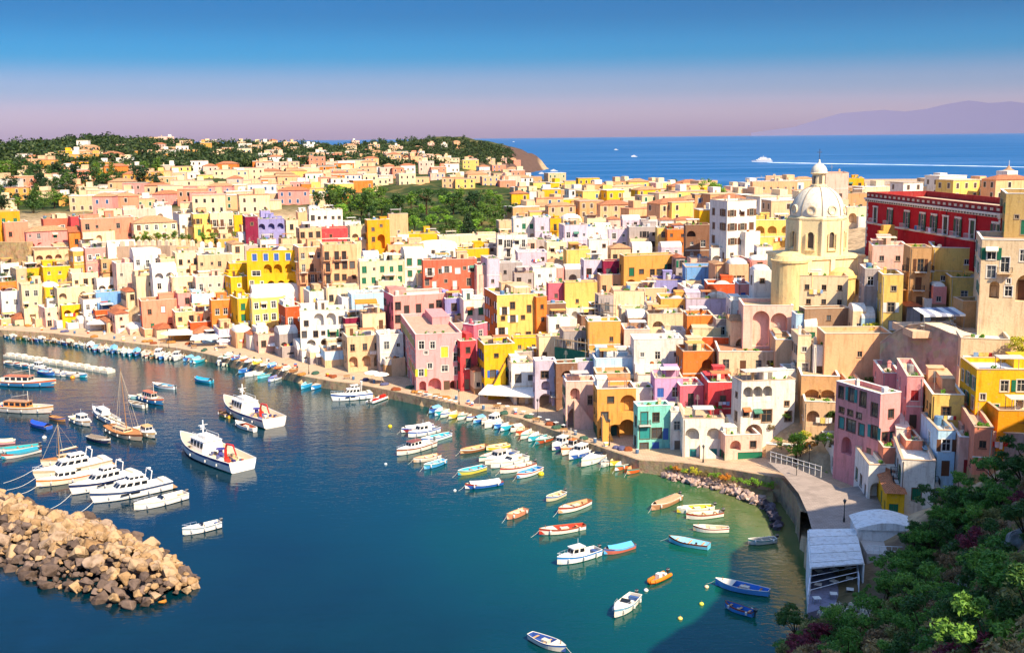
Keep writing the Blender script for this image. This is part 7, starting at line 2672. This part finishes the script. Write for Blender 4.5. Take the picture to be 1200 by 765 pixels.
def hill_plant(u, v, kind, s, col, h, label, group=None):
    p = hit_near(u, v)
    if p is None:
        return
    key = (kind, s, col)
    if key not in BSM:
        tr, V, F = BS[(kind, s)]
        BSM[key] = (tr.mesh('trunk' if kind == 'tree' else 'stems', bark()), np_mesh('crown' if kind == 'tree' else 'foliage', V, F, leafmat(HILLC[col], .4)))
    a, b = BSM[key]
    r = thing('tree' if kind == 'tree' else 'shrub', label, 'tree' if kind == 'tree' else 'shrub', (p.x, p.y, p.z), u * 1.7, group)
    sc = h / (4.5 if kind == 'tree' else 2.2)
    r.scale = (sc * 1.1, sc * 1.1, sc)
    put(a.name.split('.')[0], a, r)
    put(b.name.split('.')[0], b, r)
hill_plant(985, 735, 'shrub', 1, 'wh', 3.4, 'white-flowering shrub on the slope below the restaurant')
hill_plant(1012, 728, 'shrub', 2, 'wh', 3.0, 'second white-flowering shrub nearer the dark hillside trees')
hill_plant(962, 756, 'shrub', 3, 're', 3.2, 'dark red bougainvillea at the bottom of the slope')
hill_plant(940, 764, 'shrub', 1, 're', 2.4, 'small dark red bougainvillea at the bottom edge')
hill_plant(1010, 706, 'tree', 1, 'mg', 2.0, 'leafy green tree beside the restaurant deck')
cnt = {}
lst = []
rng = random.Random(31)
edge = lambda u: np.interp(u, [885, 960, 1010, 1047, 1060, 1080, 1145, 1200], [770, 740, 720, 694, 652, 618, 576, 528])
tries = 0
while len(lst) < 150 and tries < 9000:
    tries += 1
    u = rng.uniform(885, 1215)
    v = rng.uniform(edge(u), 800)
    if any(abs(u - q[0]) < 13 and abs(v - q[1]) < 11 for q in lst):
        continue
    near_edge = (v - edge(u)) < 50
    if 1020 < u and near_edge and rng.random() < .75 or rng.random() < .12:
        k, c, h = 'tree', rng.choice(['dg', 'dg', 'mg', 'mg', 'lg']), rng.uniform(3.0, 4.8)
    else:
        k, c, h = 'shrub', rng.choice(['ol', 'dr', 'mg', 'br', 'dg', 'ol', 'dr', 'br', 'dg', 're']), rng.uniform(1.6, 3.2)
    lst.append((u, v, k, rng.choice([1, 2, 3]), c, h))
for u, v, k, s, c, h in sorted(lst):
    key = (k, c)
    i = cnt.get(key, 0)
    cnt[key] = i + 1
    hill_plant(u, v, k, s, c, h, f'{ordinal(i)} {CNH[c]} {k} from the left on the foreground hillside', 'plants of the foreground hillside')
rkm = None
# dry grass between them
g = np.random.default_rng(8)
pts = []
for _ in range(2600):
    u = g.uniform(880, 1215)
    v = g.uniform(edge(u) + 5, 790)
    p = hit_near(u, v)
    if p is not None:
        pts.append(p)
V, F = [], []
for p in pts:
    for k in range(14):
        a = g.uniform(0, 6.28)
        q = Vector((p.x + g.normal() * .35, p.y + g.normal() * .35, p.z - .1))
        h = g.uniform(.25, .8)
        w = .025
        dx, dy = math.cos(a) * w, math.sin(a) * w
        l = Vector((g.normal() * .22, g.normal() * .22, h))
        V += [(q.x - dx, q.y - dy, q.z), (q.x + dx, q.y + dy, q.z), (q.x + l.x, q.y + l.y, q.z + l.z)]
F = np.arange(len(V)).reshape(-1, 3)
o = put('grass', np_mesh('grass', np.array(V), F, leafmat('#8A7C48', .5)))
o['kind'] = 'stuff'
o['label'] = 'dry grass tufts covering the foreground hillside'
# ------------------------------------------------------------------ breakwater, shore rocks, far sea
def rock_mesh(seed):
    rng = random.Random(seed)
    bm = bmesh.new()
    for k in range(13):
        v = Vector((rng.gauss(0, 1), rng.gauss(0, 1), rng.gauss(0, 1))).normalized()
        v = Vector((v.x * rng.uniform(.75, 1.1), v.y * rng.uniform(.65, 1.0), v.z * rng.uniform(.5, .8)))
        bm.verts.new(v)
    bmesh.ops.convex_hull(bm, input=bm.verts)
    bmesh.ops.bevel(bm, geom=bm.edges[:], offset=.07, segments=1, affect='EDGES', clamp_overlap=True)
    me = bpy.data.meshes.new('stone')
    bm.to_mesh(me)
    bm.free()
    return me
def rockmat(cols):
    t = NT('rock_' + cols[0].lstrip('#'), .95, .15)
    c = [srgb(x) for x in cols]
    base = t.ramp(t.rand(), [(0, c[0]), (.5, c[1]), (1, c[2])])
    a = t.mix(base, tuple(x * .45 for x in c[0]), t.ramp(t.noise(.9, 6), [(.48, 0), (.7, .8)]))
    t.color(a)
    t.bump(t.noise(2.2, 7, None, .65), .8, .3)
    return t.m
LIGHT = rockmat(['#9C7A54', '#B89870', '#AA917A'])
DARK = rockmat(['#5A4A40', '#6E5C50', '#857062'])
RUST = rockmat(['#B8742E', '#C88A3C', '#A8763C'])
rocks = {}
for mm, nm in ((LIGHT, 'l'), (DARK, 'd'), (RUST, 'r')):
    for s in range(8):
        me = rock_mesh(s)
        me.materials.append(mm)
        rocks[(nm, s)] = me
A = [PZ(u, v, 0).to_2d() for u, v in ((-110, 528), (0, 576), (62, 603), (122, 614), (150, 630), (192, 648), (232, 680), (232, 688), (206, 703), (166, 713), (130, 711), (88, 694), (38, 682), (0, 664), (-110, 640))]
axis = [PZ(u, v, 0).to_2d() for u, v in ((-110, 588), (0, 617), (100, 655), (170, 680), (212, 690))]
r = thing('breakwater', 'mole of heaped tan and dark boulders at the frame edge', 'breakwater', (axis[2].x, axis[2].y, 0))
O = Vector((axis[2].x, axis[2].y, 0))
g = random.Random(3)
xs_ = [p.x for p in A]
ys_ = [p.y for p in A]
cand = []
tries = 0
CA = np.zeros((1400, 3))
while len(cand) < 1300 and tries < 50000:
    tries += 1
    x, y = g.uniform(min(xs_), max(xs_)), g.uniform(min(ys_), max(ys_))
    X, Y = np.array([x]), np.array([y])
    if not inside(X, Y, [(p.x, p.y) for p in A])[0]:
        continue
    e = float(seg_dist(X, Y, [(p.x, p.y) for p in A], True)[0])
    s = g.choice([.4, .5, .65, .8, .95, 1.15, 1.7]) * g.uniform(.9, 1.1)
    n_ = len(cand)
    if n_ and ((CA[:n_, 0] - x) ** 2 + (CA[:n_, 1] - y) ** 2 < ((s + CA[:n_, 2]) * .45) ** 2).any():
        continue
    CA[n_] = (x, y, s)
    z = min(.25 + e * .42, 3.2) + g.uniform(-.25, .3)
    ax = min(((x - (axis[i].x + (axis[i + 1].x - axis[i].x) * .5)) ** 2 + (y - (axis[i].y + (axis[i + 1].y - axis[i].y) * .5)) ** 2, i) for i in range(4))[1]
    d_ = (axis[ax + 1] - axis[ax]).normalized()
    side = (Vector((x, y)) - axis[ax]).dot(Vector((-d_.y, d_.x)))
    cand.append((x, y, z, s, e, side))
vis = [c for c in cand if PZ(0, 400).y > 0]
def pxu(x, y, z):
    v = Vector((x, y, z)) - Vector((0, 0, CAM_H))
    return 600 + FPX * v.dot(RT) / v.dot(FW)
cand.sort(key=lambda c: (pxu(c[0], c[1], c[2]) < -5, -c[3]))
mbx = MB()
for i, (x, y, z, s, e, side) in enumerate(cand):
    dk = side < -1.5 and g.random() < (.6 if pxu(x, y, z) < 165 else .2) or g.random() < .06
    dk = dk or (z < .75 and g.random() < .55)
    kind = 'd' if dk else ('r' if (e < 1.6 and side < 0 and g.random() < .25) else 'l')
    if i < 300:
        o = put('stone', rocks[(kind, g.randrange(8))], r, (x - O.x, y - O.y, z))
        o.rotation_euler = (g.uniform(-.5, .5), g.uniform(-.5, .5), g.uniform(0, 6.28))
        o.scale = (s * 1.12, s * 1.12, s * 1.15)
    else:
        me = rocks[(kind, g.randrange(8))]
        M = Matrix.Rotation(g.uniform(0, 6.28), 3, 'Z') @ Matrix.Rotation(g.uniform(-.5, .5), 3, 'X')
        mbx.add([tuple(M @ (v.co * s * 1.12) + Vector((x - O.x, y - O.y, z))) for v in me.vertices], [tuple(p.vertices) for p in me.polygons], 'ldr'.index(kind))
if mbx.v:
    o = mbx.build('small_stones', [LIGHT, DARK, RUST], r)
    o['kind'] = 'stuff'
core = MB()
c2 = offset_line(axis, 3.4)
c3 = offset_line(axis, -3.4)
for i in range(len(axis) - 1):
    a, b, c_, d_ = c3[i], c3[i + 1], c2[i + 1], c2[i]
    core.quad((a.x - O.x, a.y - O.y, .9), (b.x - O.x, b.y - O.y, .9), (c_.x - O.x, c_.y - O.y, .9), (d_.x - O.x, d_.y - O.y, .9))
core.build('core', DARK, r)
# shore stones below the promenade
r = thing('shore_rocks', 'band of pale boulders between promenade wall and shallow cove', 'rocks', PZ(850, 575, 0))
O = PZ(850, 575, 0)
GREY = rockmat(['#B4978A', '#C9AC9C', '#8E7A72'])
WET = rockmat(['#4A4248', '#6A6068', '#3A3438'])
gr = []
for mm in (GREY, WET):
    for s in range(6):
        me = rock_mesh(40 + s)
        me.materials.append(mm)
        gr.append(me)
k = 0
for (u, v) in [(778 + t * 1.08, np.interp(778 + t * 1.08, [775, 800, 850, 890, 906], [556, 562, 574, 590, 600])) for t in range(120)] + [(900 + t * .5, 596 + t * .95) for t in range(60)]:
    for q in range(2):
        p = PZ(u + g.uniform(-2, 2), v + g.uniform(-6, 2.5), .25)
        if k >= 290:
            break
        o = put('stone', gr[g.randrange(6) + (6 if u > 893 else 0)], r, (p.x - O.x, p.y - O.y, g.uniform(.0, .9)))
        s = g.uniform(.45, 1.0)
        o.scale = (s, s, s)
        o.rotation_euler = (g.uniform(-.5, .5), g.uniform(-.5, .5), g.uniform(0, 6.28))
        k += 1
# bank behind the stones
bk = MB()
us = list(range(774, 912, 6))
for a, b in zip(us, us[1:]):
    va, vb = np.interp(a, [775, 800, 850, 890, 912], [553, 560, 571, 587, 600]), np.interp(b, [775, 800, 850, 890, 912], [553, 560, 571, 587, 600])
    wa, wb = np.interp(a, [775, 800, 863, 912], [545, 544, 553, 561]), np.interp(b, [775, 800, 863, 912], [545, 544, 553, 561])
    za, zb = np.interp(a, [775, 863, 912], [1.6, 2.4, 3.0]), np.interp(b, [775, 863, 912], [1.6, 2.4, 3.0])
    bk.quad(PZ(a, va, .1), PZ(b, vb, .1), PZ(b, wb, zb), PZ(a, wa, za))
structure(bk.build('shore_bank', stone('#7E6E4C', .6)))
# pale rock outcrops on the hillside
om = rockmat(['#8E8880', '#A8A29A', '#77706A'])
for i, (u, v, sc, lab) in enumerate([(1196, 640, 2.6, 'grey rock face on the hillside at the frame edge'), (1135, 690, 1.6, 'pale rock among dry shrubs in the middle of the hillside'), (1160, 668, 1.5, 'pale rock just above the middle hillside rock'), (1178, 735, 1.7, 'pale rock near the bottom corner of the hillside'), (1090, 735, 1.2, 'small pale rock low on the hillside'), (1120, 640, 1.3, 'pale rock below the hillside trees')]):
    p = hit_near(u, v)
    if p is None:
        continue
    me = rock_mesh(70 + i)
    me.materials.append(om)
    o = put('rock_outcrop', me, None, p)
    o.scale = (sc, sc, sc * 1.3)
    o.rotation_euler = (.2, .1 * i, i)
    tag(o, lab, 'rock')

# ferry, its wake and distant boats
def sea_boat(u, v, L, label, name, cat, rz=math.pi):
    p = PZ(u, v, 0)
    r = thing(name, label, cat, p, rz)
    st = hull_shape(L, L * .22, L * .07, .9, .5, .35)
    add_hull(r, st, L * .07, '#F0F0F0', '#22427A', '#2A4A86', decked=True)
    for k, (a, b, w) in enumerate(((-.44, .30, .19), (-.40, .20, .17), (-.2, .12, .12))):
        z = L * (.075 + .055 * k)
        o = MB().box(L * a, L * b, -L * w / 2, L * w / 2, z, z + L * .052).build('deckhouse', glossy('#F2F0EC'), r)
        for s in (-1, 1):
            MB().box(L * a * .92, L * b * .9, s * L * w / 2 - .03 * s, s * (L * w / 2 + .05), z + L * .018, z + L * .038).build('window_band', flat('#26344A', .1), o)
    MB().tube((-L * .05, 0, L * .24), (-L * .08, 0, L * .33), L * .008, 5).build('mast', flat('#E8E8E8'), r)
    return r
sea_boat(893, 190, 46, 'white passenger ferry crossing the open sea', 'ferry', 'ship', math.pi * 1.0)
for u, v, L, lab in ((722, 176, 20, 'small far motorboat highest on the open sea'), (743, 184, 20, 'small far motorboat in the middle of the sea'), (649, 201, 14, 'tiny boat near the cape shore'), (635, 204, 12, 'tiny boat just off the cape tip'), (602, 166.5, 30, 'tiny boat on the horizon above the cape')):
    sea_boat(u, v, L, lab, 'motor_boat', 'boat', .3)
foam = NT('foam', .9, .1)
foam.color(foam.mix((.75, .8, .85), (.30, .45, .65), foam.ramp(foam.noise(.02, 5), [(.38, 0), (.6, 1)])))
wk = MB()
P_ = [(899, 190.5, .35), (925, 190.9, .6), (960, 191.6, .55), (1050, 193.0, .5), (1150, 194.8, .45), (1260, 197.0, .4)]
for (u, v, t0), (u2, v2, t1) in zip(P_, P_[1:]):
    a, b, c_, d_ = PZ(u, v + t0, .05), PZ(u2, v2 + t1, .05), PZ(u2, v2 - t1 * .5, .05), PZ(u, v - t0 * .5, .05)
    wk.quad(a, b, c_, d_)
o = wk.build('wake', foam.m)
o['kind'] = 'structure'
# old mole with a little chapel tower
a, b = PZ(1010, 217, 0), PZ(1230, 216, 0)
d = (b - a)
r = thing('harbour_mole', 'long stone harbour mole far behind the red palace', 'mole', a, math.atan2(d.y, d.x))
MB().box(0, d.length, -5, 5, -2, 5).box(0, d.length, 3, 5.5, 5.01, 7).build('mole_wall', plaster('#CDB49A'), r)
p = PZ(1181, 215, 0)
r = thing('chapel_tower', 'small domed brown watch tower on the far harbour mole', 'tower', p)
MB().lathe([(9, 0), (8, 8), (7.5, 14), (8, 14.3), (8, 15.5), (4, 17.5), (2, 20), (.1, 22)], 8, (0, 0, 0)).build('tower', plaster('#B88E6A'), r)
MB().tube((-22, 2, 0), (-8, 0, 8), 5, 8, 2).build('ramp', plaster('#9A7A62'), r)
MB().tube((0, 0, 21), (0, 0, 28), .4, 5).build('mast', flat('#D8D0C4'), r)
# far mountain island
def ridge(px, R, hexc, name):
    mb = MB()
    t = NT('hazed_rock_' + name, 1, .05)
    t.color(srgb(hexc))  # even mauve carries distance haze inside the rock colour
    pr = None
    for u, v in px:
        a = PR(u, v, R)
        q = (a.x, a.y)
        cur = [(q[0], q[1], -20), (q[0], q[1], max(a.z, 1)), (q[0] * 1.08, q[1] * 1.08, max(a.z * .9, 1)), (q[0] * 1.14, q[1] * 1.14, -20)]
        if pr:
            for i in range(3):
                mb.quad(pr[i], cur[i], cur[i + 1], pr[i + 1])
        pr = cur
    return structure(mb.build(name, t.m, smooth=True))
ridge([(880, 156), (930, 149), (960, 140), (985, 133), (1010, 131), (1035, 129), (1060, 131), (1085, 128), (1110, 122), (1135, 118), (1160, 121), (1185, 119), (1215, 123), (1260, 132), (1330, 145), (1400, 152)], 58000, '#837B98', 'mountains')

# ------------------------------------------------------------------ small things on the quay
rng = random.Random(9)
qs = [(u, np.interp(u, [q[0] for q in QUAY], [q[1] for q in QUAY])) for u in np.linspace(6, 745, 64)]
cn = {}
for i, (u, v) in enumerate(qs):
    u += rng.uniform(-4, 4)
    v += -rng.uniform(2.5, 7.5)
    p = PZ(u, v, 2.08)
    kd = rng.choice(['net', 'crates', 'net', 'bin', 'bench', 'crates'])
    k = cn.get(kd, 0)
    cn[kd] = k + 1
    rz = rng.uniform(0, 3.14)
    if kd == 'net':
        mb = MB()
        c = rng.choice(['#8A4A2E', '#3E5A4A', '#5A5A78', '#A8743A'])
        for q in range(3):
            s_ = rng.uniform(.5, 1.0)
            mb.lathe([(s_, 0), (s_ * 1.05, .2), (s_ * .75, .5), (.01, .62)], 8, (rng.uniform(-.9, .9), rng.uniform(-.6, .6), 0))
        o = mb.build('net_heap', cloth(c), None, p, rz)
        tag(o, f'{ordinal(k)} heap of fishing nets from the left along the quay', 'fishing net', 'nets on the quay')
    elif kd == 'crates':
        r = thing('crate_stack', f'{ordinal(k)} stack of fish crates from the left along the quay', 'crates', p, rz, 'crate stacks on the quay')
        for q in range(rng.choice([3, 4, 5])):
            MB().box(-.4, .4, -.28, .28, q * .27, q * .27 + .24).build('crate', flat(rng.choice(['#D8D4CC', '#3A70B0', '#C8542E', '#E0B83A', '#E8E4DC'])), r, (rng.uniform(-.06, .06), rng.uniform(-.05, .05), 0), rng.uniform(-.2, .2))
    elif kd == 'bin':
        r = thing('barrel', f'{ordinal(k)} blue-grey barrel from the left along the quay', 'barrel', p, rz, 'barrels on the quay')
        MB().lathe([(.01, 0), (.3, 0), (.34, .3), (.34, .6), (.3, .9), (.01, .9)], 10).build('drum', flat('#4A6A8A'), r)
        MB().lathe([(.31, .88), (.31, .93), (.01, .94)], 10).build('lid', flat('#C9C4BA'), r)
    else:
        r = thing('bench', f'{ordinal(k)} wooden bench from the left along the quay', 'bench', p, math.atan2(1, 4), 'benches on the quay')
        MB().box(-.8, .8, -.22, .22, .42, .48).build('seat', flat('#9A7448'), r)
        MB().box(-.8, .8, .2, .26, .6, .95).build('backrest', flat('#9A7448'), r)
        for s in (-1, 1):
            MB().box(s * .65 - .05, s * .65 + .05, -.2, .24, 0, .42).build('leg', flat('#4A4A48'), r)

# ------------------------------------------------------------------ air
hz = MB().box(-68000, 68000, -67000, 70000, -14, 2300)
me = hz.mesh('haze', [])
me.materials.clear()
mt = bpy.data.materials.new('haze')
mt.use_nodes = True
nn_, ll_ = mt.node_tree.nodes, mt.node_tree.links
nn_.clear()
pv = nn_.new('ShaderNodeVolumePrincipled')
pv.inputs['Color'].default_value = (0.80, 0.74, 0.86, 1)
pv.inputs['Density'].default_value = HAZE
pv.inputs['Anisotropy'].default_value = 0.0
mo_ = nn_.new('ShaderNodeOutputMaterial')
ll_.new(pv.outputs[0], mo_.inputs['Volume'])
me.materials.append(mt)
if HAZE:
    o = put('haze', me)
    o['kind'] = 'stuff'
    o['label'] = 'thin mauve haze over the sea'
